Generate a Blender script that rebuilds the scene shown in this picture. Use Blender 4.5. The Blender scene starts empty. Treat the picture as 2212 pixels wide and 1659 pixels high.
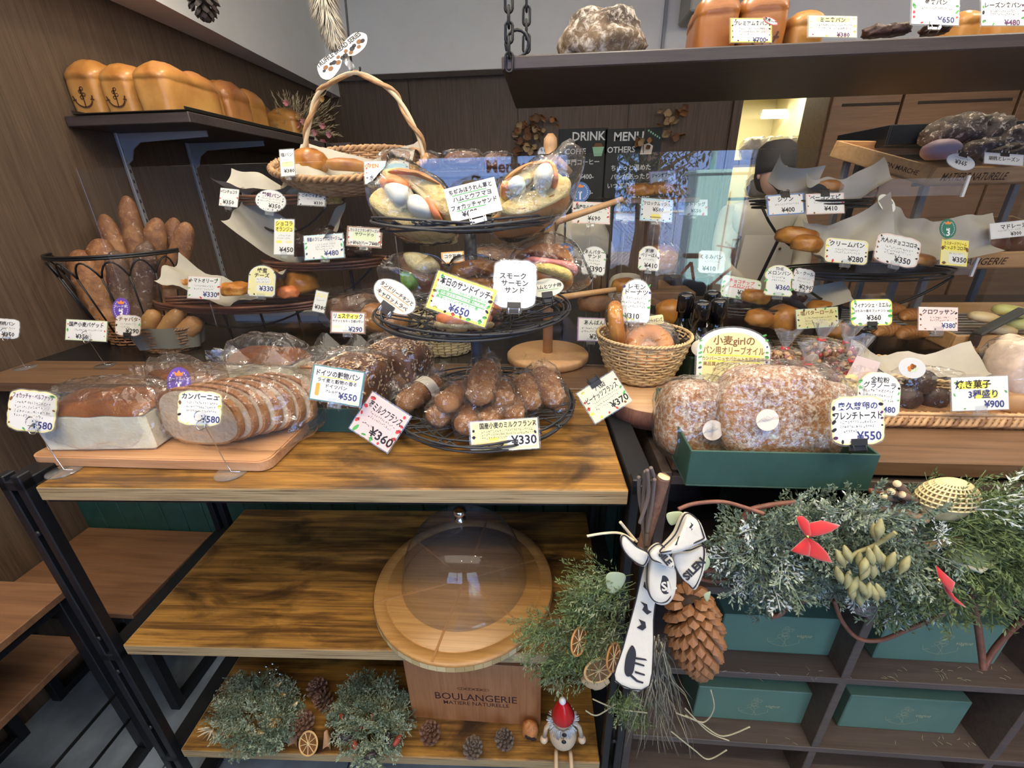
import bpy, bmesh, math, random
import numpy as np
from mathutils import Vector, Matrix, noise
SC = bpy.context.scene
COL = SC.collection
R = math.radians
PI = math.pi
rnd = random.Random(7)
# ------------------------------------------------------------------ camera
EYE = Vector((0.0, 0.0, 1.48))
YAW, PITCH, ROLL, FPX = R(-4.7466), R(23.5187), R(-1.2541), 944.16
_f = Vector((math.sin(YAW) * math.cos(PITCH), math.cos(YAW) * math.cos(PITCH), -math.sin(PITCH)))
_r = Vector((math.cos(YAW), -math.sin(YAW), 0))
_u = _r.cross(_f)
CR = _r * math.cos(ROLL) + _u * math.sin(ROLL)
CU = -_r * math.sin(ROLL) + _u * math.cos(ROLL)
CF = _f
camd = bpy.data.cameras.new('camera')
cam = bpy.data.objects.new('camera', camd)
COL.objects.link(cam)
cam.matrix_world = Matrix(((CR.x, CU.x, -CF.x, EYE.x), (CR.y, CU.y, -CF.y, EYE.y), (CR.z, CU.z, -CF.z, EYE.z), (0, 0, 0, 1)))
camd.sensor_width = 36
camd.lens = FPX / 2212 * 36
camd.clip_start = 0.05
SC.camera = cam
# ------------------------------------------------------------------ light and exposure
SC.view_settings.view_transform = 'Standard'
SC.view_settings.look = 'None'
SC.view_settings.gamma = 1
SC.view_settings.use_curve_mapping = False
SC.view_settings.exposure = 0.35
w = bpy.data.worlds.new('sky'); SC.world = w; w.use_nodes = True
w.node_tree.nodes['Background'].inputs[0].default_value = (0.60, 0.76, 1.0, 1)
w.node_tree.nodes['Background'].inputs[1].default_value = 5.0
SC.cycles.max_bounces = 10
SC.cycles.transparent_max_bounces = 40
SC.cycles.diffuse_bounces = 3
SC.cycles.glossy_bounces = 4
SC.cycles.sample_clamp_indirect = 4
SC.cycles.caustics_reflective = False
SC.cycles.caustics_refractive = False
def lamp(name, kind, loc, energy, col=(1, 1, 1), size=0.1, rot=(0, 0, 0), spot=None, blend=0.6, sizey=None):
 d = bpy.data.lights.new(name, kind)
 d.energy = energy
 d.color = col
 if kind == 'AREA':
  d.size = size
  if sizey:
   d.shape = 'RECTANGLE'; d.size_y = sizey
 elif kind == 'SUN':
  d.angle = size
 else:
  d.shadow_soft_size = size
 if spot:
  d.spot_size = R(spot); d.spot_blend = blend
 o = bpy.data.objects.new(name, d)
 o.location = loc; o.rotation_euler = rot
 COL.objects.link(o)
 return o
WARM = (1.0, 0.83, 0.58)
lamp('sun', 'SUN', (0, -6, 8), 30.0, (1, 0.95, 0.86), R(0.5), (R(-48), R(0), R(-28)))
SPOTS = [(-1.35, -.12), (-.75, -.12), (-.15, -.12), (.45, -.12), (1.05, -.12), (1.65, -.12), (-.9, -.75), (0, -.75), (.9, -.75)]
for i, (x, y) in enumerate(SPOTS):
 lamp('ceiling_spot_lamp', 'SPOT', (x, y, 2.80), 19 if y > -.5 else 12, WARM, .035, (R(22), 0, 0), 105, .9)
for x, y, e in ((-1.1, 1.9, 26), (.2, 2.3, 30), (1.6, 2.2, 40), (2.6, 3.0, 40), (-.6, 3.2, 14)):
 lamp('back_spot_lamp', 'SPOT', (x, y, 2.80), e, WARM, .05, (0, 0, 0), 120, .9)
for x, y in ((-1.0, 1.2), (.3, 1.6), (1.7, 1.3), (3.0, 1.8)):
 lamp('soffit_fill_light', 'POINT', (x, y, 2.62), 12, (1, .93, .80), .06)  # added fill points that brighten the soffits and walls, not real bulbs
lamp('kitchen_tube_lamp', 'AREA', (2.0, 5.5, 2.40), 16, (1, .93, .68), 1.3, (0, 0, 0), sizey=.3)
lamp('ambient_fill_area', 'AREA', (.2, .3, 2.84), 60, (1, .88, .72), 3.4, (0, 0, 0), sizey=2.6)  # added broad fill that raises the ambient level, not a real fixture
# ------------------------------------------------------------------ pixels to points
def ray(px, py):
 return CF + CR * ((px - 1106) / FPX) - CU * ((py - 829.5) / FPX)
def at(px, py, y=None, z=None, x=None):
 d = ray(px, py)
 if y is not None:
  t = y / d.y
 elif z is not None:
  t = (z - EYE.z) / d.z
 else:
  t = x / d.x
 return EYE + d * t
def mpp(p):          # metres per photo pixel at a point
 return (p - EYE).dot(CF) / FPX
# ------------------------------------------------------------------ materials
MATS = {}
def new_mat(name):
 m = bpy.data.materials.new(name); m.use_nodes = True
 nt = m.node_tree
 return m, nt, nt.nodes['Principled BSDF']
def N(nt, t, **kw):
 n = nt.nodes.new(t)
 for k, v in kw.items():
  setattr(n, k, v)
 return n
def rgba(c):
 return (c[0], c[1], c[2], 1)
def ramp(nt, stops, src):
 r = N(nt, 'ShaderNodeValToRGB')
 e = r.color_ramp.elements
 while len(e) < len(stops):
  e.new(0.5)
 for i, (p, c) in enumerate(stops):
  e[i].position = p; e[i].color = rgba(c)
 nt.links.new(src, r.inputs[0])
 return r.outputs[0]
def noise_tex(nt, scale, detail=3, rough=.5, vec=None, dist=0):
 n = N(nt, 'ShaderNodeTexNoise')
 n.inputs['Scale'].default_value = scale; n.inputs['Detail'].default_value = detail
 n.inputs['Roughness'].default_value = rough; n.inputs['Distortion'].default_value = dist
 if vec is not None:
  nt.links.new(vec, n.inputs['Vector'])
 return n.outputs['Fac']
def coords(nt, scale=(1, 1, 1), rot=(0, 0, 0)):
 tc = N(nt, 'ShaderNodeTexCoord'); mp = N(nt, 'ShaderNodeMapping')
 mp.inputs['Scale'].default_value = scale
 mp.inputs['Rotation'].default_value = rot
 nt.links.new(tc.outputs['Object'], mp.inputs['Vector'])
 return mp.outputs[0]
def add_bump(nt, b, h, strength=.3, dist=.01):
 n = N(nt, 'ShaderNodeBump'); n.inputs['Strength'].default_value = strength; n.inputs['Distance'].default_value = dist
 nt.links.new(h, n.inputs['Height']); nt.links.new(n.outputs[0], b.inputs['Normal'])
def mat(name, col, rough=.6, metal=0, var=0.0, vs=40, bump=0, bs=200, emit=0, coat=0, sheen=0):
 if name in MATS:
  return MATS[name]
 m, nt, b = new_mat(name)
 b.inputs['Base Color'].default_value = rgba(col)
 b.inputs['Roughness'].default_value = rough; b.inputs['Metallic'].default_value = metal
 if coat:
  b.inputs['Coat Weight'].default_value = coat; b.inputs['Coat Roughness'].default_value = .1
 if sheen:
  b.inputs['Sheen Weight'].default_value = sheen
 if var:
  v = coords(nt)
  f = noise_tex(nt, vs, 4, .6, v)
  d = tuple(max(0, c * (1 - var)) for c in col); l = tuple(min(1, c * (1 + var)) for c in col)
  nt.links.new(ramp(nt, [(.3, d), (.7, l)], f), b.inputs['Base Color'])
 if bump:
  add_bump(nt, b, noise_tex(nt, bs, 3, .6, coords(nt)), bump, .004)
 if emit:
  b.inputs['Emission Color'].default_value = rgba(col); b.inputs['Emission Strength'].default_value = emit
 MATS[name] = m
 return m
def wood(name, stops, axis='x', scale=6, stretch=14, rough=.5, bump=.15, patch=None, patch_scale=5, fine=.35):
 """grain runs along axis; stops = colour ramp; patch = (dark colour, amount) for smoky stains of the board print"""
 if name in MATS:
  return MATS[name]
 m, nt, b = new_mat(name)
 s = [scale * stretch / 6] * 3
 s['xyz'.index(axis)] = scale / 6
 v = coords(nt, tuple(s))
 f1 = noise_tex(nt, 3.0, 5, .62, v, .6)
 s2 = [scale * stretch * 1.6] * 3; s2['xyz'.index(axis)] = scale * .35
 f2 = noise_tex(nt, 2.0, 4, .6, coords(nt, tuple(s2)), .1)
 mx = N(nt, 'ShaderNodeMix'); mx.inputs[0].default_value = fine
 nt.links.new(f1, mx.inputs[2]); nt.links.new(f2, mx.inputs[3])
 col = ramp(nt, stops, mx.outputs[0])
 if patch:
  s3 = [patch_scale * 1.7] * 3; s3['xyz'.index(axis)] = patch_scale * .75
  f3 = noise_tex(nt, 1.0, 5, .6, coords(nt, tuple(s3)), .8)
  pf = ramp(nt, [(patch[1], (0, 0, 0)), (patch[1] + .22, (1, 1, 1))], f3)
  mc = N(nt, 'ShaderNodeMix', data_type='RGBA')
  nt.links.new(pf, mc.inputs[0]); nt.links.new(col, mc.inputs[6]); mc.inputs[7].default_value = rgba(patch[0])
  col = mc.outputs[2]
 nt.links.new(col, b.inputs['Base Color'])
 b.inputs['Roughness'].default_value = rough
 if bump:
  add_bump(nt, b, f2, bump, .002)
 MATS[name] = m
 return m
def bread(name, light, dark, scale=9, flour=0.0, rough=.55, bump=.5, bs=60, mid=.5, spread=.22, flour_scale=55, top=True):
 """crust: dark where the noise (and the crown of the loaf) says so, optional flour dust"""
 if name in MATS:
  return MATS[name]
 m, nt, b = new_mat(name)
 v = coords(nt)
 f = noise_tex(nt, scale, 4, .6, v, .3)
 if top:
  tc = N(nt, 'ShaderNodeTexCoord'); sp = N(nt, 'ShaderNodeSeparateXYZ')
  nt.links.new(tc.outputs['Generated'], sp.inputs[0])
  mm = N(nt, 'ShaderNodeMath', operation='MULTIPLY_ADD')
  nt.links.new(sp.outputs[2], mm.inputs[0]); mm.inputs[1].default_value = .38
  nt.links.new(f, mm.inputs[2])
  f = mm.outputs[0]; mid = mid + .16
 col = ramp(nt, [(max(0, mid - spread), light), (min(1, mid + spread), dark)], f)
 if flour:
  ff = noise_tex(nt, flour_scale, 6, .72, v, .4)
  pf = ramp(nt, [(.62 - flour * .35, (0, 0, 0)), (.72 - flour * .2, (1, 1, 1))], ff)
  mc = N(nt, 'ShaderNodeMix', data_type='RGBA')
  nt.links.new(pf, mc.inputs[0]); nt.links.new(col, mc.inputs[6]); mc.inputs[7].default_value = (.60, .53, .45, 1)
  col = mc.outputs[2]
 nt.links.new(col, b.inputs['Base Color'])
 b.inputs['Roughness'].default_value = rough
 if bump:
  add_bump(nt, b, noise_tex(nt, bs, 5, .65, v), bump, .006)
 MATS[name] = m
 return m
def film(name, tint=(.97, .98, 1.0), haze=.05, ior=1.5, rough=.06, bump=.9, bs=38, k=1.0):
 """clear plastic sheet: lets light through, mirrors at the fresnel rate, a little milky"""
 if name in MATS:
  return MATS[name]
 m = bpy.data.materials.new(name); m.use_nodes = True
 nt = m.node_tree; nt.nodes.clear()
 out = N(nt, 'ShaderNodeOutputMaterial')
 tr = N(nt, 'ShaderNodeBsdfTransparent'); tr.inputs[0].default_value = rgba(tint)
 gl = N(nt, 'ShaderNodeBsdfGlossy'); gl.inputs['Roughness'].default_value = rough
 fw = N(nt, 'ShaderNodeLayerWeight'); fw.inputs[0].default_value = .5
 fp = N(nt, 'ShaderNodeMath', operation='POWER'); nt.links.new(fw.outputs['Facing'], fp.inputs[0]); fp.inputs[1].default_value = 4.5
 fr = N(nt, 'ShaderNodeMath', operation='MULTIPLY_ADD'); nt.links.new(fp.outputs[0], fr.inputs[0])
 fr.inputs[1].default_value = .9; fr.inputs[2].default_value = ((ior - 1) / (ior + 1)) ** 2
 df = N(nt, 'ShaderNodeBsdfDiffuse'); df.inputs[0].default_value = (.85, .87, .9, 1)
 m1 = N(nt, 'ShaderNodeMixShader'); m2 = N(nt, 'ShaderNodeMixShader')
 m1.inputs[0].default_value = haze
 nt.links.new(tr.outputs[0], m1.inputs[1]); nt.links.new(df.outputs[0], m1.inputs[2])
 fk = N(nt, 'ShaderNodeMath', operation='MULTIPLY'); fk.inputs[1].default_value = k
 nt.links.new(fr.outputs[0], fk.inputs[0]); nt.links.new(fk.outputs[0], m2.inputs[0])
 nt.links.new(m1.outputs[0], m2.inputs[1]); nt.links.new(gl.outputs[0], m2.inputs[2])
 if bump:
  bm = N(nt, 'ShaderNodeBump'); bm.inputs['Strength'].default_value = bump; bm.inputs['Distance'].default_value = .01
  nt.links.new(noise_tex(nt, bs, 2, .5, coords(nt), 1.2), bm.inputs['Height'])
  nt.links.new(bm.outputs[0], gl.inputs['Normal'])
 nt.links.new(m2.outputs[0], out.inputs[0])
 MATS[name] = m
 return m
# ------------------------------------------------------------------ mesh builder
_FONT = None
def text_geo(s, bold=0.0, res=2, lean=0.0):
 global _FONT
 if _FONT is None:
  c = bpy.data.curves.new('lettering', 'FONT')
  _FONT = (c, bpy.data.objects.new('lettering', c))
 c, o = _FONT
 c.body = s; c.offset = bold; c.resolution_u = res; c.shear = lean
 me = bpy.data.meshes.new_from_object(o)
 n = len(me.vertices)
 co = np.zeros(n * 3); me.vertices.foreach_get('co', co)
 f = [tuple(p.vertices) for p in me.polygons]
 bpy.data.meshes.remove(me)
 return co.reshape(-1, 3), f
class MB:
 def __init__(s):
  s.v = []; s.f = []; s.m = []; s.s = []; s.n = 0
 def add(s, v, f, mi=0, M=None, smooth=True):
  v = np.asarray(v, dtype=float).reshape(-1, 3)
  if M is not None:
   A = np.array(M)
   v = v @ A[:3, :3].T + A[:3, 3]
  s.v.append(v)
  n = s.n
  s.f.extend([tuple(i + n for i in q) for q in f])
  s.m.extend([mi] * len(f)); s.s.extend([smooth] * len(f))
  s.n += len(v)
  return s
 # box centred at c with full size d, chamfered edges b
 def box(s, c, d, b=0.0, mi=0, M=None):
  x, y, z = d[0] / 2, d[1] / 2, d[2] / 2
  b = min(b, x * .9, y * .9, z * .9)
  if b <= 0:
   v = [(i * x, j * y, k * z) for i in (-1, 1) for j in (-1, 1) for k in (-1, 1)]
   f = [(0, 1, 3, 2), (4, 6, 7, 5), (0, 4, 5, 1), (2, 3, 7, 6), (0, 2, 6, 4), (1, 5, 7, 3)]
  else:
   v = []; idx = {}
   for i in (-1, 1):
    for j in (-1, 1):
     for k in (-1, 1):
      for a in range(3):
       p = [i * (x - b), j * (y - b), k * (z - b)]
       p[a] = (i * x, j * y, k * z)[a]
       idx[i, j, k, a] = len(v); v.append(tuple(p))
   f = []
   for a in range(3):
    o1, o2 = (a + 1) % 3, (a + 2) % 3
    for sg in (-1, 1):
     q = []
     for p1, p2 in ((-1, -1), (1, -1), (1, 1), (-1, 1)):
      t = [0, 0, 0]; t[a] = sg; t[o1] = p1; t[o2] = p2
      q.append(idx[t[0], t[1], t[2], a])
     f.append(tuple(q if sg > 0 else q[::-1]))
   for a in range(3):       # edges parallel to axis a
    o1, o2 = (a + 1) % 3, (a + 2) % 3
    for p1 in (-1, 1):
     for p2 in (-1, 1):
      t0 = [0, 0, 0]; t0[a] = -1; t0[o1] = p1; t0[o2] = p2
      t1 = list(t0); t1[a] = 1
      q = [idx[tuple(t0) + (o1,)], idx[tuple(t1) + (o1,)], idx[tuple(t1) + (o2,)], idx[tuple(t0) + (o2,)]]
      f.append(tuple(q if p1 * p2 < 0 else q[::-1]))
   for i in (-1, 1):
    for j in (-1, 1):
     for k in (-1, 1):
      q = [idx[i, j, k, 0], idx[i, j, k, 1], idx[i, j, k, 2]]
      f.append(tuple(q if i * j * k > 0 else q[::-1]))
  T = Matrix.Translation(Vector(c))
  return s.add(v, f, mi, (M @ T) if M is not None else T, smooth=False)
 def beam(s, a, b, wd, ht, up=(0, 0, 1), mi=0, bev=.002):
  a = Vector(a); b = Vector(b); d = b - a; L = d.length; d.normalize()
  up = Vector(up); side = d.cross(up).normalized(); up = side.cross(d)
  M = Matrix(((d.x, side.x, up.x, 0), (d.y, side.y, up.y, 0), (d.z, side.z, up.z, 0), (0, 0, 0, 1)))
  return s.box((0, 0, 0), (L, wd, ht), bev, mi, Matrix.Translation((a + b) / 2) @ M)
 def tube(s, pts, r, seg=6, closed=False, mi=0, caps=True):
  P = np.array([tuple(p) for p in pts], dtype=float)
  n = len(P)
  rr = np.full(n, r) if np.isscalar(r) else np.array(r, dtype=float)
  if closed:
   T = np.roll(P, -1, 0) - np.roll(P, 1, 0)
  else:
   T = np.gradient(P, axis=0)
  T /= np.maximum(np.linalg.norm(T, axis=1, keepdims=True), 1e-9)
  up = np.array([0, 0, 1.0]) if abs(T[0][2]) < .9 else np.array([1.0, 0, 0])
  A = []
  a = np.cross(T[0], up); a /= max(np.linalg.norm(a), 1e-9)
  for i in range(n):
   a = a - T[i] * (a @ T[i]); a /= max(np.linalg.norm(a), 1e-9)
   A.append(a.copy())
  A = np.array(A); B = np.cross(T, A)
  th = np.arange(seg) * 2 * PI / seg
  v = (P[:, None, :] + rr[:, None, None] * (np.cos(th)[None, :, None] * A[:, None, :] + np.sin(th)[None, :, None] * B[:, None, :])).reshape(-1, 3)
  f = []
  m = n if closed else n - 1
  for i in range(m):
   j = (i + 1) % n
   for k in range(seg):
    l = (k + 1) % seg
    f.append((i * seg + k, i * seg + l, j * seg + l, j * seg + k))
  if caps and not closed:
   f.append(tuple(range(seg))[::-1]); f.append(tuple((n - 1) * seg + k for k in range(seg)))
  return s.add(v, f, mi)
 def lathe(s, prof, seg=24, M=None, mi=0, smooth=True):
  v = []; f = []
  for r, z in prof:
   for k in range(seg):
    a = 2 * PI * k / seg
    v.append((r * math.cos(a), r * math.sin(a), z))
  for i in range(len(prof) - 1):
   for k in range(seg):
    l = (k + 1) % seg
    f.append((i * seg + k, i * seg + l, (i + 1) * seg + l, (i + 1) * seg + k))
  if prof[0][0] > 1e-5:
   f.append(tuple(range(seg))[::-1])
  if prof[-1][0] > 1e-5:
   f.append(tuple((len(prof) - 1) * seg + k for k in range(seg)))
  return s.add(v, f, mi, M, smooth)
 def grid(s, fn, nu, nv, mi=0, M=None, wrapu=False, smooth=True):
  v = [fn(i / (nu if wrapu else nu - 1), j / (nv - 1)) for j in range(nv) for i in range(nu)]
  f = []
  for j in range(nv - 1):
   for i in range(nu if wrapu else nu - 1):
    k = (i + 1) % nu
    f.append((j * nu + i, j * nu + k, (j + 1) * nu + k, (j + 1) * nu + i))
  return s.add(v, f, mi, M, smooth)
 # extrude a 2D outline (x,z plane by default -> thickness along y); mi front, rim
 def slab(s, outline, t, mi=0, rim=None, M=None, back=None):
  n = len(outline)
  v = [(x, -t / 2, z) for x, z in outline] + [(x, t / 2, z) for x, z in outline]
  s.add(v, [tuple(range(n))], mi, M, False)
  s.add(v, [tuple(range(n, 2 * n))[::-1]], mi if back is None else back, M, False)
  return s.add(v, [(i, i + n, (i + 1) % n + n, (i + 1) % n) for i in range(n)], mi if rim is None else rim, M, True)
 # plate in the x,y plane with thickness along z (for cards)
 def plate(s, outline, t, mi=0, M=None, z0=0.0, smooth=False):
  n = len(outline)
  v = [(x, y, z0 + t) for x, y in outline] + [(x, y, z0) for x, y in outline]
  f = [tuple(range(n)), tuple(range(n, 2 * n))[::-1]] + [(i, i + n, (i + 1) % n + n, (i + 1) % n) for i in range(n)]
  return s.add(v, f, mi, M, smooth)
 def text(s, t, x, y, size, mi=0, M=None, align='C', bold=0.012, z=0.0, maxw=None, res=2, lean=0.0, flip=False, rot=0):
  v, f = text_geo(t, bold, res, lean)
  if not len(v):
   return s
  lo, hi = v[:, 0].min(), v[:, 0].max()
  wdt = (hi - lo) * size
  sx = size
  if maxw and wdt > maxw:
   sx = size * maxw / wdt
  v = v.copy()
  off = {'C': (lo + hi) / 2, 'L': lo, 'R': hi}[align]
  v[:, 0] = (v[:, 0] - off) * sx
  v[:, 1] = (v[:, 1] - .36) * size
  if rot:
   c_, s_ = math.cos(rot), math.sin(rot)
   v[:, :2] = v[:, :2] @ np.array([[c_, s_], [-s_, c_]])
  v[:, 0] += x; v[:, 1] += y
  v[:, 2] = z
  if flip:
   v[:, 0] *= -1
   f = [q[::-1] for q in f]
  return s.add(v, f, mi, M, False)
 def build(s, name, mats, parent=None, kind=None, world=True):
  me = bpy.data.meshes.new(name)
  v = np.concatenate(s.v) if s.v else np.zeros((0, 3))
  if parent is not None and world and parent.name in BASIS:
   A = np.array(BASIS[parent.name].inverted())
   v = v @ A[:3, :3].T + A[:3, 3]
  me.from_pydata([tuple(p) for p in v], [], s.f)
  me.polygons.foreach_set('use_smooth', s.s)
  if not isinstance(mats, (list, tuple)):
   mats = [mats]
  for m in mats:
   me.materials.append(m)
  if len(mats) > 1:
   me.polygons.foreach_set('material_index', s.m)
  me.update()
  o = bpy.data.objects.new(name, me)
  COL.objects.link(o)
  if parent is not None:
   o.parent = parent
   if parent.name in BASIS:
    BASIS[o.name] = BASIS[parent.name]
  if kind:
   o['kind'] = kind
  return o
BASIS = {}
def thing(name, label, cat, loc=(0, 0, 0), group=None, M=None):
 o = bpy.data.objects.new(name, None)
 COL.objects.link(o)
 o.empty_display_size = .05
 B = Matrix.Translation(Vector(loc)) if M is None else M
 o.matrix_world = B
 BASIS[o.name] = B.copy()
 o['label'] = label; o['category'] = cat
 if group:
  o['group'] = group
 return o
def tag(o, label, cat, group=None):
 o['label'] = label; o['category'] = cat
 if group:
  o['group'] = group
 return o
def struct(o):
 o['kind'] = 'structure'
 return o
def dup(root, M, label, group=None):
 r = root.copy(); COL.objects.link(r); r.matrix_world = M; r['label'] = label
 BASIS[r.name] = M.copy()
 if group:
  r['group'] = group
 for ch in list(root.children):
  c = ch.copy(); COL.objects.link(c); c.parent = r
  for g in list(ch.children):
   d = g.copy(); COL.objects.link(d); d.parent = c
 return r
def TRS(loc, rz=0, rx=0, ry=0, s=1.0):
 return Matrix.Translation(Vector(loc)) @ Matrix.Rotation(rz, 4, 'Z') @ Matrix.Rotation(ry, 4, 'Y') @ Matrix.Rotation(rx, 4, 'X') @ Matrix.Scale(s, 4)
def fr(o, X, Y, Z):
 X = Vector(X); Y = Vector(Y); Z = Vector(Z)
 return Matrix(((X.x, Y.x, Z.x, o[0]), (X.y, Y.y, Z.y, o[1]), (X.z, Y.z, Z.z, o[2]), (0, 0, 0, 1)))
def facing(p, roll=0, tilt=0.0):
 """frame whose +z looks back at the shopper standing in front (axis of view), rolled clockwise by roll degrees"""
 a = R(roll)
 X = CR * math.cos(a) - CU * math.sin(a)
 Z = -CF
 if tilt:
  Z = (Z + CU * tilt).normalized()
 Y = Z.cross(X).normalized(); X = Y.cross(Z)
 return fr(p, X, Y, Z)
def nz(v, f=1.0, seed=0):
 return noise.noise(Vector((v[0] * f + seed * 7.3, v[1] * f - seed * 3.1, v[2] * f + seed * 1.7)))
# ------------------------------------------------------------------ shape generators (add to an MB)
def blob(mb, r, M=None, amp=.06, f=2.0, seed=0, nu=26, nv=15, flat=.0, mi=0, pw=1.0, n2=2.0):
 """rounded lump with radii r; flat = how much of the bottom is cut flat; n2 superellipse power in plan"""
 def fn(u, v):
  th = 2 * PI * u; ph = PI * (v - .5)
  cx, sy, sz = math.cos(th), math.sin(th), math.sin(ph)
  cp = max(math.cos(ph), 0) ** (1 / pw)
  e = (abs(cx) ** n2 + abs(sy) ** n2) ** (-1 / n2)
  x, y, z = cx * e * cp, sy * e * cp, math.copysign(abs(sz) ** (1 / pw), sz)
  d = 1 + amp * 2 * nz((x, y, z), f, seed) + amp * nz((x, y, z), f * 2.7, seed + 5)
  z = max(z * d, -1 + flat)
  return (x * d * r[0], y * d * r[1], z * r[2])
 return mb.grid(fn, nu, nv, mi, M, wrapu=True)
def panloaf(mb, wd, dp, h, M=None, domes=1, seed=0, mi=0, over=.06, body=.62):
 """tin loaf: straight sided body and a swollen top; domes = number of humps along y"""
 prof = [(0, .0, .93), (.02, .0, .97), (.3, 0, 1.0), (body - .04, 0, 1.0), (body, 0, .985), (body + .05, .3, 1 + over * .7), (body + .13, .6, 1 + over), (body + .22, .8, .97), (body + .30, 1, .78), (body + .355, 1, .55), (body + .378, 1, .28), (body + .382, 1, .0)]
 def fn(u, v):
  t = v * (len(prof) - 1); i = min(int(t), len(prof) - 2); q = t - i
  z = prof[i][0] * (1 - q) + prof[i + 1][0] * q; rnd_ = prof[i][1] * (1 - q) + prof[i + 1][1] * q
  sc = prof[i][2] * (1 - q) + prof[i + 1][2] * q
  th = 2 * PI * u
  n = 7 * (1 - rnd_) + 2.6 * rnd_
  c, s_ = math.cos(th), math.sin(th)
  e = (abs(c) ** n + abs(s_) ** n) ** (-1 / n)
  x = c * e * sc; y = s_ * e * (1 - (1 - sc) * (.5 if domes > 1 else 1))
  if domes > 1 and z > body:
   hump = abs(math.sin(PI * domes * (y * .5 + .5)))
   z = body + (z - body) * (.62 + .38 * hump ** .6)
  d = 1 + .018 * nz((x * 2, y * 2, z * 3), 1, seed)
  zz = z + (.02 * nz((x * 2.5, y * 2.5, z * 2), 1.3, seed + 3) if z > .1 else 0)
  return (x * d * wd / 2, y * d * dp / 2, zz * h)
 return mb.grid(fn, 48, 21, mi, M, wrapu=True)
def stick(mb, p0, p1, r, bow=0.0, seed=0, nu=14, nv=22, mi=0, scores=4, flatz=.8, rough=.10):
 """baguette-like loaf from p0 to p1"""
 p0 = Vector(p0); p1 = Vector(p1); d = (p1 - p0); L = d.length; d.normalize()
 up = Vector((0, -1, .4)) if abs(d.z) > .6 else Vector((0, 0, 1))
 sd = d.cross(up).normalized(); up = sd.cross(d)
 def fn(u, v):
  th = 2 * PI * u
  t = math.sin((v - .5) * PI); v2 = v; v = t * .5 + .5
  taper = max(0, 1 - abs(t) ** 5) ** .5
  if v2 in (0.0, 1.0):
   taper = 0
  k = 1 + rough * nz((u * 4, v * 9, 0), 1.2, seed) + rough * .6 * nz((u * 9, v * 22, 4), 1.2, seed)
  sc = max(0, math.cos(th))
  if scores:
   k += .10 * sc * math.sin(v * PI * scores * 2 + th)
  rr = r * taper * k
  c = p0 + d * (v * L) + up * (bow * (1 - t * t))
  q = c + sd * (math.sin(th) * rr) + up * (math.cos(th) * rr * flatz)
  return tuple(q)
 return mb.grid(fn, nu, nv, mi, None, wrapu=True)
def torus(mb, Rr, r, M=None, mi=0, nu=36, nv=14, amp=.02, seed=0, sq=1.0):
 def fn(u, v):
  a = 2 * PI * u; b = 2 * PI * v
  k = 1 + amp * nz((math.cos(a) * 2, math.sin(a) * 2, b), 1, seed)
  return ((Rr + r * k * math.cos(b)) * math.cos(a), (Rr + r * k * math.cos(b)) * math.sin(a), r * sq * k * math.sin(b))
 return mb.grid(fn, nu, nv, mi, M, wrapu=True)
def bagshape(mb, d, M=None, seed=0, mi=0, fin=None, nu=34, nv=20, crinkle=.05, n=3.6, flat=True):
 """loose cellophane around a box of full size d, with an optional flat sealed end fin=(axis sign along x, length, height)"""
 rs = random.Random(seed)
 ph = [rs.uniform(0, 6.28) for _ in range(4)]
 def fn(u, v):
  th = 2 * PI * u; p = PI * (v - .5)
  c, s_ = math.cos(th), math.sin(th); cp, sp = math.cos(p), math.sin(p)
  k = (abs(c * cp) ** n + abs(s_ * cp) ** n + abs(sp) ** n) ** (-1 / n)
  x, y, z = c * cp * k, s_ * cp * k, sp * k
  cr = crinkle * (abs(nz((x * 1.7, y * 1.7, z * 1.7), 1.4, seed)) * 2 - .5 + abs(nz((x, y, z), 4.3, seed + 2)) * 1.0 + .45 * nz((x, y, z), 11, seed + 4))
  x, y, z = x * (1 + cr), y * (1 + cr), z * (1 + cr)
  if flat:
   z = max(z, -1)
  return (x * d[0] / 2, y * d[1] / 2, z * d[2] / 2)
 mb.grid(fn, nu, nv, mi, M, wrapu=True, smooth=False)
 if fin:
  sx, ln, hh = fin[:3]
  wd = fin[3] if len(fin) > 3 else d[1] * .8
  def fg(u, v):
   k = math.sin(v * 9 + ph[0] + u * 3) * .010 + .006 * math.sin(v * 23 + u * 9 + ph[1])
   x = sx * (d[0] / 2 * .93 + ln * u)
   return (x + .006 * math.sin(v * 14 + ph[2]) * u, (v - .5) * wd * (1 + .15 * u) , (hh + k * (1 + u)) * 1.0 + (v - .5) * .01)
  mb.grid(fg, 5, 12, mi, M, smooth=False)
 return mb
def gathered(mb, base_r, top_r, h, M=None, seed=0, mi=0, nu=28, nv=6):
 """the flared top of a bag tied at its neck"""
 rs = random.Random(seed)
 def fn(u, v):
  th = 2 * PI * u
  fold = 1 + .35 * v * math.sin(th * 5 + seed) + .2 * v * math.sin(th * 9 + seed * 2)
  r = (base_r + (top_r - base_r) * v ** .8) * fold
  return (r * math.cos(th), r * math.sin(th) * .45, h * v * (1 + .12 * math.sin(th * 3 + seed)))
 return mb.grid(fn, nu, nv, mi, M, wrapu=True)
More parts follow.
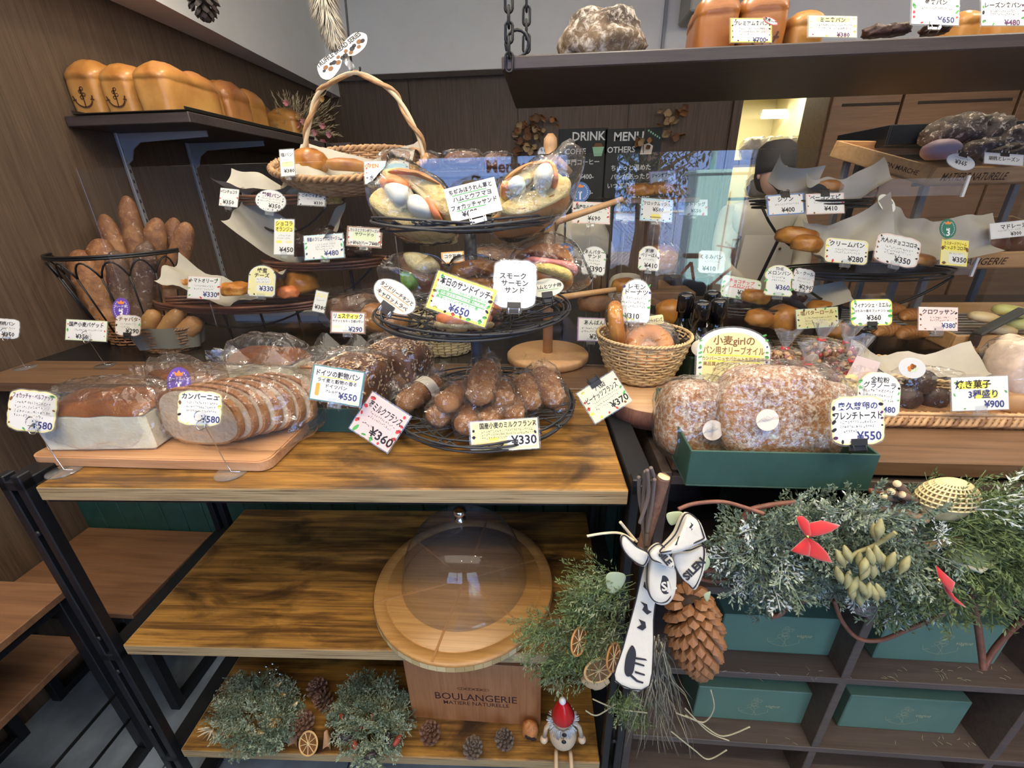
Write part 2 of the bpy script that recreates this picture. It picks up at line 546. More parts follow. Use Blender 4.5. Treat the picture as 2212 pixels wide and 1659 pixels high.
def weave(mb, rings, stakes=28, r=.0022, sub=3, mi=0, mi2=None, M=None, amp=.8):
 """basketry: rings = list of (radius x, radius y, z); weavers go in and out of the stakes"""
 mi2 = mi if mi2 is None else mi2
 n = stakes * sub
 for q, (rx, ry, z) in enumerate(rings):
  pts = []
  for i in range(n):
   a = 2 * PI * i / n
   o = amp * r * math.cos(PI * i / sub + PI * q)
   p = Vector(((rx + o) * math.cos(a), (ry + o) * math.sin(a), z))
   pts.append(M @ p if M is not None else p)
  mb.tube(pts, r, 5, True, mi)
 for k in range(stakes):
  a = 2 * PI * (k) / stakes
  pts = [Vector((rx * math.cos(a), ry * math.sin(a), z)) for rx, ry, z in rings]
  if M is not None:
   pts = [M @ p for p in pts]
  mb.tube(pts, r * .9, 5, False, mi2)
def rope_rim(mb, rx, ry, z, r, M=None, turns=60, mi=0, strands=2):
 for s_ in range(strands):
  pts = []
  n = turns * 5
  for i in range(n):
   a = 2 * PI * i / n; b = turns * a + PI * 2 * s_ / strands
   rr = r * .55
   p = Vector(((rx + rr * math.cos(b)) * math.cos(a), (ry + rr * math.cos(b)) * math.sin(a), z + rr * math.sin(b)))
   pts.append(M @ p if M is not None else p)
  mb.tube(pts, r * .55, 5, True, mi)
def sheet(mb, d, M=None, seed=0, mi=0, curl=.25, nu=14, nv=10, t=.0008, wav=.012):
 """crumpled paper lying in the local x,y plane"""
 def fn(u, v):
  x = (u - .5) * d[0]; y = (v - .5) * d[1]
  z = curl * (x * x / d[0] + y * y / d[1] * .6) * 2 + wav * nz((x * 14, y * 14, 0), 1, seed) * 2
  return (x + .006 * nz((x * 20, y * 20, 3), 1, seed), y, z)
 mb.grid(fn, nu, nv, mi, M)
 mb.grid(lambda u, v: tuple(Vector(fn(u, v)) + Vector((0, 0, t))), nu, nv, mi, M)
 return mb
def rrect(w_, h_, r=.15, n=4):
 r = r * min(w_, h_); o = []
 for cx, cy, a0 in ((w_ / 2 - r, h_ / 2 - r, 0), (-w_ / 2 + r, h_ / 2 - r, 90), (-w_ / 2 + r, -h_ / 2 + r, 180), (w_ / 2 - r, -h_ / 2 + r, 270)):
  for i in range(n + 1):
   a = R(a0 + 90 * i / n)
   o.append((cx + r * math.cos(a), cy + r * math.sin(a)))
 return o
def card_outline(shape, w_, h_):
 if shape == 'rect':
  return [(w_ / 2, h_ / 2), (-w_ / 2, h_ / 2), (-w_ / 2, -h_ / 2), (w_ / 2, -h_ / 2)]
 if shape == 'round':
  return rrect(w_, h_, .18)
 if shape == 'oval':
  return [(w_ / 2 * math.cos(2 * PI * i / 32), h_ / 2 * math.sin(2 * PI * i / 32)) for i in range(32)]
 if shape == 'arch':
  o = [(-w_ / 2, -h_ / 2 + .08 * h_), (-w_ / 2 + .08 * w_, -h_ / 2), (w_ / 2 - .08 * w_, -h_ / 2), (w_ / 2, -h_ / 2 + .08 * h_)]
  k = h_ * .12
  for i in range(17):
   a = PI * i / 16
   o.append((w_ / 2 * math.cos(a), k + (h_ / 2 - k) * math.sin(a)))
  return o
 if shape in ('scallop', 'cloud'):
  n = 64; o = []
  m = 14 if shape == 'scallop' else 9
  for i in range(n):
   a = 2 * PI * i / n
   c, s_ = math.cos(a), math.sin(a)
   e = (abs(c) ** 5 + abs(s_) ** 5) ** (-1 / 5) if shape == 'scallop' else (abs(c) ** 2.6 + abs(s_) ** 2.6) ** (-1 / 2.6)
   k = 1 + (.035 if shape == 'scallop' else .07) * abs(math.sin(a * m / 2)) - .02
   o.append((w_ / 2 * c * e * k, h_ / 2 * s_ * e * k))
  return o
 if shape == 'mush':     # rounded cap over a narrower foot
  o = [(-w_ * .42, -h_ / 2), (w_ * .42, -h_ / 2), (w_ * .5, -h_ * .42), (w_ * .44, -h_ * .3), (w_ * .42, 0)]
  for i in range(15):
   a = PI * i / 14
   o.append((w_ * .5 * math.cos(a), h_ * .12 + h_ * .38 * math.sin(a)))
  return o + [(-w_ * .42, 0), (-w_ * .44, -h_ * .3), (-w_ * .5, -h_ * .42)]
# needles: a sprig as raw arrays, placed many times into one mesh
def sprig_geo(seed, L=.08, shoots=9, needles=12, nl=.009, nw=.0013, droop=.2, spread=55, feather=False):
 rs = random.Random(seed); V = []; F = []
 def needle(p, d, l, w_):
  side = d.cross(Vector((rs.uniform(-1, 1), rs.uniform(-1, 1), rs.uniform(-1, 1)))).normalized() * w_
  n = len(V)
  V.extend([tuple(p), tuple(p + d * l * .5 + side), tuple(p + d * l), tuple(p + d * l * .5 - side)])
  F.append((n, n + 1, n + 2, n + 3))
 main = []
 for i in range(8):
  t = i / 7
  main.append(Vector((L * t, L * .12 * math.sin(t * 2.2 + seed), -droop * L * t * t)))
 for i in range(7):          # woody core
  a, b = main[i], main[i + 1]
  n = len(V)
  for q in (a, b):
   V.extend([tuple(q + Vector((0, .0009, 0))), tuple(q + Vector((0, -.0006, .0008))), tuple(q + Vector((0, -.0006, -.0008)))])
  for k in range(3):
   l = (k + 1) % 3
   F.append((n + k, n + l, n + 3 + l, n + 3 + k))
 for s_ in range(shoots):
  t = .12 + .85 * s_ / shoots
  i = min(int(t * 7), 6); q = t * 7 - i
  base = main[i].lerp(main[i + 1], q)
  a = R(spread) * (1 if s_ % 2 else -1) + rs.uniform(-.3, .3)
  d = Vector((math.cos(a), math.sin(a), rs.uniform(-.35, .5))).normalized()
  sl = L * .42 * (1.15 - t) + L * .10
  for k in range(needles):
   tt = (k + 1) / needles
   p = base + d * sl * tt + Vector((sl * .25 * tt * tt, 0, 0))
   o = Vector((rs.uniform(-1, 1), rs.uniform(-1, 1), rs.uniform(-1, 1))).normalized()
   nd = (d * (1.1 if not feather else .7) + o * .9).normalized()
   needle(p, nd, nl * rs.uniform(.7, 1.2), nw)
 return np.array(V), F
SPR = {}
def sprigs(kind):
 if kind not in SPR:
  if kind == 'juniper':
   SPR[kind] = [sprig_geo(i, .075, 9, 13, .009, .0017) for i in range(5)]
  elif kind == 'cypress':
   SPR[kind] = [sprig_geo(20 + i, .10, 9, 13, .012, .0015, .35, 40) for i in range(5)]
  else:
   SPR[kind] = [sprig_geo(40 + i, .060, 8, 10, .0085, .0019) for i in range(5)]
 return SPR[kind]
def place_sprigs(mb, kind, places, mi=0, seed=0):
 """places: list of (pos, direction, size, material)"""
 T = sprigs(kind); rs = random.Random(seed)
 for p, d, sz, m in places:
  d = Vector(d).normalized()
  up = Vector((rs.uniform(-.5, .5), -1, rs.uniform(-.2, .9)))
  sd = up.cross(d).normalized(); up = d.cross(sd)
  M = fr(p, d * sz, sd * sz, up * sz)
  v, f = T[rs.randrange(len(T))]
  mb.add(v, f, m, M, False)
def scale_geo(L, wd, th, hook=.3):
 """one woody scale of a cone: narrow at root, thick lip at tip, along +x"""
 v = [(0, -.18 * wd, 0), (0, .18 * wd, 0), (L * .6, .42 * wd, L * .10), (L * .6, -.42 * wd, L * .10),
      (L * .92, .38 * wd, L * .22), (L * .92, -.38 * wd, L * .22), (L * 1.02, 0, L * .34), (L * .85, 0, L * .10 - th),
      (L * .5, 0, -th * .7), (L * .75, 0, L * .30 + th * .3)]
 f = [(0, 3, 9, 2, 1), (2, 9, 4), (3, 5, 9), (9, 5, 6), (9, 6, 4), (4, 6, 7), (5, 7, 6), (2, 4, 7, 8), (3, 8, 7, 5), (0, 1, 2, 8), (0, 8, 3)]
 return v, f
def pinecone(name, label, H, r, M, mats, group=None, parts=False, n=None, openness=1.0, parent=None):
 """cone standing on its local z from base (z=0) to tip (z=H)"""
 if parent is None:
  root = thing(name, label, 'pine cone', M=M, group=group)
 else:
  root = parent
 core = MB()
 core.lathe([(0, 0), (r * .35, H * .02), (r * .45, H * .25), (r * .32, H * .7), (0, H * .97)], 10, None if parent is None else M)
 n = n or int(70 * openness)
 rs = random.Random(int(H * 9999))
 all_ = MB(); shared = None
 objs = []; q9 = .62 if not parts else .44
 for i in range(n):
  t = (i + .5) / n
  a = i * 2.39996
  z = H * (.02 + .93 * t)
  rad = r * (math.sin(PI * min(1, .18 + t * .80)) ** .8)
  el = R(-28 + 85 * t) * openness
  L = max(rad * .95, r * .22)
  wd = r * (q9 - .25 * t * q9 / .62)
  Mm = Matrix.Translation((0, 0, z)) @ Matrix.Rotation(a, 4, 'Z') @ Matrix.Rotation(-el, 4, 'Y') @ Matrix.Translation((r * .05, 0, 0))
  v, f = scale_geo(L, wd, r * .09)
  if parts:
   k = L
   if shared is None:
    v1, f1 = scale_geo(1, .62, .09)
    me = bpy.data.meshes.new('scale'); me.from_pydata(v1, [], f1)
    me.materials.append(mats[0]); shared = me
   o = bpy.data.objects.new('scale', shared); COL.objects.link(o); o.parent = root
   o.matrix_basis = Mm @ Matrix.Diagonal((k, wd / .62, k, 1))
  else:
   all_.add(v, f, 0, Mm if parent is None else M @ Mm, False)
 if parent is not None:
  all_.v += core.v; all_.f += [tuple(i + all_.n for i in q) for q in core.f]; all_.m += core.m; all_.s += core.s; all_.n += core.n
  o = all_.build(name, mats, parent, world=True)
  return o
 core.build('core', mats[-1], root, world=False)
 if not parts:
  all_.build('scales', mats[0], root, kind='stuff', world=False)
 return root
# ================================================================== SETTING
ZC = 0.97          # height of the counter top
FL = -0.20         # floor
XW = -1.82         # left wall
YB = 4.2           # back wall
YG = 1.30          # glass screen
M_WALL = wood('brown_wall_panel', [(.30, (.040, .025, .015)), (.5, (.088, .056, .034)), (.72, (.142, .096, .060))], 'z', 7, 26, .6, .1)
M_DARKWOOD = wood('dark_stained_wood', [(.3, (.016, .010, .009)), (.7, (.050, .034, .028))], 'x', 7, 20, .5, .15)
M_SHELFDARK = wood('dark_shelf_wood', [(.3, (.030, .022, .022)), (.7, (.075, .056, .052))], 'x', 7, 20, .5, .1)
M_COUNTER = wood('brown_counter_wood', [(.28, (.070, .038, .021)), (.5, (.15, .083, .045)), (.75, (.215, .128, .074))], 'x', 5, 18, .4, .1)
M_CUBBY = wood('grey_brown_shelf_wood', [(.3, (.060, .042, .035)), (.7, (.125, .092, .078))], 'x', 6, 20, .55, .1)
M_RUSTIC = wood('rustic_table_print', [(.28, (.035, .016, .006)), (.42, (.13, .062, .018)), (.55, (.33, .165, .036)), (.74, (.54, .30, .080))], 'x', 6, 11, .33, .12, ((.028, .014, .007), .47), 5.5)
M_RUSTEDGE = wood('rustic_board_edge', [(.36, (.07, .042, .022)), (.46, (.33, .23, .115)), (.75, (.56, .42, .23))], 'x', 10, 30, .6, .1, fine=.6)
M_LOWTOP = wood('walnut_table_top', [(.28, (.085, .040, .020)), (.5, (.175, .085, .042)), (.75, (.25, .135, .070))], 'x', 5, 16, .4, .1)
M_BLACK = mat('black_metal', (.012, .014, .018), .38, .3)
M_BLACKM = mat('matte_black_wire', (.015, .015, .016), .5)
M_WHITE = mat('white_plaster', (.78, .77, .74), .8, var=.03, vs=5, bump=.05, bs=80)
M_GREEN = mat('dark_green_paint', (.012, .055, .042), .55, var=.2, vs=20)
M_STEEL = mat('grey_steel', (.36, .37, .38), .45, .4)
M_CHROME = mat('polished_chrome', (.75, .76, .8), .12, 1)
M_GLASS = film('clear_glass', (.985, .995, .99), .003, 1.5, .0, 0)
M_ACRYL = film('clear_acrylic', (.97, .98, .99), .07, 1.49, .05, .25, 30)
M_ALLBLACK = mat('black_display_floor', (.010, .010, .011), .25)
# floor of grey-blue trowelled concrete tiles
M_FLOOR = mat('blue_grey_concrete', (.16, .19, .23), .55, var=.35, vs=6, bump=.1, bs=60)
floor = MB(); floor.box((1.1, 1.9, FL - .06), (6.2, 7.6, .10), 0).build('floor', mat('dark_grout', (.05, .055, .06), .8)).__setitem__('kind', 'structure')
fl = bpy.data.objects['floor']
for i in range(8):
 for j in range(5):
  MB().box((XW + .30 + i * .6, -1.28 + j * .6 + .3, FL - .005), (.594, .594, .012), .002).build('tile', M_FLOOR, fl)
o = MB().box((XW - .05, 1.25, 1.33), (.10, 5.9, 3.1), 0).build('wall_left', M_WALL); struct(o)
# back wall with the doorway to the kitchen
dx0 = at(1605, 210, y=YB).x; dx1 = at(1782, 210, y=YB).x
wb = MB().box(((XW + dx0) / 2, YB + .05, 1.33), (dx0 - XW, .10, 3.1), 0)
wb.build('wall_back', M_WALL)['kind'] = 'structure'
wbk = bpy.data.objects['wall_back']
for x in (-1.15, -.25, .65):
 MB().box((x, YB - .001, 1.2), (.004, .006, 2.3), 0).build('joint', mat('panel_joint', (.02, .014, .01), .8), wbk)
MB().box((dx0 - .035, YB - .01, 1.1), (.07, .04, 2.6), .003).build('trim_1', M_WALL)['kind'] = 'structure'
MB().box(((4.0 + dx1) / 2, YB + .05, 1.33), (4.0 - dx1, .10, 3.1), 0).build('wall_back.001', M_WALL)['kind'] = 'structure'
MB().box((4.04, 1.25, 1.33), (.08, 5.9, 3.1), 0).build('wall_right', M_WHITE)['kind'] = 'structure'
ZT = 2.88
MB().box((1.1, 1.25, ZT + .05), (6.0, 6.0, .10), 0).build('ceiling', M_WHITE)['kind'] = 'structure'
# soffits
a0 = at(335, 0, z=2.36); a1 = at(692, 190, z=2.30)
zs = 2.25
pA = at(335, 0, z=zs); pB = at(529, 103, z=zs); pC = at(693, 196, z=zs)
sl = (pB - pA); far = Vector((XW, YB, zs)); near = pA - sl.normalized() * 2.2
mb = MB()
xf = min(pC.x, XW + .30)
ol = [(XW, -1.5), (near.x, -1.5), (pA.x, pA.y), (pB.x, pB.y), (XW + .08, YB), (XW, YB)]
n = len(ol)
v = [(x, y, zs) for x, y in ol] + [(x, y, ZT) for x, y in ol]
mb.add(v, [tuple(range(n))[::-1], tuple(range(n, 2 * n))] + [(i, (i + 1) % n, (i + 1) % n + n, i + n) for i in range(n)], smooth=False)
mb.build('trim_2', M_WHITE)['kind'] = 'structure'
q0 = 2.36
MB().box((.45, YB - .09, (q0 + ZT) / 2), (6.5, .18, ZT - q0), .004).build('trim_3', M_WHITE)['kind'] = 'structure'
MB().box((at(1437, 40, y=YB - .2).x, YB - .19, (q0 + ZT) / 2), (.02, .04, ZT - q0), .002).build('trim_4', mat('grey_trim', (.32, .34, .36), .6))['kind'] = 'structure'
MB().box((at(1560, 40, y=YB - .4).x, YB - .38, 2.72), (.5, .30, .34), .01).build('trim_5', mat('beige_duct', (.42, .41, .37), .6))['kind'] = 'structure'
# kitchen beyond the doorway
M_CREAM = mat('cream_kitchen_wall', (.80, .70, .42), .7)
k = MB(); x0, x1 = dx0 - .4, dx1 + .5
MB().box(((x0 + x1) / 2, 6.25, 1.2), (x1 - x0, .1, 2.9), 0).build('wall_kitchen', M_CREAM)['kind'] = 'structure'
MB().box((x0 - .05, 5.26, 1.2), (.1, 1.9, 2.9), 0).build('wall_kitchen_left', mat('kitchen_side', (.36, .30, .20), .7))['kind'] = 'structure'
MB().box((x1 + .05, 5.26, 1.2), (.1, 1.9, 2.9), 0).build('wall_kitchen_right', M_CREAM)['kind'] = 'structure'
MB().box(((x0 + x1) / 2, 5.28, 2.62), (x1 - x0 + .2, 2.04, .1), 0).build('ceiling_kitchen', mat('kitchen_ceiling', (.70, .66, .52), .8))['kind'] = 'structure'
MB().box(((x0 + x1) / 2, 5.5, FL - .055), (x1 - x0 + .2, 2.5, .1), 0).build('floor_kitchen', M_FLOOR)['kind'] = 'structure'
pt = at(1645, 252, y=5.9); pt2 = at(1775, 250, y=5.9)
t = thing('tube_light', 'glowing white fluorescent tube light in the kitchen beyond the doorway', 'light', pt)
MB().box(((pt.x + pt2.x) / 2, 5.95, pt.z + .05), (pt2.x - pt.x, .10, .04), .005).build('housing', mat('lamp_housing', (.8, .8, .75), .5), t)
MB().tube([pt, pt2], .022, 10).build('tube', mat('lit_tube', (1, .95, .74), .5, emit=7), t)
# kitchen worktop with bagged goods and a green tray
zk = at(1690, 345, y=5.0).z
t = thing('kitchen_bench', 'steel kitchen bench with lower shelves seen through the doorway', 'bench', (dx0 + .3, 5.1, FL))
MB().box(((x0 + x1) / 2, 5.15, zk - .02), (x1 - x0 - .1, .6, .04), .004).build('worktop', M_STEEL, t)
for zz in (zk - .35, zk - .7):
 MB().box(((x0 + x1) / 2, 5.2, zz), (x1 - x0 - .1, .5, .025), .003).build('shelf', M_STEEL, t)
for xx in (x0 + .12, x1 - .12):
 for yy in (4.9, 5.4):
  MB().box((xx, yy, (zk + FL) / 2), (.03, .03, zk - FL - .04), .003).build('leg', M_STEEL, t)
for i, (px, py, cw) in enumerate(((1625, 330, .22), (1668, 325, .26), (1715, 328, .22), (1640, 400, .22), (1690, 415, .20))):
 yy = 5.0; p = at(px, py, y=yy); zb = zk if i < 3 else zk - .335
 t = thing('bag_of_dough', ['pale plastic bag of bread crumpled at the doorway edge on kitchen bench', 'white crumpled plastic bag in the middle of the kitchen bench', 'pinkish plastic bag beside the green tray on kitchen bench', 'clear bag on the lower kitchen shelf by the door frame', 'small clear bag on the lower kitchen shelf'][i], 'bag', (p.x, yy, zb))
 m = MB(); blob(m, (cw / 2, .10, .09), TRS((p.x, yy, zb + .085)), .18, 3, i, 20, 12, .1); m.build('contents', mat('pale_dough', (.78, .68, .55), .6, var=.2, vs=14), t)
 m = MB(); bagshape(m, (cw, .22, .2), TRS((p.x, yy, zb + .10)), i + 3, crinkle=.12, nu=20, nv=12); m.build('bag', film('thin_bag', (.95, .95, .95), .22, 1.5, .12, 1.0, 20), t)
p = at(1745, 318, y=4.98)
t = thing('green_tray', 'bright green plastic tray upside down on kitchen bench', 'tray', (p.x, 5.0, zk))
m = MB(); m.box((p.x, 5.0, zk + .10), (.34, .25, .012), .005); m.box((p.x, 4.88, zk + .055), (.34, .012, .10), .004); m.box((p.x, 5.12, zk + .055), (.34, .012, .10), .004)
m.build('shell', mat('bright_green_plastic', (.06, .62, .10), .4), t)
# cabinets right of the doorway
M_CAB = wood('brown_cabinet_veneer', [(.3, (.11, .055, .026)), (.7, (.21, .115, .058))], 'x', 5, 16, .45, .05)
t = thing('wall_cabinet', 'row of brown veneer wall cabinets right of the kitchen doorway', 'cabinet', (2.9, YB - .4, 1.0))
cx = [at(px, 260, y=YB - .4).x for px in (1790, 1942, 2190)] + [3.98]
MB().box(((cx[0] + cx[3]) / 2, YB - .18, 1.35), (cx[3] - cx[0], .34, 2.0), .003).build('carcass', M_CAB, t)
for i in range(3):
 zt_ = 2.30; zb_ = .50
 d = MB().box(((cx[i] + cx[i + 1]) / 2, YB - .37, (zt_ + zb_) / 2), (cx[i + 1] - cx[i] - .02, .022, zt_ - zb_), .003).build('door', M_CAB, t)
 zg = at(1870, 225, y=YB - .39).z
 MB().box(((cx[i] + cx[i + 1]) / 2 + .03, YB - .383, zg), ((cx[i + 1] - cx[i]) * .8, .006, .016), 0).build('groove', mat('groove_dark', (.02, .012, .008), .8), d)
# ------------------------------------------------------------------ shop front behind the shopper, and the street (seen only as reflections)
YF = -1.7
def virt(px, py, yv):           # point whose mirror image in the glass screen stands at depth yv
 p = at(px, py, y=yv); return Vector((p.x, 2 * YG - p.y, p.z))
yv = 2 * YG - YF
d0 = virt(1330, 400, yv).x; d1 = virt(1628, 400, yv).x
w0 = virt(905, 400, yv).x; w1 = virt(1105, 400, yv).x; w2 = virt(1118, 400, yv).x; w3 = virt(1225, 400, yv).x
zw = virt(1000, 475, yv).z
M_FAC = mat('dark_shop_front', (.05, .04, .035), .7)
segs = [(XW, w0, FL, 2.9), (w1, w2, FL, 2.9), (w3, d0, FL, 2.9), (d1, 4.0, FL, 2.9), (w0, w1, FL, zw), (w2, w3, FL, zw), (w0, w1, 2.3, 2.9), (w2, w3, 2.3, 2.9), (d0, d1, 2.3, 2.9)]
m = MB()
for a, b, c, d in segs:
 m.box(((a + b) / 2, YF - .04, (c + d) / 2), (b - a, .08, d - c), 0)
m.build('wall_front', M_FAC)['kind'] = 'structure'
MB().box(((d0 + d1) / 2, YF - .04, (FL + 2.3) / 2), (d1 - d0, .010, 2.3 - FL), 0).build('door_1', M_GLASS)['kind'] = 'structure'
for i, (a, b) in enumerate(((w0, w1), (w2, w3))):
 o = MB().box(((a + b) / 2, YF - .04, (zw + 2.3) / 2), (b - a, .008, 2.3 - zw), 0).build('window_%d' % (i + 1), M_GLASS); struct(o)
# lettering painted on the window, reads through the glass and in the mirror image
o = MB()
c = virt(1092, 358, yv); s_ = mpp(at(1092, 358, y=yv))
M_ = Matrix.Translation((0, YF - .03, 0)) @ fr((0, 0, 0), (1, 0, 0), (0, 0, 1), (0, -1, 0))
o.text('Merry', c.x, c.z, 34 * s_, 0, M_, 'C', .03)
c2 = virt(1072, 388, yv)
o.text('December', c2.x, c2.z, 26 * s_, 0, M_, 'C', .02)
oo = o.build('trim_6', mat('red_window_paint', (.55, .06, .03), .6)); struct(oo)
me = oo.data
# street
MB().box((1.5, -9, FL - .12), (30, 14.4, .1), 0).build('street', mat('pale_pavement', (.40, .34, .33), .8, var=.2, vs=3))['kind'] = 'structure'
MB().box((1.5, -6.4, FL - .065), (30, 1.6, .03), 0).build('street.001', mat('red_brown_paving', (.42, .16, .13), .8, var=.2, vs=6))['kind'] = 'structure'
fb = MB()
for i in range(100):
 fb.box((-8 + i * .2, -12.0 - (.02 if i % 2 else 0), 3.0), (.196, .10, 7), 0)
fb.build('wall_street', mat('blue_grey_cladding', (.20, .34, .72), .6))['kind'] = 'structure'
p = virt(1547, 400, 8.0); wq = abs(virt(1602, 400, 8.0).x - virt(1495, 400, 8.0).x); zt_ = virt(1547, 378, 8.0).z
t = thing('utility_box', 'tall pale turquoise street utility cabinet mirrored in the glass screen', 'utility box', (p.x, p.y, FL - .06))
MB().box((p.x, p.y, (zt_ + FL) / 2), (wq, .5, zt_ - FL + .1), .02).build('body', mat('pale_turquoise_paint', (.42, .72, .74), .4), t)
MB().box((p.x, p.y, zt_ + .04), (wq + .08, .58, .06), .015).build('cap', mat('pale_turquoise_cap', (.46, .76, .78), .4), t)
m = MB(); m.tube([(p.x - .1, p.y, zt_ + .05), (p.x - .1, p.y, zt_ + 1.3)], .05, 8); m.tube([(p.x - .1, p.y, zt_ + .35), (p.x - .6, p.y, zt_ + .9), (p.x - .35, p.y, zt_ + 1.4), (p.x - .1, p.y, zt_ + 1.2)], .018, 6)
m.build('mast', mat('pale_turquoise_pole', (.45, .72, .75), .4), t)
MB().box((p.x + wq * .2, p.y + .26, (zt_ + FL) / 2 + .1), (.02, .02, 1.2), .004).build('handle', M_STEEL, t)
# tree
p = virt(1395, 470, 9.5)
t = thing('street_tree', 'street tree with brown trunk and dark leaves mirrored in the glass screen', 'tree', (p.x, p.y, FL - .06))
m = MB(); m.tube([(p.x, p.y, FL - .06), (p.x + .05, p.y, .8), (p.x - .05, p.y, 1.6), (p.x + .02, p.y, 3.2)], [.30, .24, .22, .15], 10)
for i in range(14):
 a = rnd.uniform(0, 6.28); z = 1.2 + i * .13
 m.tube([(p.x, p.y, z), (p.x + .5 * math.cos(a), p.y + .3 * math.sin(a), z + .4), (p.x + 1.0 * math.cos(a), p.y + .6 * math.sin(a), z + .6)], [.06, .03, .01], 5)
m.build('trunk', mat('tree_bark', (.10, .06, .04), .9, var=.4, vs=8), t)
v = []; f = []
for i in range(2600):
 a = rnd.uniform(0, 6.28); rr = rnd.uniform(.15, 1.25); z = rnd.uniform(1.2, 3.4)
 q = Vector((p.x + rr * math.cos(a), p.y + rr * math.sin(a) * .7, z))
 d = Vector((rnd.uniform(-1, 1), rnd.uniform(-1, 1), rnd.uniform(-1, 1))).normalized() * .07
 e = d.cross(Vector((0, 0, 1))).normalized() * .028
 n = len(v); v += [tuple(q - d), tuple(q + e), tuple(q + d), tuple(q - e)]; f.append((n, n + 1, n + 2, n + 3))
MB().add(v, f, smooth=False).build('foliage', mat('tree_leaf', (.03, .06, .03), .7), t, kind='stuff')
# chain link fence
m = MB(); xa, xb = virt(1300, 450, 10.5).x, virt(1560, 450, 10.5).x; za = virt(1400, 458, 10.5).z; yy = 2 * YG - 10.5
zb_ = FL + .1; hh = za - zb_
for i in range(int((xb - xa) / .09)):
 x = xa + i * .09
 m.tube([(x, yy, zb_), (min(x + hh, xb), yy, zb_ + min(hh, xb - x))], .006, 3); m.tube([(x, yy, za), (min(x + hh, xb), yy, za - min(hh, xb - x))], .006, 3)
t = thing('street_fence', 'white chain link fence across the street mirrored in the glass screen', 'fence', (xa, yy, FL - .05))
m.build('mesh', mat('fence_white', (.75, .78, .8), .5), t, kind='stuff')
MB().tube([(xa, yy, za), (xb, yy, za)], .03, 6).build('rail', mat('fence_white', (.75, .78, .8), .5), t)
for x in (xa, (xa + xb) / 2, xb):
 MB().tube([(x, yy, FL - .06), (x, yy, za)], .03, 6).build('post', mat('fence_white', (.75, .78, .8), .5), t)
# red bicycle
yb_ = 2 * YG - 6.6
b0 = virt(1468, 640, 6.6); b1 = virt(1545, 640, 6.6); wr = .30
t = thing('bicycle', 'red city bicycle with front basket mirrored in the glass screen', 'bicycle', ((b0.x + b1.x) / 2, yb_, FL - .06))
cz = FL - .06 + wr; xc = (b0.x + b1.x) / 2; A = Vector((xc - .5, yb_, cz)); B = Vector((xc + .5, yb_ + .25, cz))
RED = mat('red_bicycle_paint', (.62, .05, .06), .3)
for q in (A, B):
 m = MB(); torus(m, wr, .022, Matrix.Translation(q) @ Matrix.Rotation(PI / 2, 4, 'X'), 0, 28, 6, 0)
 for k in range(12):
  a = k * PI / 6; m.tube([q, q + Vector((math.cos(a) * wr, 0, math.sin(a) * wr))], .003, 3)
 m.build('wheel', mat('tyre_grey', (.06, .06, .07), .6), t)
m = MB(); C_ = Vector((xc - .05, yb_ + .1, cz)); D_ = Vector((xc - .18, yb_ + .08, cz + .5)); E_ = Vector((xc + .35, yb_ + .2, cz + .45))
for a, b in ((A, C_), (C_, D_), (C_, E_), (D_, A), (E_, B), (E_, E_ + Vector((-.04, 0, .25)))):
 m.tube([a, b], .022, 7)
m.build('frame', RED, t)
E2 = E_ + Vector((-.04, 0, .25)); m = MB(); m.tube([E2 + Vector((-.25, .1, .05)), E2, E2 + Vector((.0, -.3, .05))], .014, 6); m.build('handlebar', M_CHROME, t)
MB().box(D_ + Vector((0, 0, .09)), (.24, .14, .06), .02).build('saddle', M_BLACKM, t)
m = MB(); bx = E2 + Vector((.2, 0, -.02))
for i in range(9):
 for s2 in (-1, 1):
  m.tube([bx + Vector((-.16 + .04 * i, .13 * s2, -.12)), bx + Vector((-.16 + .04 * i, .15 * s2, .12))], .004, 3)
for z in (-.12, 0, .12):
 m.tube([bx + Vector((-.17, -.14, z)), bx + Vector((.17, -.14, z)), bx + Vector((.17, .14, z)), bx + Vector((-.17, .14, z))], .006, 4, True)
m.build('basket', M_STEEL, t)
# ================================================================== COUNTERS AND TABLES
t = thing('display_counter', 'long brown counter with black display floor behind the glass screen', 'counter', (.4, 1.8, FL))
MB().box(((XW + .006 + 2.68) / 2, (1.14 + 1.33) / 2, ZC - .0175), (2.674 - XW, .19, .035), .003).build('front_ledge', M_COUNTER, t)
MB().box(((XW + .006 + 2.68) / 2, (1.33 + 2.35) / 2, ZC - .0175), (2.674 - XW, 1.02, .035), .002).build('display_floor', M_ALLBLACK, t)
for i in range(25):
 x = XW + .045 + i * .0865
 MB().box((x, 1.255, (ZC - .04 + FL) / 2), (.084, .02, ZC - .04 - FL), .003).build('plank', M_GREEN, t)
MB().box(((XW + .006 + 2.68) / 2, 1.285, (ZC - .04 + FL) / 2), (2.674 - XW, .02, ZC - .04 - FL), 0).build('backing', M_GREEN, t)
# glass screen: three panes
gz = at(1640, 322, y=YG).z
for i, (a, b) in enumerate(((at(160, 360, y=YG).x, at(697, 350, y=YG).x), (at(698, 350, y=YG).x, at(1628, 322, y=YG).x), (at(1629, 322, y=YG).x, 2.6))):
 a = max(a, XW + .01)
 o = MB().box(((a + b) / 2, YG, (ZC + gz) / 2), (b - a - .003, .006, gz - ZC), .0008).build('glass_screen', M_GLASS)
 tag(o, ['clear glass pane of the counter screen beside the left wall', 'wide clear glass pane in the middle of the counter screen', 'clear glass pane of the counter screen at the right before the crates'][i], 'glass screen')
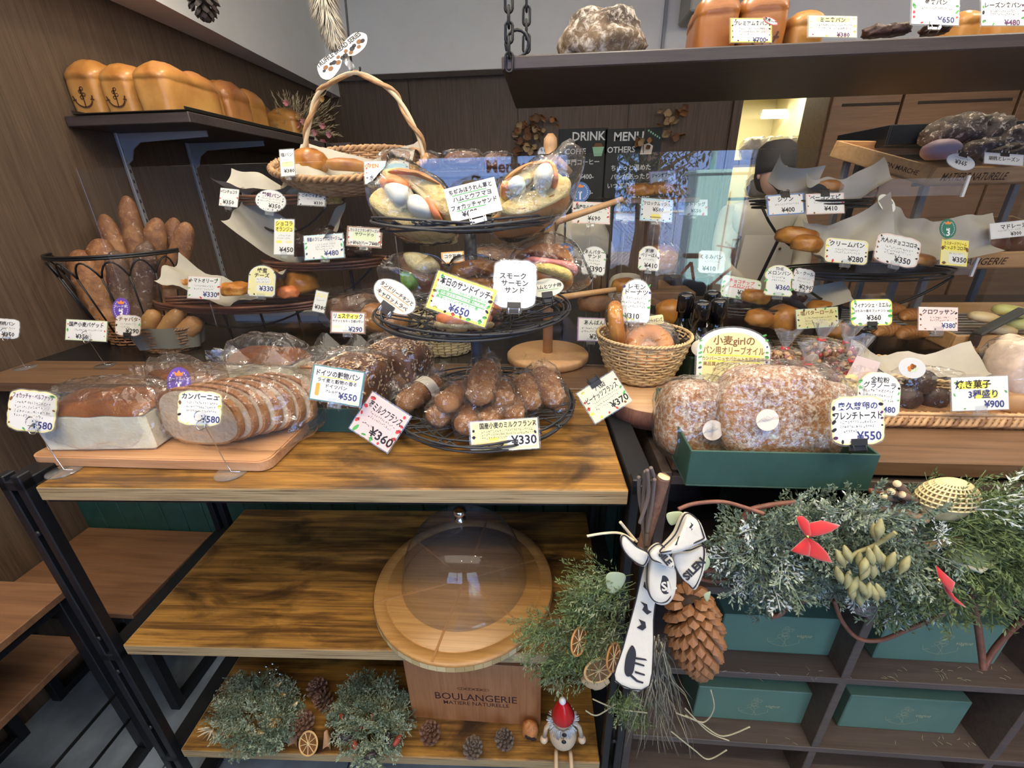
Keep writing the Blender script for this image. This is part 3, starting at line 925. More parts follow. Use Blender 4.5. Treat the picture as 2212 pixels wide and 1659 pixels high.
# right hand counter with the cubby shelves under it
xr0 = .27
t = thing('front_counter', 'brown wood counter top carrying the toast box and snack baskets', 'counter', (1.4, 1.0, FL))
MB().box(((xr0 + 2.68) / 2, (.80 + 1.135) / 2, ZC - .018), (2.68 - xr0, .335, .036), .003).build('worktop', M_COUNTER, t)
t = thing('cubby_shelf', 'grey brown open cubby shelf with green boxes under the front counter', 'shelf unit', (.8, .9, FL))
yf, ybk = .80, 1.12
zsh = [at(1500, 1268, y=yf).z, at(1886, 1470, y=yf).z, at(1785, 1617, y=yf).z]
xv = [at(1452, 1100, y=yf).x, at(1838, 1440, y=yf).x, at(2196, 1575, y=yf).x, 2.1, 2.5]
zz = [ZC - .05] + zsh + [zsh[2] - (zsh[1] - zsh[2])]
zz[-1] = max(zz[-1], FL + .01)
for z in zz:
 MB().box(((xv[0] + xv[-1]) / 2, (yf + ybk) / 2, z - .011), (xv[-1] - xv[0] + .022, ybk - yf, .022), .0015).build('shelf', M_CUBBY, t)
for i, x in enumerate(xv):
 for a, b in zip(zz[:-1], zz[1:]):
  if i in (0, len(xv) - 1):
   continue
  MB().box((x, (yf + ybk) / 2 + .0, (a - .022 + b) / 2), (.022, ybk - yf - .002, a - .022 - b), .0015).build('divider', M_CUBBY, t)
for x in (xv[0] - .022, xv[-1] + .022):
 MB().box((x, (yf + ybk) / 2, (ZC - .04 + FL) / 2), (.022, ybk - yf, ZC - .04 - FL), .0015).build('side_panel', M_CUBBY, t)
MB().box(((xv[0] + xv[-1]) / 2, ybk + .008, (ZC - .04 + FL) / 2), (xv[-1] - xv[0], .012, ZC - .04 - FL), 0).build('back_panel', M_DARKWOOD, t)
ZSH = zz
# rustic three tier table
TA = math.atan2(.044, 1.163)
TM = Matrix.Translation((-1.0, .6375, 0)) @ Matrix.Rotation(TA, 4, 'Z')
t = thing('rustic_shelf_table', 'three tier rustic brown board table with black metal frame', 'table', M=TM)
TW = 1.158; TD = .49
T2 = .51; T3 = .08
for z in (ZC, T2, T3):
 th = .033
 TD = .452 if z == ZC else .49
 o = MB(); o.box((TW / 2, TD / 2, z - th / 2), (TW, TD, th - .001), .002, 0)
 b = o.build('tier_board', M_RUSTIC, t, world=False)
 e = MB()
 for y_, in ((-.0006,), (TD + .0006,)):
  e.box((TW / 2, y_, z - th / 2 - .001), (TW - .002, .0016, th - .004), 0)
 e.box((-.0006, TD / 2, z - th / 2 - .001), (.0016, TD - .002, th - .004), 0)
 e.build('edge_band', M_RUSTEDGE, b, world=False)
TD = .452
for s_, x in ((0, -.052), (1, TW + .03)):
 for y_ in (.0, TD - .02):
  for dx in (-.016, .016):
   MB().box((x + dx, y_ + .012, (ZC + FL) / 2 + .012), (.018, .024, ZC - FL + .02), .002).build('leg', M_BLACK, t, world=False)
 for z in (ZC - .002, T2 - .05, T3 - .05, FL + .02):
  MB().box((x, TD / 2, z), (.050, TD, .022), .002).build('side_rail', M_BLACK, t, world=False)
 for z in (ZC - .12, T2 + .02, T2 - .1, T3 + .1):
  MB().lathe([(0, -.004), (.006, -.003), (.006, .001), (0, .002)], 10, Matrix.Translation((x, -.001, z)) @ Matrix.Rotation(PI / 2, 4, 'X')).build('bolt', M_BLACK, t, world=False)
for y_ in (.03, TD - .03):
 for z in (ZC - .045, T2 - .045, T3 - .045):
  MB().box((TW / 2, y_, z), (TW + .04, .02, .02), .002).build('cross_rail', M_BLACK, t, world=False)
def low_table(label, xr, y0, y1, z, zb=None, xl=XW + .01, lower=None):
 t = thing('low_table', label, 'table', ((xl + xr) / 2, (y0 + y1) / 2, FL))
 MB().box(((xl + xr) / 2, (y0 + y1) / 2, z - .011), (xr - xl, y1 - y0, .022), .002).build('tabletop', M_LOWTOP, t)
 for x in (xl + .03, xr - .03):
  for y_ in (y0 + .02, y1 - .02):
   MB().box((x, y_, (z - .022 + FL) / 2), (.034, .03, z - .022 - FL), .002).build('leg', M_BLACK, t)
  MB().box((x, (y0 + y1) / 2, z - .037), (.034, y1 - y0 - .07, .028), .002).build('side_rail', M_BLACK, t)
  MB().box((x, (y0 + y1) / 2, FL + .016), (.034, y1 - y0 - .07, .028), .002).build('side_rail', M_BLACK, t)
 for y_ in (y0 + .02, y1 - .02):
  MB().box(((xl + xr) / 2, y_, z - .037), (xr - xl - .1, .026, .028), .002).build('cross_rail', M_BLACK, t)
 if lower:
  MB().box(((xl + xr) / 2, (y0 + y1) / 2, lower), (xr - xl - .1, y1 - y0, .022), .002).build('lower_shelf', M_LOWTOP, t)
 return t
low_table('low walnut table with black frame against the green planks', -1.285, .875, 1.24, .295)
zn = at(155, 1262, x=-1.285)
tn = low_table('near walnut table with black legs at the left wall', -1.285, -.10, zn.y, zn.z, lower=at(180, 1430, x=-1.285).z)
for z in (.10, -.02):
 MB().tube([(-1.30, -.05, z), (-1.30, zn.y - .03, z)], .005, 6).build('rod', M_BLACK, tn)
# hanging shelf on chains
ys0, ys1 = 1.30, 1.84
A_ = at(1083, 121, y=ys0); B_ = at(1088, 152, y=ys0)
t = thing('hanging_shelf', 'dark wooden shelf board hung on black chains above the glass', 'shelf', (1.2, 1.55, B_.z))
MB().box(((A_.x + 2.66) / 2, (ys0 + ys1) / 2, (A_.z + B_.z) / 2), (2.66 - A_.x, ys1 - ys0, A_.z - B_.z), .003).build('board', M_SHELFDARK, t)
ZHS = A_.z
def chain(p0, p1, t, r=.0035, L=.040):
 p0 = Vector(p0); p1 = Vector(p1); n = int((p1 - p0).length / (L * .72)); d = (p1 - p0) / n
 m = MB(); l = MB()
 ref = Vector((0, 1, 0)); zx = d.normalized(); xx = ref.cross(zx).normalized(); yy = zx.cross(xx)
 ov = [(math.cos(a) * L * .22, (math.copysign(L * .30, math.sin(a)) if abs(math.sin(a)) > .01 else 0) + math.sin(a) * L * .22) for a in [2 * PI * i / 14 + .2 for i in range(14)]]
 sh = MB(); sh.tube([(x, 0, y) for x, y in ov], r, 5, True)
 me = None
 for i in range(n):
  M = fr(p0 + d * (i + .5), xx, yy, zx) @ Matrix.Rotation(PI / 2 * (i % 2), 4, 'Z')
  if me is None:
   o = sh.build('link', M_BLACK, t, world=False); me = o.data
  else:
   o = bpy.data.objects.new('link', me); COL.objects.link(o); o.parent = t
  o.matrix_basis = BASIS[t.name].inverted() @ M
for px, yy in ((1100, ys0 - .006), (1137, ys0 + .12)):
 q = at(px, 150 if px == 1100 else 108, y=yy)
 tc = thing('chain', 'black link chain at the %s of the hanging shelf' % ('front corner' if px == 1100 else 'left end, second from the front corner'), 'chain', (q.x, yy, q.z))
 chain((q.x, yy, q.z), (q.x + .015, yy, ZT), tc)
tc = thing('chain', 'black link chain looped beneath the far right of the hanging shelf', 'chain', (at(2170, 120, y=ys0).x, ys0, ZHS))
chain((2.45, ys0 - .006, ZHS), (2.45, ys0 - .006, ZT), tc)
m = MB(); q = at(1117, 95, y=ys0 + .02)
torus(m, .028, .004, Matrix.Translation((q.x, q.y, ZHS + .028)) @ Matrix.Rotation(PI / 2, 4, 'X'), 0, 16, 6, 0)
m.build('ring_bolt', M_BLACK, t)
# bread shelf on the left wall
zb_ = at(405, 240, y=1.78); xf_ = zb_.x
t = thing('bread_shelf', 'dark wall shelf on grey steel brackets holding tin loaves', 'shelf', (XW + .2, 2.2, zb_.z))
yfar = at(640, 312, x=xf_).y
MB().box(((XW + .003 + xf_) / 2, (1.78 + yfar + .35) / 2, zb_.z - .018), (xf_ - XW - .003, yfar + .35 - 1.78, .036), .003).build('board', M_SHELFDARK, t)
for yy in (1.98, yfar - .15):
 ol = [(0, 0), (xf_ - XW - .10, 0), (xf_ - XW - .10, -.022), (.09, -.035), (.05, -.06), (.03, -.10), (0, -.12)]
 m = MB(); m.slab(ol, .005, M=Matrix.Translation((XW + .012, yy, zb_.z - .037)))
 m.build('bracket', M_STEEL, t)
 m = MB(); m.box((XW + .008, yy, zb_.z - .05 - .35), (.014, .022, .86), .002)
 m.build('wall_standard', M_STEEL, t)
 m = MB()
 for k in range(18):
  m.box((XW + .0155, yy, zb_.z - .10 - k * .04), (.001, .006, .014), 0)
 m.build('slots', M_BLACKM, t)
tr = MB(); tr.box(((XW + xf_) / 2 + .02, (1.80 + yfar) / 2 + .1, zb_.z + .004), (xf_ - XW - .05, yfar - 1.80 + .25, .005), .002)
for s2 in (-1, 1):
 tr.box(((XW + xf_) / 2 + .02 + s2 * ((xf_ - XW - .05) / 2), (1.80 + yfar) / 2 + .1, zb_.z + .010), (.004, yfar - 1.80 + .25, .012), .001)
tag(tr.build('baking_tray', mat('dark_tray_metal', (.05, .045, .04), .3, .7)), 'thin dark baking tray under the tin loaves on the wall shelf', 'tray')
ZWS = zb_.z + .007; XWS = xf_; YWS = yfar
# ================================================================== MATERIALS FOR FOOD AND PAPER
CRUST = bread('golden_crust', (.62, .33, .10), (.28, .10, .030), 7, 0, .38, .25, 40)
CRUSTD = bread('dark_bread_crust', (.30, .15, .065), (.085, .035, .018), 9, .0, .55, .6, 50)
FLOURED = bread('floured_crust', (.46, .22, .075), (.20, .075, .024), 22, .16, .7, .9, 60, flour_scale=110)
CAMP = bread('rustic_floured_crust', (.20, .12, .07), (.075, .045, .030), 8, .5, .85, .9, 45)
RYE = bread('rye_crust', (.24, .10, .032), (.09, .032, .012), 12, 0, .5, .7, 70)
BAGUET = bread('baguette_crust', (.46, .23, .085), (.17, .065, .024), 22, .08, .6, .7, 70)
CRUMB = bread('pale_crumb', (.76, .74, .58), (.66, .61, .42), 30, 0, .9, .35, 110, top=False)
CRUMBY = bread('yellow_crumb', (.80, .64, .30), (.50, .32, .09), 60, 0, .85, 1.0, 95, top=False, mid=.62, spread=.12)
CRUMBG = bread('campagne_crumb', (.60, .48, .34), (.46, .34, .22), 60, 0, .9, .8, 70, top=False)
BUNM = bread('bun_crust', (.62, .29, .05), (.24, .075, .014), 14, 0, .28, .3, 50, spread=.26)
DONUT = bread('doughnut_cake', (.70, .33, .045), (.42, .135, .015), 14, 0, .6, .3, 90)
OATM = bread('oat_topping', (.62, .42, .22), (.42, .24, .10), 60, .3, .8, .4, 90, top=False)
CHOC = bread('chocolate_dough', (.085, .035, .022), (.030, .014, .010), 10, .12, .5, .5, 50)
SUGAR = bread('sugared_toast_crust', (.52, .23, .06), (.20, .075, .025), 7, .50, .8, 1.0, 90, flour_scale=105)
EGGW = mat('egg_white', (.74, .73, .60), .4)
HAM = mat('pink_ham', (.72, .24, .20), .4, var=.25, vs=60)
SALMON = mat('orange_salmon', (.86, .26, .09), .35, var=.2, vs=60)
LETT = mat('green_lettuce', (.10, .22, .04), .5, var=.4, vs=50)
PAPER = mat('baking_paper', (.40, .37, .31), .7, var=.06, vs=9, bump=.3, bs=30)
FILM = film('cellophane', (.985, .985, .985), .02, 1.5, .05, .5, 30, 1.6)
FILM2 = film('cellophane_loose', (.96, .96, .97), .09, 1.5, .12, 1.0, 16, 1.1)
INK = mat('black_marker_ink', (.015, .014, .02), .7)
INKB = mat('navy_marker_ink', (.03, .04, .16), .7)
INKS = {'k': INK, 'b': INKB, 'p': mat('purple_ink', (.10, .02, .10), .7), 'r': mat('red_ink', (.65, .05, .05), .7),
  'g': mat('green_ink', (.10, .42, .10), .7), 'o': mat('orange_ink', (.80, .24, .05), .7), 'w': mat('white_chalk', (.80, .82, .80), .8),
  'n': mat('brown_ink', (.20, .09, .03), .7), 'c': mat('chalk_green', (.35, .65, .40), .8), 'y': mat('yellow_highlight', (.92, .80, .10), .7),
  'gold': mat('gold_foil_print', (.52, .45, .24), .5), 'e': mat('grey_print', (.35, .36, .36), .7)}
BG = {'w': (.70, .70, .67), 'cream': (.72, .68, .50), 'yellow': (.82, .70, .12), 'lyellow': (.72, .66, .34), 'pink': (.86, .60, .52), 'lpink': (.70, .55, .50),
     'teal': (.08, .24, .23), 'brown': (.34, .18, .12), 'purple': (.42, .22, .46), 'blue': (.12, .22, .48), 'lgreen': (.64, .72, .48), 'lblue': (.45, .70, .78),
     'grey': (.62, .64, .64), 'orange': (.88, .36, .06), 'beige': (.80, .72, .58), 'red': (.60, .10, .08), 'green': (.08, .30, .12), 'ivory': (.74, .64, .52), 'dk': (.25, .25, .22)}
def bg(k):
 return mat('card_' + k, BG[k], .45)
def stroke(mb, pts, wdt, mi=0, M=None, z=0.0):
 """flat pen stroke through 2D points"""
 P = np.array(pts, float)
 T = np.gradient(P, axis=0); T /= np.maximum(np.linalg.norm(T, axis=1, keepdims=True), 1e-9)
 Nn = np.stack([-T[:, 1], T[:, 0]], 1) * wdt / 2
 v = [(p[0], p[1], z) for p in (P + Nn)] + [(p[0], p[1], z) for p in (P - Nn)]
 n = len(P)
 return mb.add(v, [(i + n, i + 1 + n, i + 1, i) for i in range(n - 1)], mi, M, False)
def scribble(mb, x0, x1, y, h, mi, M, z, rs):
 """a line of small handwriting too fine to read"""
 x = x0
 while x < x1 - h * .5:
  cw = h * rs.uniform(.55, .95)
  for k in range(rs.choice((2, 3, 3))):
   a = (x + rs.uniform(0, cw * .6), y + rs.uniform(-.45, .45) * h)
   b = (x + rs.uniform(.3, 1) * cw, y + rs.uniform(-.45, .45) * h)
   if rs.random() < .5:
    b = (b[0], a[1] + rs.uniform(-.1, .1) * h)
   c = ((a[0] + b[0]) / 2 + rs.uniform(-.1, .1) * h, (a[1] + b[1]) / 2 + rs.uniform(-.15, .15) * h)
   stroke(mb, [a, c, b], h * .11, mi, M, z)
  x += cw + h * .12
def card(label, px, py, w_, h_, rot, y, shape='rect', bgc='w', border=None, texts=(), small=(), doodles=(), hl=None, clip='b', cat='price card', group=None, tilt=0, z=None, name='price_card', ul=None, clipc='a', bw=.07, M=None, sleeve=True):
 """hand-written card. texts: (string, x, y, size, ink[, rot]) with x,y,size as fractions of width/height (y up, origin centre)"""
 p = at(px, py, y=y) if z is None else at(px, py, z=z)
 s = mpp(p)
 if M is None:
  M = facing(p, rot, tilt)
 W, H = w_ * s, h_ * s
 t = thing(name, label, cat, M=M, group=group)
 ol = card_outline(shape, W, H)
 th = .0010
 MB().plate(ol, th, 0).build('sheet', bg(border or bgc), t, world=False)
 z1 = th + .00025
 if border:
  MB().plate([(x * (1 - bw), yy * (1 - bw * W / H * .8)) for x, yy in ol], .0003, 0, None, th - .0001).build('panel', bg(bgc), t, world=False)
 if hl:
  m = MB()
  for (x, yy, ww, hh, c) in hl:
   m = MB(); m.plate([(x * W + a, yy * H + b) for a, b in rrect(ww * W, hh * H, .3, 3)], .0002, 0, None, th + .0001); m.build('highlight', bg(c), t, world=False)
 rs = random.Random(int(px * 7 + py))
 inks = []; m = MB()
 def ik(k):
  if k not in inks:
   inks.append(k)
  return inks.index(k)
 z2 = z1 + .0003
 for tx in texts:
  m.text(tx[0], tx[1] * W, tx[2] * H, tx[3] * H * 1.12, ik(tx[4]), None, 'C', .020 if tx[3] > .14 else .012, z2, maxw=W * (.84 if tx[2] > .1 else .9), res=2 if tx[3] * h_ > 12 else 1, rot=R(tx[5]) if len(tx) > 5 else 0)
 if ul:
  for (x0, x1, yy, c) in ul:
   stroke(m, [(x0 * W, yy * H), ((x0 + x1) / 2 * W, yy * H + .004 * H), (x1 * W, yy * H - .008 * H)], .022 * H, ik(c), None, z2)
 if len(m.f):
  m.build('lettering', [INKS[k] for k in inks], t, world=False)
 if small:
  m = MB()
  for (x0, x1, yy, hh) in small:
   scribble(m, x0 * W, x1 * W, yy * H, hh * H, 0, None, z2, rs)
  m.build('small_writing', INKS['k'], t, kind='stuff', world=False)
 if doodles:
  cols = doodles[0]; m = MB(); n = doodles[1]; mi = 0
  for i in range(n):
   a = 2 * PI * (i + .3 * rs.random()) / n
   c, s2 = math.cos(a), math.sin(a)
   e = (abs(c) ** 6 + abs(s2) ** 6) ** (-1 / 6)
   x, yy = c * e * W * (.455 if shape != 'oval' else .40), s2 * e * H * (.445 if shape != 'oval' else .40)
   if s2 > .75 and len(texts) > 1 and texts[0][2] > .2 and abs(x) < W * .38:
    continue
   if doodles[2] and s2 < -.5 and c > 0:
    continue
   r = (H * doodles[3] if len(doodles) > 3 else H * .06) * .78
   r *= rs.uniform(.6, 1.2)
   k = rs.randrange(len(cols))
   q = 8
   kk = rs.choice((1, .6, 1.4)); ro = rs.uniform(0, 3)
   o_ = []
   for j in range(q):
    b = 2 * PI * j / q
    u_, v_ = r * math.cos(b) * (1.5 if cols[k] in 'gw' else 1.05) * kk ** .5, r * math.sin(b) * .7
    o_.append((x + u_ * math.cos(ro) - v_ * math.sin(ro), yy + u_ * math.sin(ro) + v_ * math.cos(ro)))
   m.plate(o_, .0002, k, None, th + .0003)
   if rs.random() < .5:
    stroke(m, [(x - r, yy), (x, yy + r * .5), (x + r, yy)], r * .22, len(cols), None, z2 + .0003)
  m.build('drawings', [INKS[c] if c in INKS else bg(c) for c in cols] + [INK], t, kind='stuff', world=False)
 if sleeve:
  MB().plate([(x * 1.05, yy * 1.06) for x, yy in ol], .0003, 0, None, -.0004).build('plastic_sleeve', M_ACRYL, t, world=False)
 if clip:
  m = MB()
  sg = -1 if clip == 'b' else 1
  cm = {'a': M_ACRYL, 'c': M_CHROME, 'k': M_BLACKM}[clipc]
  cw = min(W * .35, .03)
  m.box((0, sg * (H / 2 + .004), -.002), (cw, .014, .004), .0008)
  m.box((0, sg * (H / 2 - .004), th + .002), (cw * .9, .012, .0012), .0004)
  m.tube([(-cw * .35, sg * (H / 2 - .002), .002), (-cw * .35, sg * (H / 2 + .010), .006), (-cw * .35, sg * (H / 2 + .016), -.006)], .0010, 5)
  m.tube([(cw * .35, sg * (H / 2 - .002), .002), (cw * .35, sg * (H / 2 + .010), .006), (cw * .35, sg * (H / 2 + .016), -.006)], .0010, 5)
  m.build('clip', cm, t, world=False)
 return t
def smooth_poly(pts, n):
 """closed Catmull-Rom through points"""
 k = len(pts); out = []
 for i in range(n):
  t = i * k / n; a = int(t); q = t - a
  p0, p1, p2, p3 = (np.array(pts[(a + j - 1) % k], float) for j in range(4))
  out.append(tuple(.5 * ((2 * p1) + (-p0 + p2) * q + (2 * p0 - 5 * p1 + 4 * p2 - p3) * q * q + (-p0 + 3 * p1 - 3 * p2 + p3) * q ** 3)))
 return out
def pillow(mb, pts, y, t, mi=0, n=28, seed=0, amp=.06, sharp=False, flat=.0, dz=0.0):
 """solid with the given outline (photo pixels) standing at depth y, plumped to thickness t"""
 cx = sum(p[0] for p in pts) / len(pts); cy = sum(p[1] for p in pts) / len(pts)
 c = at(cx, cy, y=y); dep = (c - EYE).dot(CF)
 P = [EYE + ray(*p) * dep for p in (smooth_poly(pts, n) if not sharp else pts)]
 n = len(P); V = []; Fc = []
 prof = [(0, 1.0), (.45, .95), (.8, .78), (.95, .5), (1.0, .2)] if not flat else [(0, 1.0), (.8, .985), (1.0, .93), (1.0, .5), (1.0, .2)]
 for sg in (1, -1):
  for d, sc in prof:
   for q in P:
    v = c + (q - c) * sc
    k = 1 + amp * 2 * nz(v, 28, seed) * (1 if d > 0 else 0)
    V.append(tuple(v - CF * (sg * d * t / 2 * k) - CF * dz))
 m = len(prof)
 for sidx in (0, 1):
  b = sidx * m * n
  for i in range(m - 1):
   for k in range(n):
    l = (k + 1) % n
    q = (b + i * n + k, b + i * n + l, b + (i + 1) * n + l, b + (i + 1) * n + k)
    Fc.append(q if sidx else q[::-1])
  q = tuple(b + (m - 1) * n + k for k in range(n))
  Fc.append(q if sidx else q[::-1])
 return mb.add(V, Fc, mi)
def lump(name, label, cat, px, py, w_, h_, y, m_, depth=None, amp=.06, seed=0, rot=0, flat=.25, part='loaf', group=None, pw=1.2, n2=2.2, nu=26, f=2.0, bag=False, extra=None):
 p = at(px, py, y=y); s = mpp(p)
 rx, rz = w_ * s / 2, h_ * s / 2
 ry = depth / 2 if depth else (rx + rz) / 2
 M = Matrix.Translation(p) @ Matrix.Rotation(R(rot), 4, 'Y')
 if not bag and extra is None:
  o = blob(MB(), (rx, ry, rz), None, amp, f, seed, nu, 15, flat, pw=pw, n2=n2).build(name, m_)
  o.matrix_world = M
  return tag(o, label, cat, group)
 t = thing(name, label, cat, M=M, group=group)
 blob(MB(), (rx, ry, rz), None, amp, f, seed, nu, 15, flat, pw=pw, n2=n2).build(part, m_, t, world=False)
 if extra:
  extra(t, rx, ry, rz)
 if bag:
  bagshape(MB(), (rx * 2.25, ry * 2.2, rz * 2.2), None, seed, fin=(1, rx * .5, rz * .3) if bag == 2 else None, crinkle=.10, nu=24, nv=14).build('bag', FILM, t, world=False)
 return t
# ================================================================== LEFT END OF THE RUSTIC TABLE: board and big bags
bl = at(65, 1008, z=ZC); br = at(590, 1012, z=ZC); bk = at(664, 922, z=ZC)
bx0, bx1, by0, by1 = bl.x, br.x, .705, .935
t = thing('cutting_board', 'thick reddish wooden cutting board under the bagged loaves at left', 'board', ((bx0 + bx1) / 2, (by0 + by1) / 2, ZC))
BT = ZC + .024
m = MB(); ol = [(x + (bx0 + bx1) / 2, y_ + (by0 + by1) / 2) for x, y_ in rrect(bx1 - bx0, by1 - by0, .10, 5)]
m.plate([(x, y_) for x, y_ in ol], .020, 0, None, ZC + .002)
m.plate([((x - (bx0 + bx1) / 2) * .985 + (bx0 + bx1) / 2, (y_ - (by0 + by1) / 2) * .97 + (by0 + by1) / 2) for x, y_ in ol], .024, 0, None, ZC)
m.build('plank', wood('acacia_board', [(.3, (.36, .18, .085)), (.5, (.52, .28, .14)), (.75, (.64, .40, .23))], 'x', 6, 20, .4, .05), t)
# focaccia loaves: pale cut faces, glossy brown top
def focaccia(label, c, wd, dp, h, rz, seed, fin):
 M = TRS((c[0], c[1], BT), R(rz))
 t = thing('focaccia_loaf', label, 'bread', M=M)
 m = MB()
 def top(u, v):
  x = (u - .5) * wd; y_ = (v - .5) * dp
  e = min(u, 1 - u, v, 1 - v)
  z = h * (.80 + .20 * min(1, e * 7) ** .5) + .008 * nz((x * 20, y_ * 20, 0), 1, seed)
  return (x * 1.01, y_ * 1.01, z)
 m.grid(top, 16, 10, 1)
 m.box((0, 0, h * .41), (wd, dp, h * .82), .006, 0)
 m.box((0, dp * .44, h * .42), (wd * 1.01, dp * .13, h * .80), .006, 1)
 m.build('crumb', [CRUMB, bread('focaccia_top', (.27, .10, .028), (.10, .032, .010), 14, 0, .22, .5, 40)], t, world=False)
 m = MB(); bagshape(m, (wd * 1.12, dp * 1.15, h * 1.35), Matrix.Translation((0, 0, h * .62)), seed, fin=fin, crinkle=.06, nu=44, nv=24)
 m.build('bag', FILM, t, world=False)
 return t
f0 = at(52, 985, z=BT); f1 = at(300, 988, z=BT)
focaccia('front focaccia in a clear bag with a pale cut face on the board', ((f0.x + f1.x) / 2 + .02, .79, 0), abs(f1.x - f0.x) * .93, .12, .105, 4, 3, (-1, .05, .02, .10))
focaccia('yellowish focaccia in a bag between front focaccia and sliced loaf', (-.86, .895, 0), .20, .085, .115, -28, 5, (-1, .06, .03, .08))
focaccia('rearmost bagged focaccia standing behind the purple number one badge', (-.72, 1.02, -.02), .19, .09, .13, -6, 8, (-1, .06, .03, .08))
# sliced country loaves
def dshape(wd, h, seed=0, n=36):
 o = []
 for i in range(n):
  a = 2 * PI * i / n - PI / 2
  c, s_ = math.cos(a), math.sin(a)
  e = (abs(c) ** 2.7 + abs(s_) ** 2.7) ** (-1 / 2.7)
  z = s_ * e
  if z < 0:
   z *= .86
  k = 1 + .03 * math.sin(a * 3 + seed)
  o.append((c * e * wd / 2 * k, h * .46 + z * h / 2 * k))
 return o
def sliced(label, c, wd, h, rz, n, step, seed, zb=None, sx=.014):
 zb = BT if zb is None else zb
 M = TRS((c[0], c[1], zb), R(rz))
 t = thing('sliced_country_loaf', label, 'bread', M=M)
 m = MB(); o_ = dshape(wd, h, seed)
 inner = [(x * .94, (z - h * .45) * .93 + h * .45) for x, z in o_]
 m.slab(o_, .0145, 1, 1)
 m.slab(inner, .0152, 0, 0)
 first = None
 for i in range(n):
  k = 1 - .010 * i * i / n * 1.2
  if first is None:
   first = m.build('slice', [CRUMBG, FLOURED], t, world=False); o = first
  else:
   o = bpy.data.objects.new('slice', first.data); COL.objects.link(o); o.parent = t
  o.matrix_basis = TRS((i * sx + .002 * math.sin(i * 2.1), i * step, 0), R(-1.5 * i), R(-4 - 1.2 * i)) @ Matrix.Diagonal((k, 1, k, 1))
 m = MB(); bagshape(m, (wd * 1.1 + n * sx, n * step + .05, h * 1.2), Matrix.Translation((n * sx / 2, n * step / 2 - .005, h * .54)), seed, crinkle=.06, nu=44, nv=24)
 def fin(u, v):
  return ((u - .5) * wd * 1.05, n * step + .015 + .07 * v, h * .65 + .02 * math.sin(u * 12) * v + .05 * v)
 m.grid(fin, 12, 5)
 m.build('bag', FILM, t, world=False)
 return t
g0 = at(430, 975, z=BT)
sliced('sliced country loaf in a clear bag at the front of the board', (g0.x - .002, .765, 0), .195, .135, -6, 7, .0175, 2, None, .0185)
sliced('second sliced country loaf in a bag behind the front one', (-.60, .985, 0), .19, .125, -8, 6, .018, 6, ZC, .016)
badge = lambda label, px, py, w_, h_, y, col, num, tx='': card(label, px, py, w_, h_, 0, y, 'oval', col, 'white_rim' if 0 else None,
 ((num, 0, -.20, .42, 'wt'), (tx, 0, .12, .12, 'wt'), ('人気', 0, -.02, .10, 'wt')), clip=None, cat='badge', name='rank_badge', sleeve=False)
INKS['wt'] = mat('white_print', (.85, .85, .88), .6)
BG['vio'] = (.13, .07, .36); BG['navy'] = (.04, .14, .38); BG['fgreen'] = (.03, .18, .12)
def rank(label, px, py, w_, h_, y, col, num, tx):
 t = badge(label, px, py, w_, h_, y, col, num, tx)
 p = at(px, py, y=y); s = mpp(p); H = h_ * s; W = w_ * s
 m = MB()
 m.plate([(-.16 * W, .22 * H), (.16 * W, .22 * H), (.2 * W, .36 * H), (.09 * W, .30 * H), (0, .40 * H), (-.09 * W, .30 * H), (-.2 * W, .36 * H)][::1], .0003, 0, None, .0012)
 for i in range(9):
  for s2 in (-1, 1):
   a = R(-60 + i * 14)
   x, y_ = s2 * W * .38 * math.cos(a), H * .38 * math.sin(a)
   m.plate([(x + .03 * W * math.cos(b), y_ + .035 * H * math.sin(b)) for b in (0, 1.2, 2.4, 3.6, 4.8)], .0003, 1, None, .0012)
 m.build('emblem', [INKS['o'], mat('pale_laurel', (.55, .50, .68), .6)], t, kind='stuff', world=False)
 return t
rank('purple oval badge with crown and number 1 on the sliced loaf', 387, 826, 52, 66, .80, 'vio', '1', 'ハード系パン')
def swirl_stand(label, px, py, w_, h_, rot, y, bpx, bpy_, z0, **kw):
 """card on a coiled wire rising from a clear disc"""
 t = card(label, px, py, w_, h_, rot, y, clip=None, **kw)
 M = BASIS[t.name]; p = M.translation; s = mpp(p); H = h_ * s
 base = at(bpx, bpy_, z=z0)
 top = p - CU * (H * .36) - CF * .004 + CR * (H * .1)
 m = MB()
 pts = [base + Vector((.02, .0, .004)), base + Vector((0, 0, .004)), base + (top - base) * .3, base + (top - base) * .92]
 for k in range(26):
  a = k * .5
  pts.append(top + CR * (.009 * math.cos(a)) + CU * (.009 * math.sin(a) + (.010 if k > 12 else -.008)) - CF * .0004 * k)
 m.tube(pts, .0009, 6)
 m.build('wire_holder', M_CHROME, t)
 m = MB(); m.lathe([(0, 0), (.030, 0), (.031, .0015), (.030, .003), (0, .003)], 24, Matrix.Translation(base))
 m.build('disc_base', M_ACRYL, t)
 return t
swirl_stand('yellow edged focaccia card priced 580 on a coiled wire at far left', 70, 888, 104, 88, 6, .72, 140, 1018, ZC, shape='scallop', bgc='w', border='lyellow',
   texts=(('フォカッチャ・ベルファッタ', 0, .36, .13, 'p'), ('¥580', .24, -.32, .22, 'b')), small=((-.36, .38, .20, .07), (-.36, .38, .09, .07), (-.36, .38, -.02, .07), (-.36, .30, -.13, .07)), doodles=('gn', 10, True))
swirl_stand('yellow edged カンパーニュ card priced 580 on a coiled wire', 432, 882, 94, 74, 3, .70, 500, 1022, ZC, shape='scallop', bgc='w', border='lyellow',
   texts=(('カンパーニュ', 0, .34, .17, 'k'), ('¥580', .26, -.30, .24, 'b')), small=((-.30, .40, .16, .07), (-.30, .40, .04, .07), (-.30, .38, -.08, .07)), doodles=('ynk', 9, True))
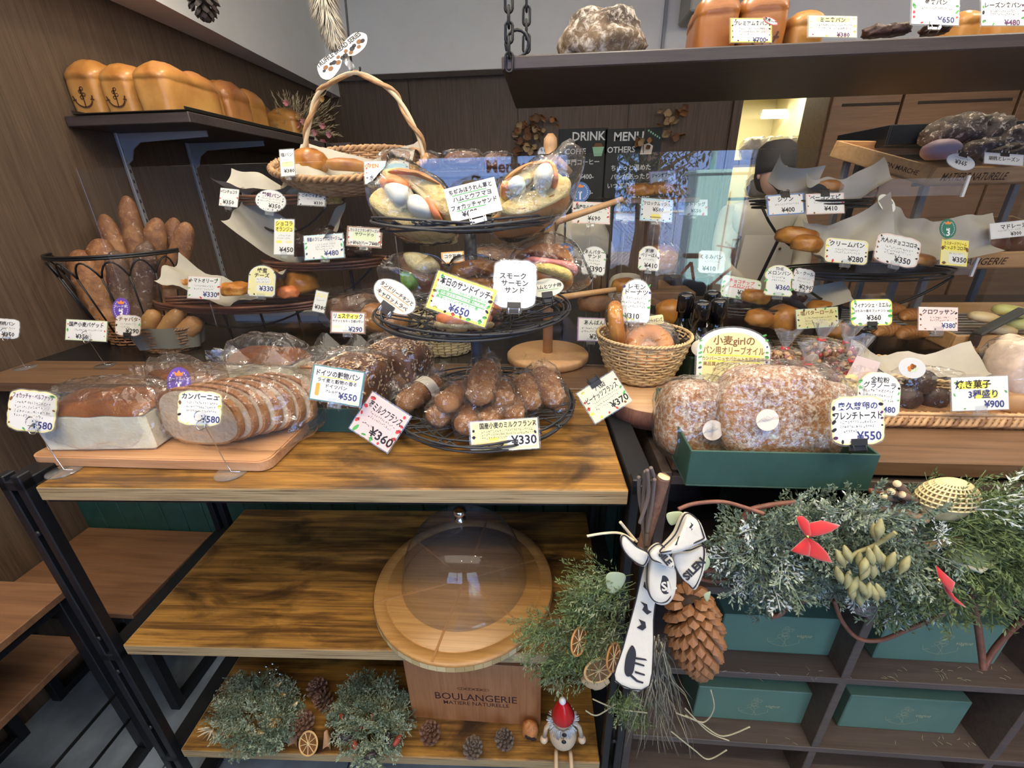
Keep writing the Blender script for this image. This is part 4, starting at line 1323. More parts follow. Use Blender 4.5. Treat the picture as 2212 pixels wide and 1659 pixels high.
# german loaves in the green box
def openbox(label, x0, x1, y0, y1, z, h, th=.004, rz=0, flare=0):
 t = thing('green_tray_box', label, 'box', ((x0 + x1) / 2, (y0 + y1) / 2, z))
 G = mat('green_box_card', (.024, .072, .054), .6, var=.1, vs=30)
 cx, cy = (x0 + x1) / 2, (y0 + y1) / 2
 MB().box((cx, cy, z + th / 2), (x1 - x0, y1 - y0, th), .001).build('bottom', G, t)
 for a in ((cx, y0 + th / 2, x1 - x0, th), (cx, y1 - th / 2, x1 - x0, th), (x0 + th / 2, cy, th, y1 - y0 - 2 * th), (x1 - th / 2, cy, th, y1 - y0 - 2 * th)):
  MB().box((a[0], a[1], z + h / 2 + th / 2), (a[2], a[3], h - th), .001).build('side', G, t)
 return t
gb = at(657, 932, z=ZC); gw = at(850, 925, z=ZC)
openbox('dark green open box on the rustic table holding two grain loaves', gb.x, gw.x - .01, gb.y, gb.y + .20, ZC, .062)
def grainloaf(label, c, s, rz, seed):
 M = TRS((c[0], c[1], c[2]), R(rz))
 t = thing('grain_loaf', label, 'bread', M=M)
 m = MB(); panloaf(m, s[0], s[1], s[2], None, 1, seed, 0, .02, .66)
 m.build('loaf', RYE, t, world=False)
 m = MB(); rs = random.Random(seed)
 for i in range(520):        # oats pressed on the crust
  u, v = rs.random() * 2 - 1, rs.random() * 2 - 1
  q = rs.random()
  if q < .62:
   x, y_ = u * s[0] * .44, v * s[1] * .44; e = max(abs(u), abs(v)); z = s[2] * (1.01 - .12 * e ** 4); nrm = Vector((0, 0, 1))
  elif q < .85:
   x, y_, z = u * s[0] * .47, -s[1] * .505, s[2] * (.15 + .72 * (v * .5 + .5)); nrm = Vector((0, -1, 0))
   if rs.random() < .5:
    continue
  else:
   x, y_, z = s[0] * .505, u * s[1] * .47, s[2] * (.15 + .72 * (v * .5 + .5)); nrm = Vector((1, 0, 0))
  a = Vector((rs.uniform(-1, 1), rs.uniform(-1, 1), rs.uniform(-1, 1))).cross(nrm).normalized() * .0045
  b = nrm.cross(a) * .7
  p = Vector((x, y_, z)) + nrm * .002
  m.add([p + a, p + b, p - a, p - b, p + nrm * .0018], [(0, 1, 4), (1, 2, 4), (2, 3, 4), (3, 0, 4)], 0, None, False)
 m.build('oats', OATM, t, kind='stuff', world=False)
 m = MB(); bagshape(m, (s[0] * 1.15, s[1] * 1.15, s[2] * 1.15), Matrix.Translation((0, 0, s[2] * .55)), seed, fin=(1, .05, .0), crinkle=.08, nu=40, nv=22)
 m.build('bag', FILM, t, world=False)
grainloaf('front bagged grain loaf topped with oats in the green box', (gb.x + .115, gb.y + .07, ZC + .006), (.15, .115, .155), -14, 4)
grainloaf('rear bagged grain loaf leaning behind the front one in the green box', (gb.x + .185, gb.y + .195, ZC + .012), (.15, .11, .15), -18, 9)
card('teal edged German grain bread card priced 550 with wheat drawing', 728, 833, 112, 76, 9, .80, 'rect', 'w', 'teal',
     (('ドイツの穀物パン', 0, .30, .17, 'k'), ('ライ麦と穀物の香る', .0, .10, .115, 'k'), ('ドイツパン', 0, -.05, .115, 'k'), ('アレルゲン', -.05, -.20, .08, 'k'), ('¥550', .24, -.27, .23, 'b')),
     ul=((-.36, .36, .19, 'y'),), hl=((-.36, -.18, .08, .36, 'orange'), (.36, -.43, .24, .10, 'cream')), bw=.05)
# ------------------------------------------------------------------ three tier wire stand
sc_ = at(1052, 884, z=ZC + .015)
SX, SY = at(1030, 770, y=sc_.y).x, sc_.y
TR3 = ZC + .022
tz2 = at(1014, 690, y=SY).z; tz1 = at(1012, 500, y=SY).z
r3 = 192 * mpp(at(1052, 884, y=SY)); r2 = 205 * mpp(at(1014, 680, y=SY)); r1 = 196 * mpp(at(1012, 490, y=SY))
t = thing('wire_tier_stand', 'three tier black wire bowl stand with central post on the rustic table', 'stand', (SX, SY, ZC))
MB().lathe([(.0, ZC), (.05, ZC), (.052, ZC + .004), (.02, ZC + .012), (.013, ZC + .02), (.013, tz1 + .01), (.0, tz1 + .012)], 18, Matrix.Translation((SX, SY, 0))).build('post', mat('black_post', (.03, .033, .04), .5), t)
def wiretray(cx, cy, z, r, dep, seed, n=24, lift=.0):
 rs = random.Random(seed); m = MB()
 bowl = lambda x, y_: z + dep * (min(1.3, (x * x + y_ * y_) / (r * r))) ** 1.2
 for k in range(5):
  ox, oy = rs.uniform(-.01, .01), rs.uniform(-.01, .01); dz = rs.uniform(-.010, .004) * (k > 0); rr = r * (1 - .03 * k * rs.random())
  m.tube([(cx + ox + rr * math.cos(a), cy + oy + rr * math.sin(a), bowl(rr * math.cos(a), rr * math.sin(a)) + dz + .006 * math.sin(2 * a + k) + lift * math.cos(a + .6)) for a in [2 * PI * i / 48 for i in range(48)]], .0026, 6, True)
 for k in range(n):
  a = rs.uniform(0, 2 * PI); b = a + rs.uniform(1.5, 3.6); rr = r * rs.uniform(.95, 1.02)
  p0 = Vector((rr * math.cos(a), rr * math.sin(a), 0)); p1 = Vector((rr * math.cos(b), rr * math.sin(b), 0)); bow = rs.uniform(-.35, .35)
  pts = []
  for i in range(15):
   q = i / 14; p = p0.lerp(p1, q); d = (p1 - p0).cross(Vector((0, 0, 1))) * bow * q * (1 - q)
   p = p + d
   an = math.atan2(p.y, p.x)
   pts.append((cx + p.x, cy + p.y, bowl(p.x, p.y) + rs.uniform(-.0006, .0006) + lift * math.cos(an + .6) * p.length / r))
  m.tube(pts, .0022, 5)
 return m
for i, (z, r, dp) in enumerate(((TR3, r3, .018), (tz2, r2, .030), (tz1, r1, .030))):
 wiretray(SX + (.012 if i == 0 else 0), SY, z, r, dp, 11 + i, 26).build('wire_tray', mat('black_wire_tray', (.025, .027, .032), .5), t, kind=None)
# sandwiches on the top tray
def put(name, label, cat, parts, y, film_pts=None, film_t=.09, group=None, filmm=None):
 allp = [p for pr in parts for p in pr[1]]
 cx = sum(p[0] for p in allp) / len(allp); by = max(p[1] for p in allp)
 t = thing(name, label, cat, at(cx, by, y=y), group=group)
 for i, pr in enumerate(parts):
  nm, pts, th, m_, dz = pr[:5]
  mats = m_
  pillow(MB(), pts, y, th, 0, 30 if len(pts) > 4 else 20, i, .08, False, 1 if len(pr) > 5 else 0, dz).build(nm, mats, t)
 if film_pts:
  cxf = sum(p[0] for p in film_pts) / len(film_pts)
  m = MB(); pillow(m, film_pts, y, film_t, 0, 40, 9, .5)
  m.build('bag', filmm or FILM, t)
 return t
put('focaccia_sandwich', 'bagged focaccia sandwich with egg and salmon at left of top tray', 'sandwich', [
 ('bread_middle', [(818, 445), (840, 400), (900, 398), (965, 430), (980, 470), (978, 505), (900, 505), (840, 480)], .06, CRUMBY, -.012, 1),
 ('bread_bottom', [(812, 440), (850, 425), (900, 455), (960, 492), (985, 508), (960, 515), (900, 510), (850, 490), (815, 462)], .10, CRUMBY, 0, 1),
 ('bread_top', [(838, 395), (870, 388), (920, 398), (965, 425), (978, 462), (975, 485), (945, 470), (915, 440), (880, 415), (848, 410)], .10, CRUMBY, .0, 1),
 ('crust', [(835, 392), (870, 384), (925, 394), (968, 420), (974, 428), (945, 418), (905, 402), (860, 398)], .125, CRUST, -.002),
 ('ham', [(838, 418), (870, 410), (900, 425), (895, 440), (870, 432), (845, 432)], .05, SALMON, .048),
 ('ham', [(930, 455), (945, 452), (958, 480), (965, 498), (950, 496), (938, 478)], .05, SALMON, .048),
 ('egg_half', [(848, 435), (880, 425), (905, 440), (900, 465), (870, 468)], .06, EGGW, .05),
 ('egg_half', [(895, 455), (920, 450), (945, 475), (940, 492), (910, 488), (895, 475)], .06, EGGW, .05)],
 SY - .06, [(806, 395), (850, 372), (900, 382), (960, 405), (990, 440), (985, 505), (930, 520), (860, 508), (808, 470)], .17)
put('focaccia_sandwich', 'bagged focaccia sandwich with peeled egg at right of top tray', 'sandwich', [
 ('bread_middle', [(1080, 470), (1082, 425), (1140, 385), (1198, 378), (1225, 410), (1190, 455), (1120, 482)], .06, CRUMBY, -.012, 1),
 ('bread_top', [(1080, 425), (1100, 405), (1140, 385), (1175, 372), (1195, 380), (1200, 400), (1170, 405), (1130, 418), (1095, 440)], .10, CRUMBY, 0, 1),
 ('crust', [(1078, 418), (1098, 398), (1140, 376), (1180, 366), (1198, 376), (1170, 380), (1120, 400), (1090, 420)], .12, CRUST, -.002),
 ('bread_bottom', [(1075, 475), (1110, 445), (1160, 432), (1215, 405), (1228, 425), (1200, 455), (1150, 478), (1100, 485)], .10, CRUMBY, 0, 1),
 ('crust', [(1060, 480), (1100, 484), (1150, 476), (1200, 452), (1230, 424), (1222, 450), (1180, 482), (1120, 502), (1068, 500)], .12, CRUST, -.004),
 ('egg_half', [(1152, 405), (1165, 394), (1182, 396), (1190, 412), (1182, 430), (1160, 434), (1150, 422)], .06, EGGW, .055),
 ('egg_half', [(1098, 425), (1115, 412), (1132, 420), (1132, 438), (1110, 442), (1098, 438)], .05, EGGW, .05),
 ('ham', [(1180, 385), (1195, 395), (1200, 420), (1190, 424), (1184, 400)], .05, SALMON, .045),
 ('ham', [(1084, 430), (1096, 428), (1098, 442), (1086, 444)], .05, SALMON, .05)],
 SY - .06, [(1070, 420), (1090, 385), (1150, 360), (1200, 345), (1262, 340), (1250, 400), (1235, 440), (1180, 490), (1100, 512), (1060, 500)], .16)
card('white handwritten sandwich card with green underlines priced 690', 1022, 432, 112, 74, -14, SY - .17, 'rect', 'w', None,
     (('ちぢみほうれん草と', 0, .34, .15, 'k'), ('ハムとウフマヨ', 0, .12, .15, 'k'), ('フォカッチャサンド', 0, -.12, .15, 'k'), ('¥690', -.12, -.34, .20, 'k')),
     ul=((-.38, .30, .24, 'g'), (-.30, .30, .02, 'g'), (-.36, .22, -.22, 'g')), clip='b', clipc='c', sleeve=False)
# middle tray
put('wrap_sandwich', 'dark crusted chicken sandwich in a bag at left of middle tray', 'sandwich', [
 ('bread', [(862, 560), (905, 556), (945, 565), (965, 590), (945, 620), (905, 628), (880, 600)], .09, CRUSTD, 0),
 ('bread_slice', [(880, 560), (915, 558), (948, 572), (955, 592), (925, 600), (895, 590)], .05, CRUMBY, .03),
 ('lettuce', [(880, 600), (905, 605), (915, 625), (895, 640), (880, 625)], .04, LETT, .045)],
 SY - .06, [(826, 580), (842, 556), (900, 550), (955, 560), (975, 600), (960, 650), (880, 665), (835, 640)], .15)
put('bun_sandwich', 'glossy round bun sandwich in the middle of the middle tray', 'sandwich', [
 ('bun_bottom', [(985, 620), (1030, 598), (1075, 605), (1085, 650), (1040, 670), (995, 655)], .11, BUNM, 0),
 ('bun_top', [(970, 600), (990, 575), (1030, 568), (1070, 580), (1085, 605), (1040, 600), (1000, 612)], .11, BUNM, .0),
 ('salmon', [(1010, 655), (1060, 650), (1085, 675), (1040, 690)], .06, SALMON, .03)],
 SY - .02, [(960, 605), (985, 565), (1035, 556), (1085, 572), (1098, 610), (1095, 670), (1040, 690), (980, 670)], .15)
put('ham_egg_sandwich', 'bagged crusty roll with ham and egg salad at right of middle tray', 'sandwich', [
 ('bread_top', [(1110, 560), (1150, 535), (1195, 532), (1228, 548), (1240, 580), (1200, 570), (1150, 562)], .09, FLOURED, 0),
 ('ham', [(1130, 565), (1180, 568), (1240, 580), (1240, 596), (1190, 585), (1140, 580)], .09, HAM, .008),
 ('egg_salad', [(1150, 580), (1195, 582), (1232, 598), (1225, 615), (1185, 605), (1150, 595)], .10, mat('egg_salad', (.86, .60, .17), .6, var=.3, vs=120, bump=.8, bs=150), .012),
 ('bread_bottom', [(1130, 590), (1170, 600), (1225, 612), (1238, 600), (1230, 622), (1180, 625), (1140, 612)], .09, BUNM, 0)],
 SY - .05, [(1100, 560), (1140, 525), (1200, 522), (1245, 540), (1270, 590), (1275, 615), (1230, 630), (1150, 628), (1105, 600)], .14)
put('smoked_salmon_pack', 'flat orange smoked salmon sandwich lying low in the middle tray', 'sandwich', [
 ('filling', [(945, 680), (1000, 668), (1060, 680), (1050, 702), (990, 706), (950, 700)], .05, SALMON, 0),
 ('bread', [(940, 695), (1000, 690), (1065, 695), (1050, 712), (990, 716), (945, 710)], .07, CRUMBY, -.01)],
 SY - .10, [(925, 675), (1000, 658), (1080, 672), (1075, 705), (1000, 720), (935, 708)], .09)
card('yellow framed card for the sandwich of the day priced 650', 997, 646, 134, 84, 19, SY - .20, 'rect', 'w', 'yellow',
     (('本日のサンドイッチ', 0, .30, .20, 'k'), ('1つ1つ丁寧に、こだわりの具材をサンド♪', 0, .12, .085, 'g'), ('全種内容はスタッフにお尋ねください', 0, .0, .085, 'g'), ('美味しいパンでホッと一息', -.05, -.12, .085, 'g'), ('¥650', .02, -.30, .24, 'b')),
     doodles=('rngky', 22, False, .07), ul=((-.38, .40, .06, 'g'), (-.38, .40, -.06, 'g')), hl=((.02, -.30, .40, .26, 'w'),), bw=.10, clip=None)
card('white scalloped smoked salmon sandwich card on a clear clip stand', 1112, 614, 92, 102, 2, SY - .17, 'scallop', 'w', None,
     (('スモーク', -.05, .17, .13, 'k'), ('サーモン', 0, .02, .13, 'k'), ('サンド', 0, -.13, .13, 'k')), clip='b', doodles=('w', 20, False, .03), clipc='c')
card('oval tandoori chicken wrap card with orange underlines on left clip', 853, 641, 100, 62, 35, SY - .20, 'oval', 'ivory', None,
     (('タンドリーチキンと', .0, .14, .16, 'k'), ('キャロットラペ', .0, -.14, .16, 'k')), ul=((-.36, .36, .03, 'o'), (-.32, .34, -.25, 'o')), clip='b', clipc='c')
card('cream oval ham and tuna card half behind the salmon card', 1180, 622, 74, 40, -8, SY - .12, 'oval', 'cream', None,
     (('ハムとツナ卵', .05, .06, .22, 'k'),), ul=((-.25, .36, -.12, 'g'),), clip='b', clipc='k')
# bottom tray: long rolls in cellophane
def milkroll(label, px, py, L, wd, ang, zb, seed, band=False, lift=0):
 p = at(px, py, z=zb)
 M = Matrix.Translation(p) @ Matrix.Rotation(R(ang), 4, 'Z') @ Matrix.Rotation(R(-lift), 4, 'Y')
 t = thing('milk_filled_roll', label, 'roll', M=M)
 m = MB(); stick(m, (-L / 2, 0, 0), (L / 2, 0, 0), wd / 2, .004, seed, 20, 26, scores=2, flatz=.85, rough=.26)
 m.build('roll', FLOURED, t, world=False)
 bagshape(MB(), (L * 1.12, wd * 1.25, wd * 1.15), None, seed, fin=(1, .03, 0, wd * .9), crinkle=.10, nu=26, nv=14, flat=False).build('bag', FILM, t, world=False)
 if band:
  o_ = MB(); o_.tube([(L * .12, wd * .58 * math.cos(a), wd * .52 * math.sin(a)) for a in [2 * PI * i / 20 for i in range(20)]], .001, 4, True)
  v = []; n = 20
  for k in (-.014, .014):
   v += [(L * .12 + k, wd * .60 * math.cos(2 * PI * i / n), wd * .55 * math.sin(2 * PI * i / n)) for i in range(n)]
  o_ = MB(); o_.add(v, [(i, (i + 1) % n, (i + 1) % n + n, i + n) for i in range(n)]); o_.build('paper_band', bg('beige'), t, world=False)
 return t
z0 = TR3 + .03
milkroll('leftmost banded milk roll on the bottom wire tray', 862, 826, .145, .062, 62, z0 + .015, 1, True, 10)
milkroll('second banded milk roll beside the leftmost on the bottom tray', 908, 850, .145, .060, 60, z0 + .01, 2, True, 8)
milkroll('small bagged roll in front of the banded rolls on the tray', 962, 888, .11, .058, 75, z0, 3)
milkroll('bagged roll lying second in the front row of the bottom tray', 1012, 905, .105, .055, 95, z0 - .004, 4)
milkroll('bagged roll third in the front row behind the 330 card', 1062, 900, .105, .056, 80, z0 - .004, 5)
milkroll('bagged roll fourth in the front row above the 330 card', 1105, 885, .105, .055, 100, z0 - .002, 6)
milkroll('bagged roll stacked at the left of the middle pile', 985, 858, .12, .058, 70, z0 + .035, 7)
milkroll('bagged roll on top of the middle pile beneath the post', 1042, 826, .13, .062, 88, z0 + .065, 8, False, 22)
milkroll('bagged roll stacked at the right of the middle pile', 1080, 852, .115, .055, 105, z0 + .030, 9)
milkroll('split peanut roll, left one of the right-hand pair on the tray', 1138, 846, .13, .058, 100, z0 + .012, 10, False, 12)
milkroll('split peanut roll at the right end of the bottom tray', 1182, 836, .145, .064, 108, z0 + .016, 11, False, 14)
card('pink strawberry milk roll card priced 360 hung diamondwise at tray edge', 821, 912, 98, 92, 33, .80, 'rect', 'lpink', 'pink',
     (('苺ミルクフランス', 0, .24, .20, 'k'), ('¥360', .20, -.28, .27, 'k')), small=((-.30, .34, .08, .06), (-.30, .34, -.01, .06), (-.34, .0, -.20, .07)), doodles=('rrg', 16, False, .07), clip=None)
card('cream milk roll card priced 330 with cow and bottle drawings', 1090, 940, 146, 66, -4, .78, 'rect', 'lyellow', 'cream',
     (('国産小麦のミルクフランス', .06, .34, .19, 'k'), ('¥330', .28, -.18, .36, 'k')), small=((-.34, .44, .16, .08), (-.34, .44, .05, .08), (-.34, .10, -.06, .08)), hl=((.25, -.20, .44, .38, 'w'), (-.16, -.10, .14, .10, 'yellow'), (-.06, -.36, .10, .14, 'yellow')), doodles=('knwy', 12, True, .08), clip=None)
card('cream peanut roll card priced 370 hung askew at right tray edge', 1305, 858, 92, 76, -32, .92, 'rect', 'cream', 'lgreen',
     (('八街', .05, .34, .15, 'k'), ('ピーナッツフランス', 0, .14, .17, 'k'), ('¥370', .26, -.30, .24, 'k')), small=((-.32, .36, .0, .06), (-.32, .36, -.10, .06), (-.32, .05, -.20, .06)), doodles=('rnyg', 14, False, .07), clip='t', clipc='k')
# ================================================================== FRONT COUNTER AT THE RIGHT
STOP = at(1400, 868, z=ZC + .045)
ST = Vector((at(1415, 850, z=ZC + .045).x, 1.035, ZC))
t = thing('stump_board', 'round wooden slab with dark bark side under the doughnut basket', 'board', ST)
MB().lathe([(0, .041), (.125, .041), (.128, .042), (.125, .045), (0, .045)][::1], 40, Matrix.Translation(ST)).build('top_face', wood('pale_stump_top', [(.3, (.42, .24, .12)), (.7, (.66, .44, .26))], 'x', 8, 14, .5, .1), t)
MB().lathe([(0, 0), (.132, 0), (.134, .02), (.130, .043), (.12, .043)], 40, Matrix.Translation(ST)).build('bark', wood('bark_side', [(.3, (.06, .02, .014)), (.7, (.20, .085, .055))], 'z', 10, 20, .7, .6), t)
# wicker basket with doughnuts
bc = at(1393, 838, z=ZC + .046); BZ = ZC + .046
BC = Vector((bc.x, bc.y + .075, BZ))
WICK = mat('pale_wicker', (.56, .40, .20), .55, var=.25, vs=60)
WICK2 = mat('brown_wicker', (.30, .15, .065), .5, var=.3, vs=60)
WICKB = mat('two_tone_brown_wicker', (.42, .24, .11), .5, var=.35, vs=40)
rt = 96 * mpp(at(1395, 770, y=BC.y)); hb = .118
def basket(label, c, r0, r1, h, mtl, rings=13, stakes=30, ry=1.0, rr=.0026, rim=.005, group=None, liner=None, name='wicker_basket', M=None, cat='basket', mtl2=None):
 t = thing(name, label, cat, c, group=group) if M is None else thing(name, label, cat, M=M, group=group)
 T = BASIS[t.name]
 m = MB(); rg = []
 for i in range(rings):
  q = i / (rings - 1); r = r0 + (r1 - r0) * q ** .55
  rg.append((r, r * ry, .004 + h * q))
 weave(m, rg, stakes, rr, 3, 0, 0, T)
 m.build('woven_side', mtl, t)
 m = MB(); m.lathe([(0, .002), (r0 * .98, .002), (r0 * .98, .006), (0, .006)], 28, T @ Matrix.Diagonal((1, ry, 1, 1))); m.build('base', mtl, t)
 m = MB(); rope_rim(m, r1, r1 * ry, h + .004, rim, T, 36); m.build('rim', mtl2 or mtl, t)
 return t
basket('pale wicker bowl of doughnuts on the stump board', BC, .07, rt, hb, WICK, 15, 30)
def doughnut(label, px, py, y, Rr, r, M, bagd=None):
 p = at(px, py, y=y)
 M = Matrix.Translation(p) @ M
 t = thing('baked_doughnut', label, 'doughnut', M=M)
 m = MB(); torus(m, Rr, r, None, 0, 40, 16, .03, 2, .9); m.build('ring', DONUT, t, world=False)
 m = MB(); bagshape(m, (Rr * 2 + r * 2.7, Rr * 2 + r * 2.7, r * 2.6), None, int(px), fin=(1, .03, 0, Rr), crinkle=.07, nu=34, nv=14, flat=False); m.build('bag', FILM, t, world=False)
RX = lambda a: Matrix.Rotation(R(a), 4, 'X'); RY = lambda a: Matrix.Rotation(R(a), 4, 'Y'); RZ = lambda a: Matrix.Rotation(R(a), 4, 'Z')
doughnut('bagged ring doughnut standing on edge at left of the basket', 1332, 700, BC.y, .040, .021, RY(80) @ RX(8) @ RZ(20))
doughnut('glossy orange ring doughnut lying at the front of the basket', 1402, 752, BC.y - .005, .043, .023, RX(52) @ RZ(0))
doughnut('doughnut half hidden behind the front one in the basket', 1390, 722, BC.y + .045, .040, .020, RX(35) @ RY(10))
card('arched lemon doughnut card priced 310 with lemons round its edge', 1374, 650, 62, 92, 4, BC.y + .03, 'arch', 'w', 'grey',
     (('レモン', 0, .33, .13, 'k'), ('ドーナツ', 0, .20, .13, 'k'), ('¥310', -.12, -.36, .15, 'k')), small=((-.36, .34, .06, .06), (-.36, .34, -.04, .06), (-.36, .34, -.14, .06)), doodles=('ybg', 18, True, .05), clip='b')
card('little yellow card lying on the doughnut basket by the lemon card', 1411, 692, 44, 20, -8, BC.y + .06, 'round', 'lyellow', None, (('レモントッピング', 0, 0, .40, 'k'),), clip=None)
# olive oil bottles
GLB = mat('black_bottle_glass', (.006, .007, .006), .06, coat=.5)
def bottle(label, px, y, ztop_px):
 x = at(px, ztop_px, y=y).x; zt = at(px, ztop_px, y=y).z; H = zt - ZC
 B = Matrix.Translation((x, y, ZC)) @ RZ(20)
 t = thing('oil_bottle', label, 'bottle', M=B, group='olive oil bottles on the counter')
 w_ = .038
 def fn(u, v):
  z = [0, .004, .03, .50, .56, .64, .70, .745, .75][min(8, int(v * 8 + .5))] * H
  k = [.9, 1, 1, 1, .93, .70, .48, .40, .40][min(8, int(v * 8 + .5))]
  th = 2 * PI * u; n = 5 if v < .6 else 2.2
  c, s_ = math.cos(th), math.sin(th); e = (abs(c) ** n + abs(s_) ** n) ** (-1 / n)
  return (c * e * w_ * k, s_ * e * w_ * k, z)
 MB().grid(fn, 32, 9, 0, None, True).build('glass_body', GLB, t, world=False)
 MB().lathe([(.0165, H * .74), (.0165, H * .80), (.0215, H * .805), (.0215, H * .96), (.0195, H * .985), (.012, H), (0, H)], 20).build('cap', mat('black_glossy_cap', (.008, .008, .009), .15), t, world=False)
 m = MB(); m.box((0, 0, H * .27), (w_ * 2.04, w_ * 2.04, H * .40), .004); m.build('label', mat('dark_green_label', (.012, .04, .025), .5), t, world=False)
 m = MB()
 for k in range(7):
  scribble(m, -.028, .0 + .003 * k, H * (.42 - .03 * k), .004, 0, fr((0, -w_ * 1.03, 0), (1, 0, 0), (0, 0, 1), (0, -1, 0)), 0, rnd)
 m.build('small_writing', INKS['e'], t, kind='stuff', world=False)
bottle('oil bottle at the front of the black cluster behind the oil card', 1519, 1.13, 650)
bottle('oil bottle at the left of the black cluster', 1484, 1.20, 632)
bottle('oil bottle at the right of the black cluster', 1556, 1.165, 645)
bottle('oil bottle at the back of the black cluster', 1541, 1.235, 628)
p = at(1510, 748, y=1.08)
card('small round beige seal between the basket and the oil card', 1510, 752, 34, 34, 0, 1.085, 'oval', 'beige', None, (), clip=None, cat='sticker', name='round_seal', sleeve=False)
card('large arched olive oil card with leafy wreath and bluebird', 1584, 772, 158, 128, 2, 1.02, 'arch', 'lyellow', 'w',
     (('小麦girlの', 0, .28, .15, 'n'), ('パン用オリーブオイル', 0, .11, .13, 'n'), ('カンパーニュやバケットを引き立てる', .02, -.03, .065, 'n'), ('高品質のオリーブオイルです。', -.02, -.12, .065, 'n'), ('オーストラリアの', -.05, -.21, .065, 'n')),
     doodles=('gggb', 34, False, .035), clip=None, bw=.16, ul=((-.36, .36, .03, 'y'), (-.36, .36, -.075, 'y')))
# green box with sugared toast bags
x0 = at(1480, 1050, z=ZC).x; y0 = at(1480, 1050, z=ZC).y; x1 = at(1842, 1044, z=ZC).x
hbx = at(1600, 976, y=y0).z - ZC
openbox('large dark green box at the counter edge holding sugared toast loaves', x0, x1 + .012, y0, y0 + .28, ZC, hbx)
def toast(label, px, py, w_, h_, y, rot, seed, spx, spy, lean=18):
 p = at(px, py, y=y); s = mpp(p); W, H = w_ * s, h_ * s
 Tt = Matrix.Translation(p) @ RZ(rot) @ RX(-lean)
 t = thing('sugared_toast', label, 'toast', M=Tt)
 o_ = []
 for i in range(40):
  a = 2 * PI * i / 40; c, s2 = math.cos(a), math.sin(a)
  e = (abs(c) ** 4 + abs(s2) ** 4) ** (-1 / 4)
  x, z = c * e * W / 2, s2 * e * H / 2
  if z > 0:
   x *= 1 - .22 * (z / (H / 2)) ** 2
  o_.append((x * (1 + .02 * math.sin(a * 5 + seed)), z))
 m = MB()
 def fn(u, v):
  i = u * 40; a = int(i) % 40; x, z = o_[a]
  k = [1, .999, .97, .80, .45, 0][min(5, int(v * 5 + .5))]; d = [.045, -.005, -.026, -.040, -.048, -.05][min(5, int(v * 5 + .5))]
  q = (x * k, d, z * k)
  return (q[0], q[1] - .006 * nz((q[0] * 30, q[2] * 30, 0), 1, seed), q[2])
 m.grid(fn, 40, 6, 0, None, True)
 m.add([(x, .045, z) for x, z in o_], [tuple(range(40))], 0)
 m.build('loaf', SUGAR, t, world=False)
 bagshape(MB(), (W * 1.16, .125, H * 1.12), Matrix.Translation((0, -.002, .0)), seed, crinkle=.05, nu=44, nv=24, flat=False).build('bag', FILM, t, world=False)
 q = BASIS[t.name].inverted() @ at(spx, spy, y=y - .068)
 ms = MB(); ms.plate([(.020 * math.cos(a), .020 * math.sin(a)) for a in [2 * PI * i / 28 for i in range(28)]], .0006, 0, fr((q.x, -.066, q.z), (1, 0, 0), (0, 0, 1), (0, -1, 0)))
 st = ms.build('sticker', bg('ivory'), t, world=False)
 m = MB(); Ms = fr((q.x, -.0672, q.z), (1, 0, 0), (0, 0, 1), (0, -1, 0))
 for k in range(5):
  stroke(m, [((-.012 + .004 * k) + .007 * math.cos(a * 1.3), .003 * math.sin(a * 2 + k) + .002 * k - .004) for a in [i * .5 for i in range(10)]], .0005, 0, Ms)
 m.build('drawing', INKS['e'], st, kind='stuff', world=False)
toast('left sugared toast loaf in a bag in the green box', 1506, 905, 155, 165, y0 + .135, 4, 2, 1541, 930)
toast('large middle sugared toast loaf dusted white in the green box', 1668, 890, 235, 200, y0 + .10, 0, 5, 1660, 908)
toast('right sugared toast loaf half behind the yellow 550 card', 1775, 905, 120, 165, y0 + .15, -6, 8, 1752, 940)
card('yellow French toast card priced 550 with eggs, clipped to the green box', 1852, 908, 114, 104, -2, y0 - .01, 'scallop', 'w', 'lyellow',
     (('奥久慈卵の', 0, .30, .15, 'b'), ('フレンチトースト', 0, .10, .16, 'k'), ('¥550', .20, -.32, .22, 'b')), small=((-.34, .34, -.03, .06), (-.34, .34, -.12, .06), (-.34, .0, -.22, .06)), doodles=('kynp', 20, True, .06), clip='b', clipc='k')
card('arched granola card with black garland priced 480', 1898, 850, 92, 92, 4, y0 + .13, 'arch', 'w', 'cream',
     (('全粒粉', .0, .32, .13, 'k'), ('グラノーラ', 0, .19, .14, 'k'), ('480', .26, -.36, .17, 'b')), small=((-.38, .36, .06, .07), (-.38, .36, -.05, .07), (-.38, .34, -.16, .07)), doodles=('kgp', 20, True, .05), clip='b')
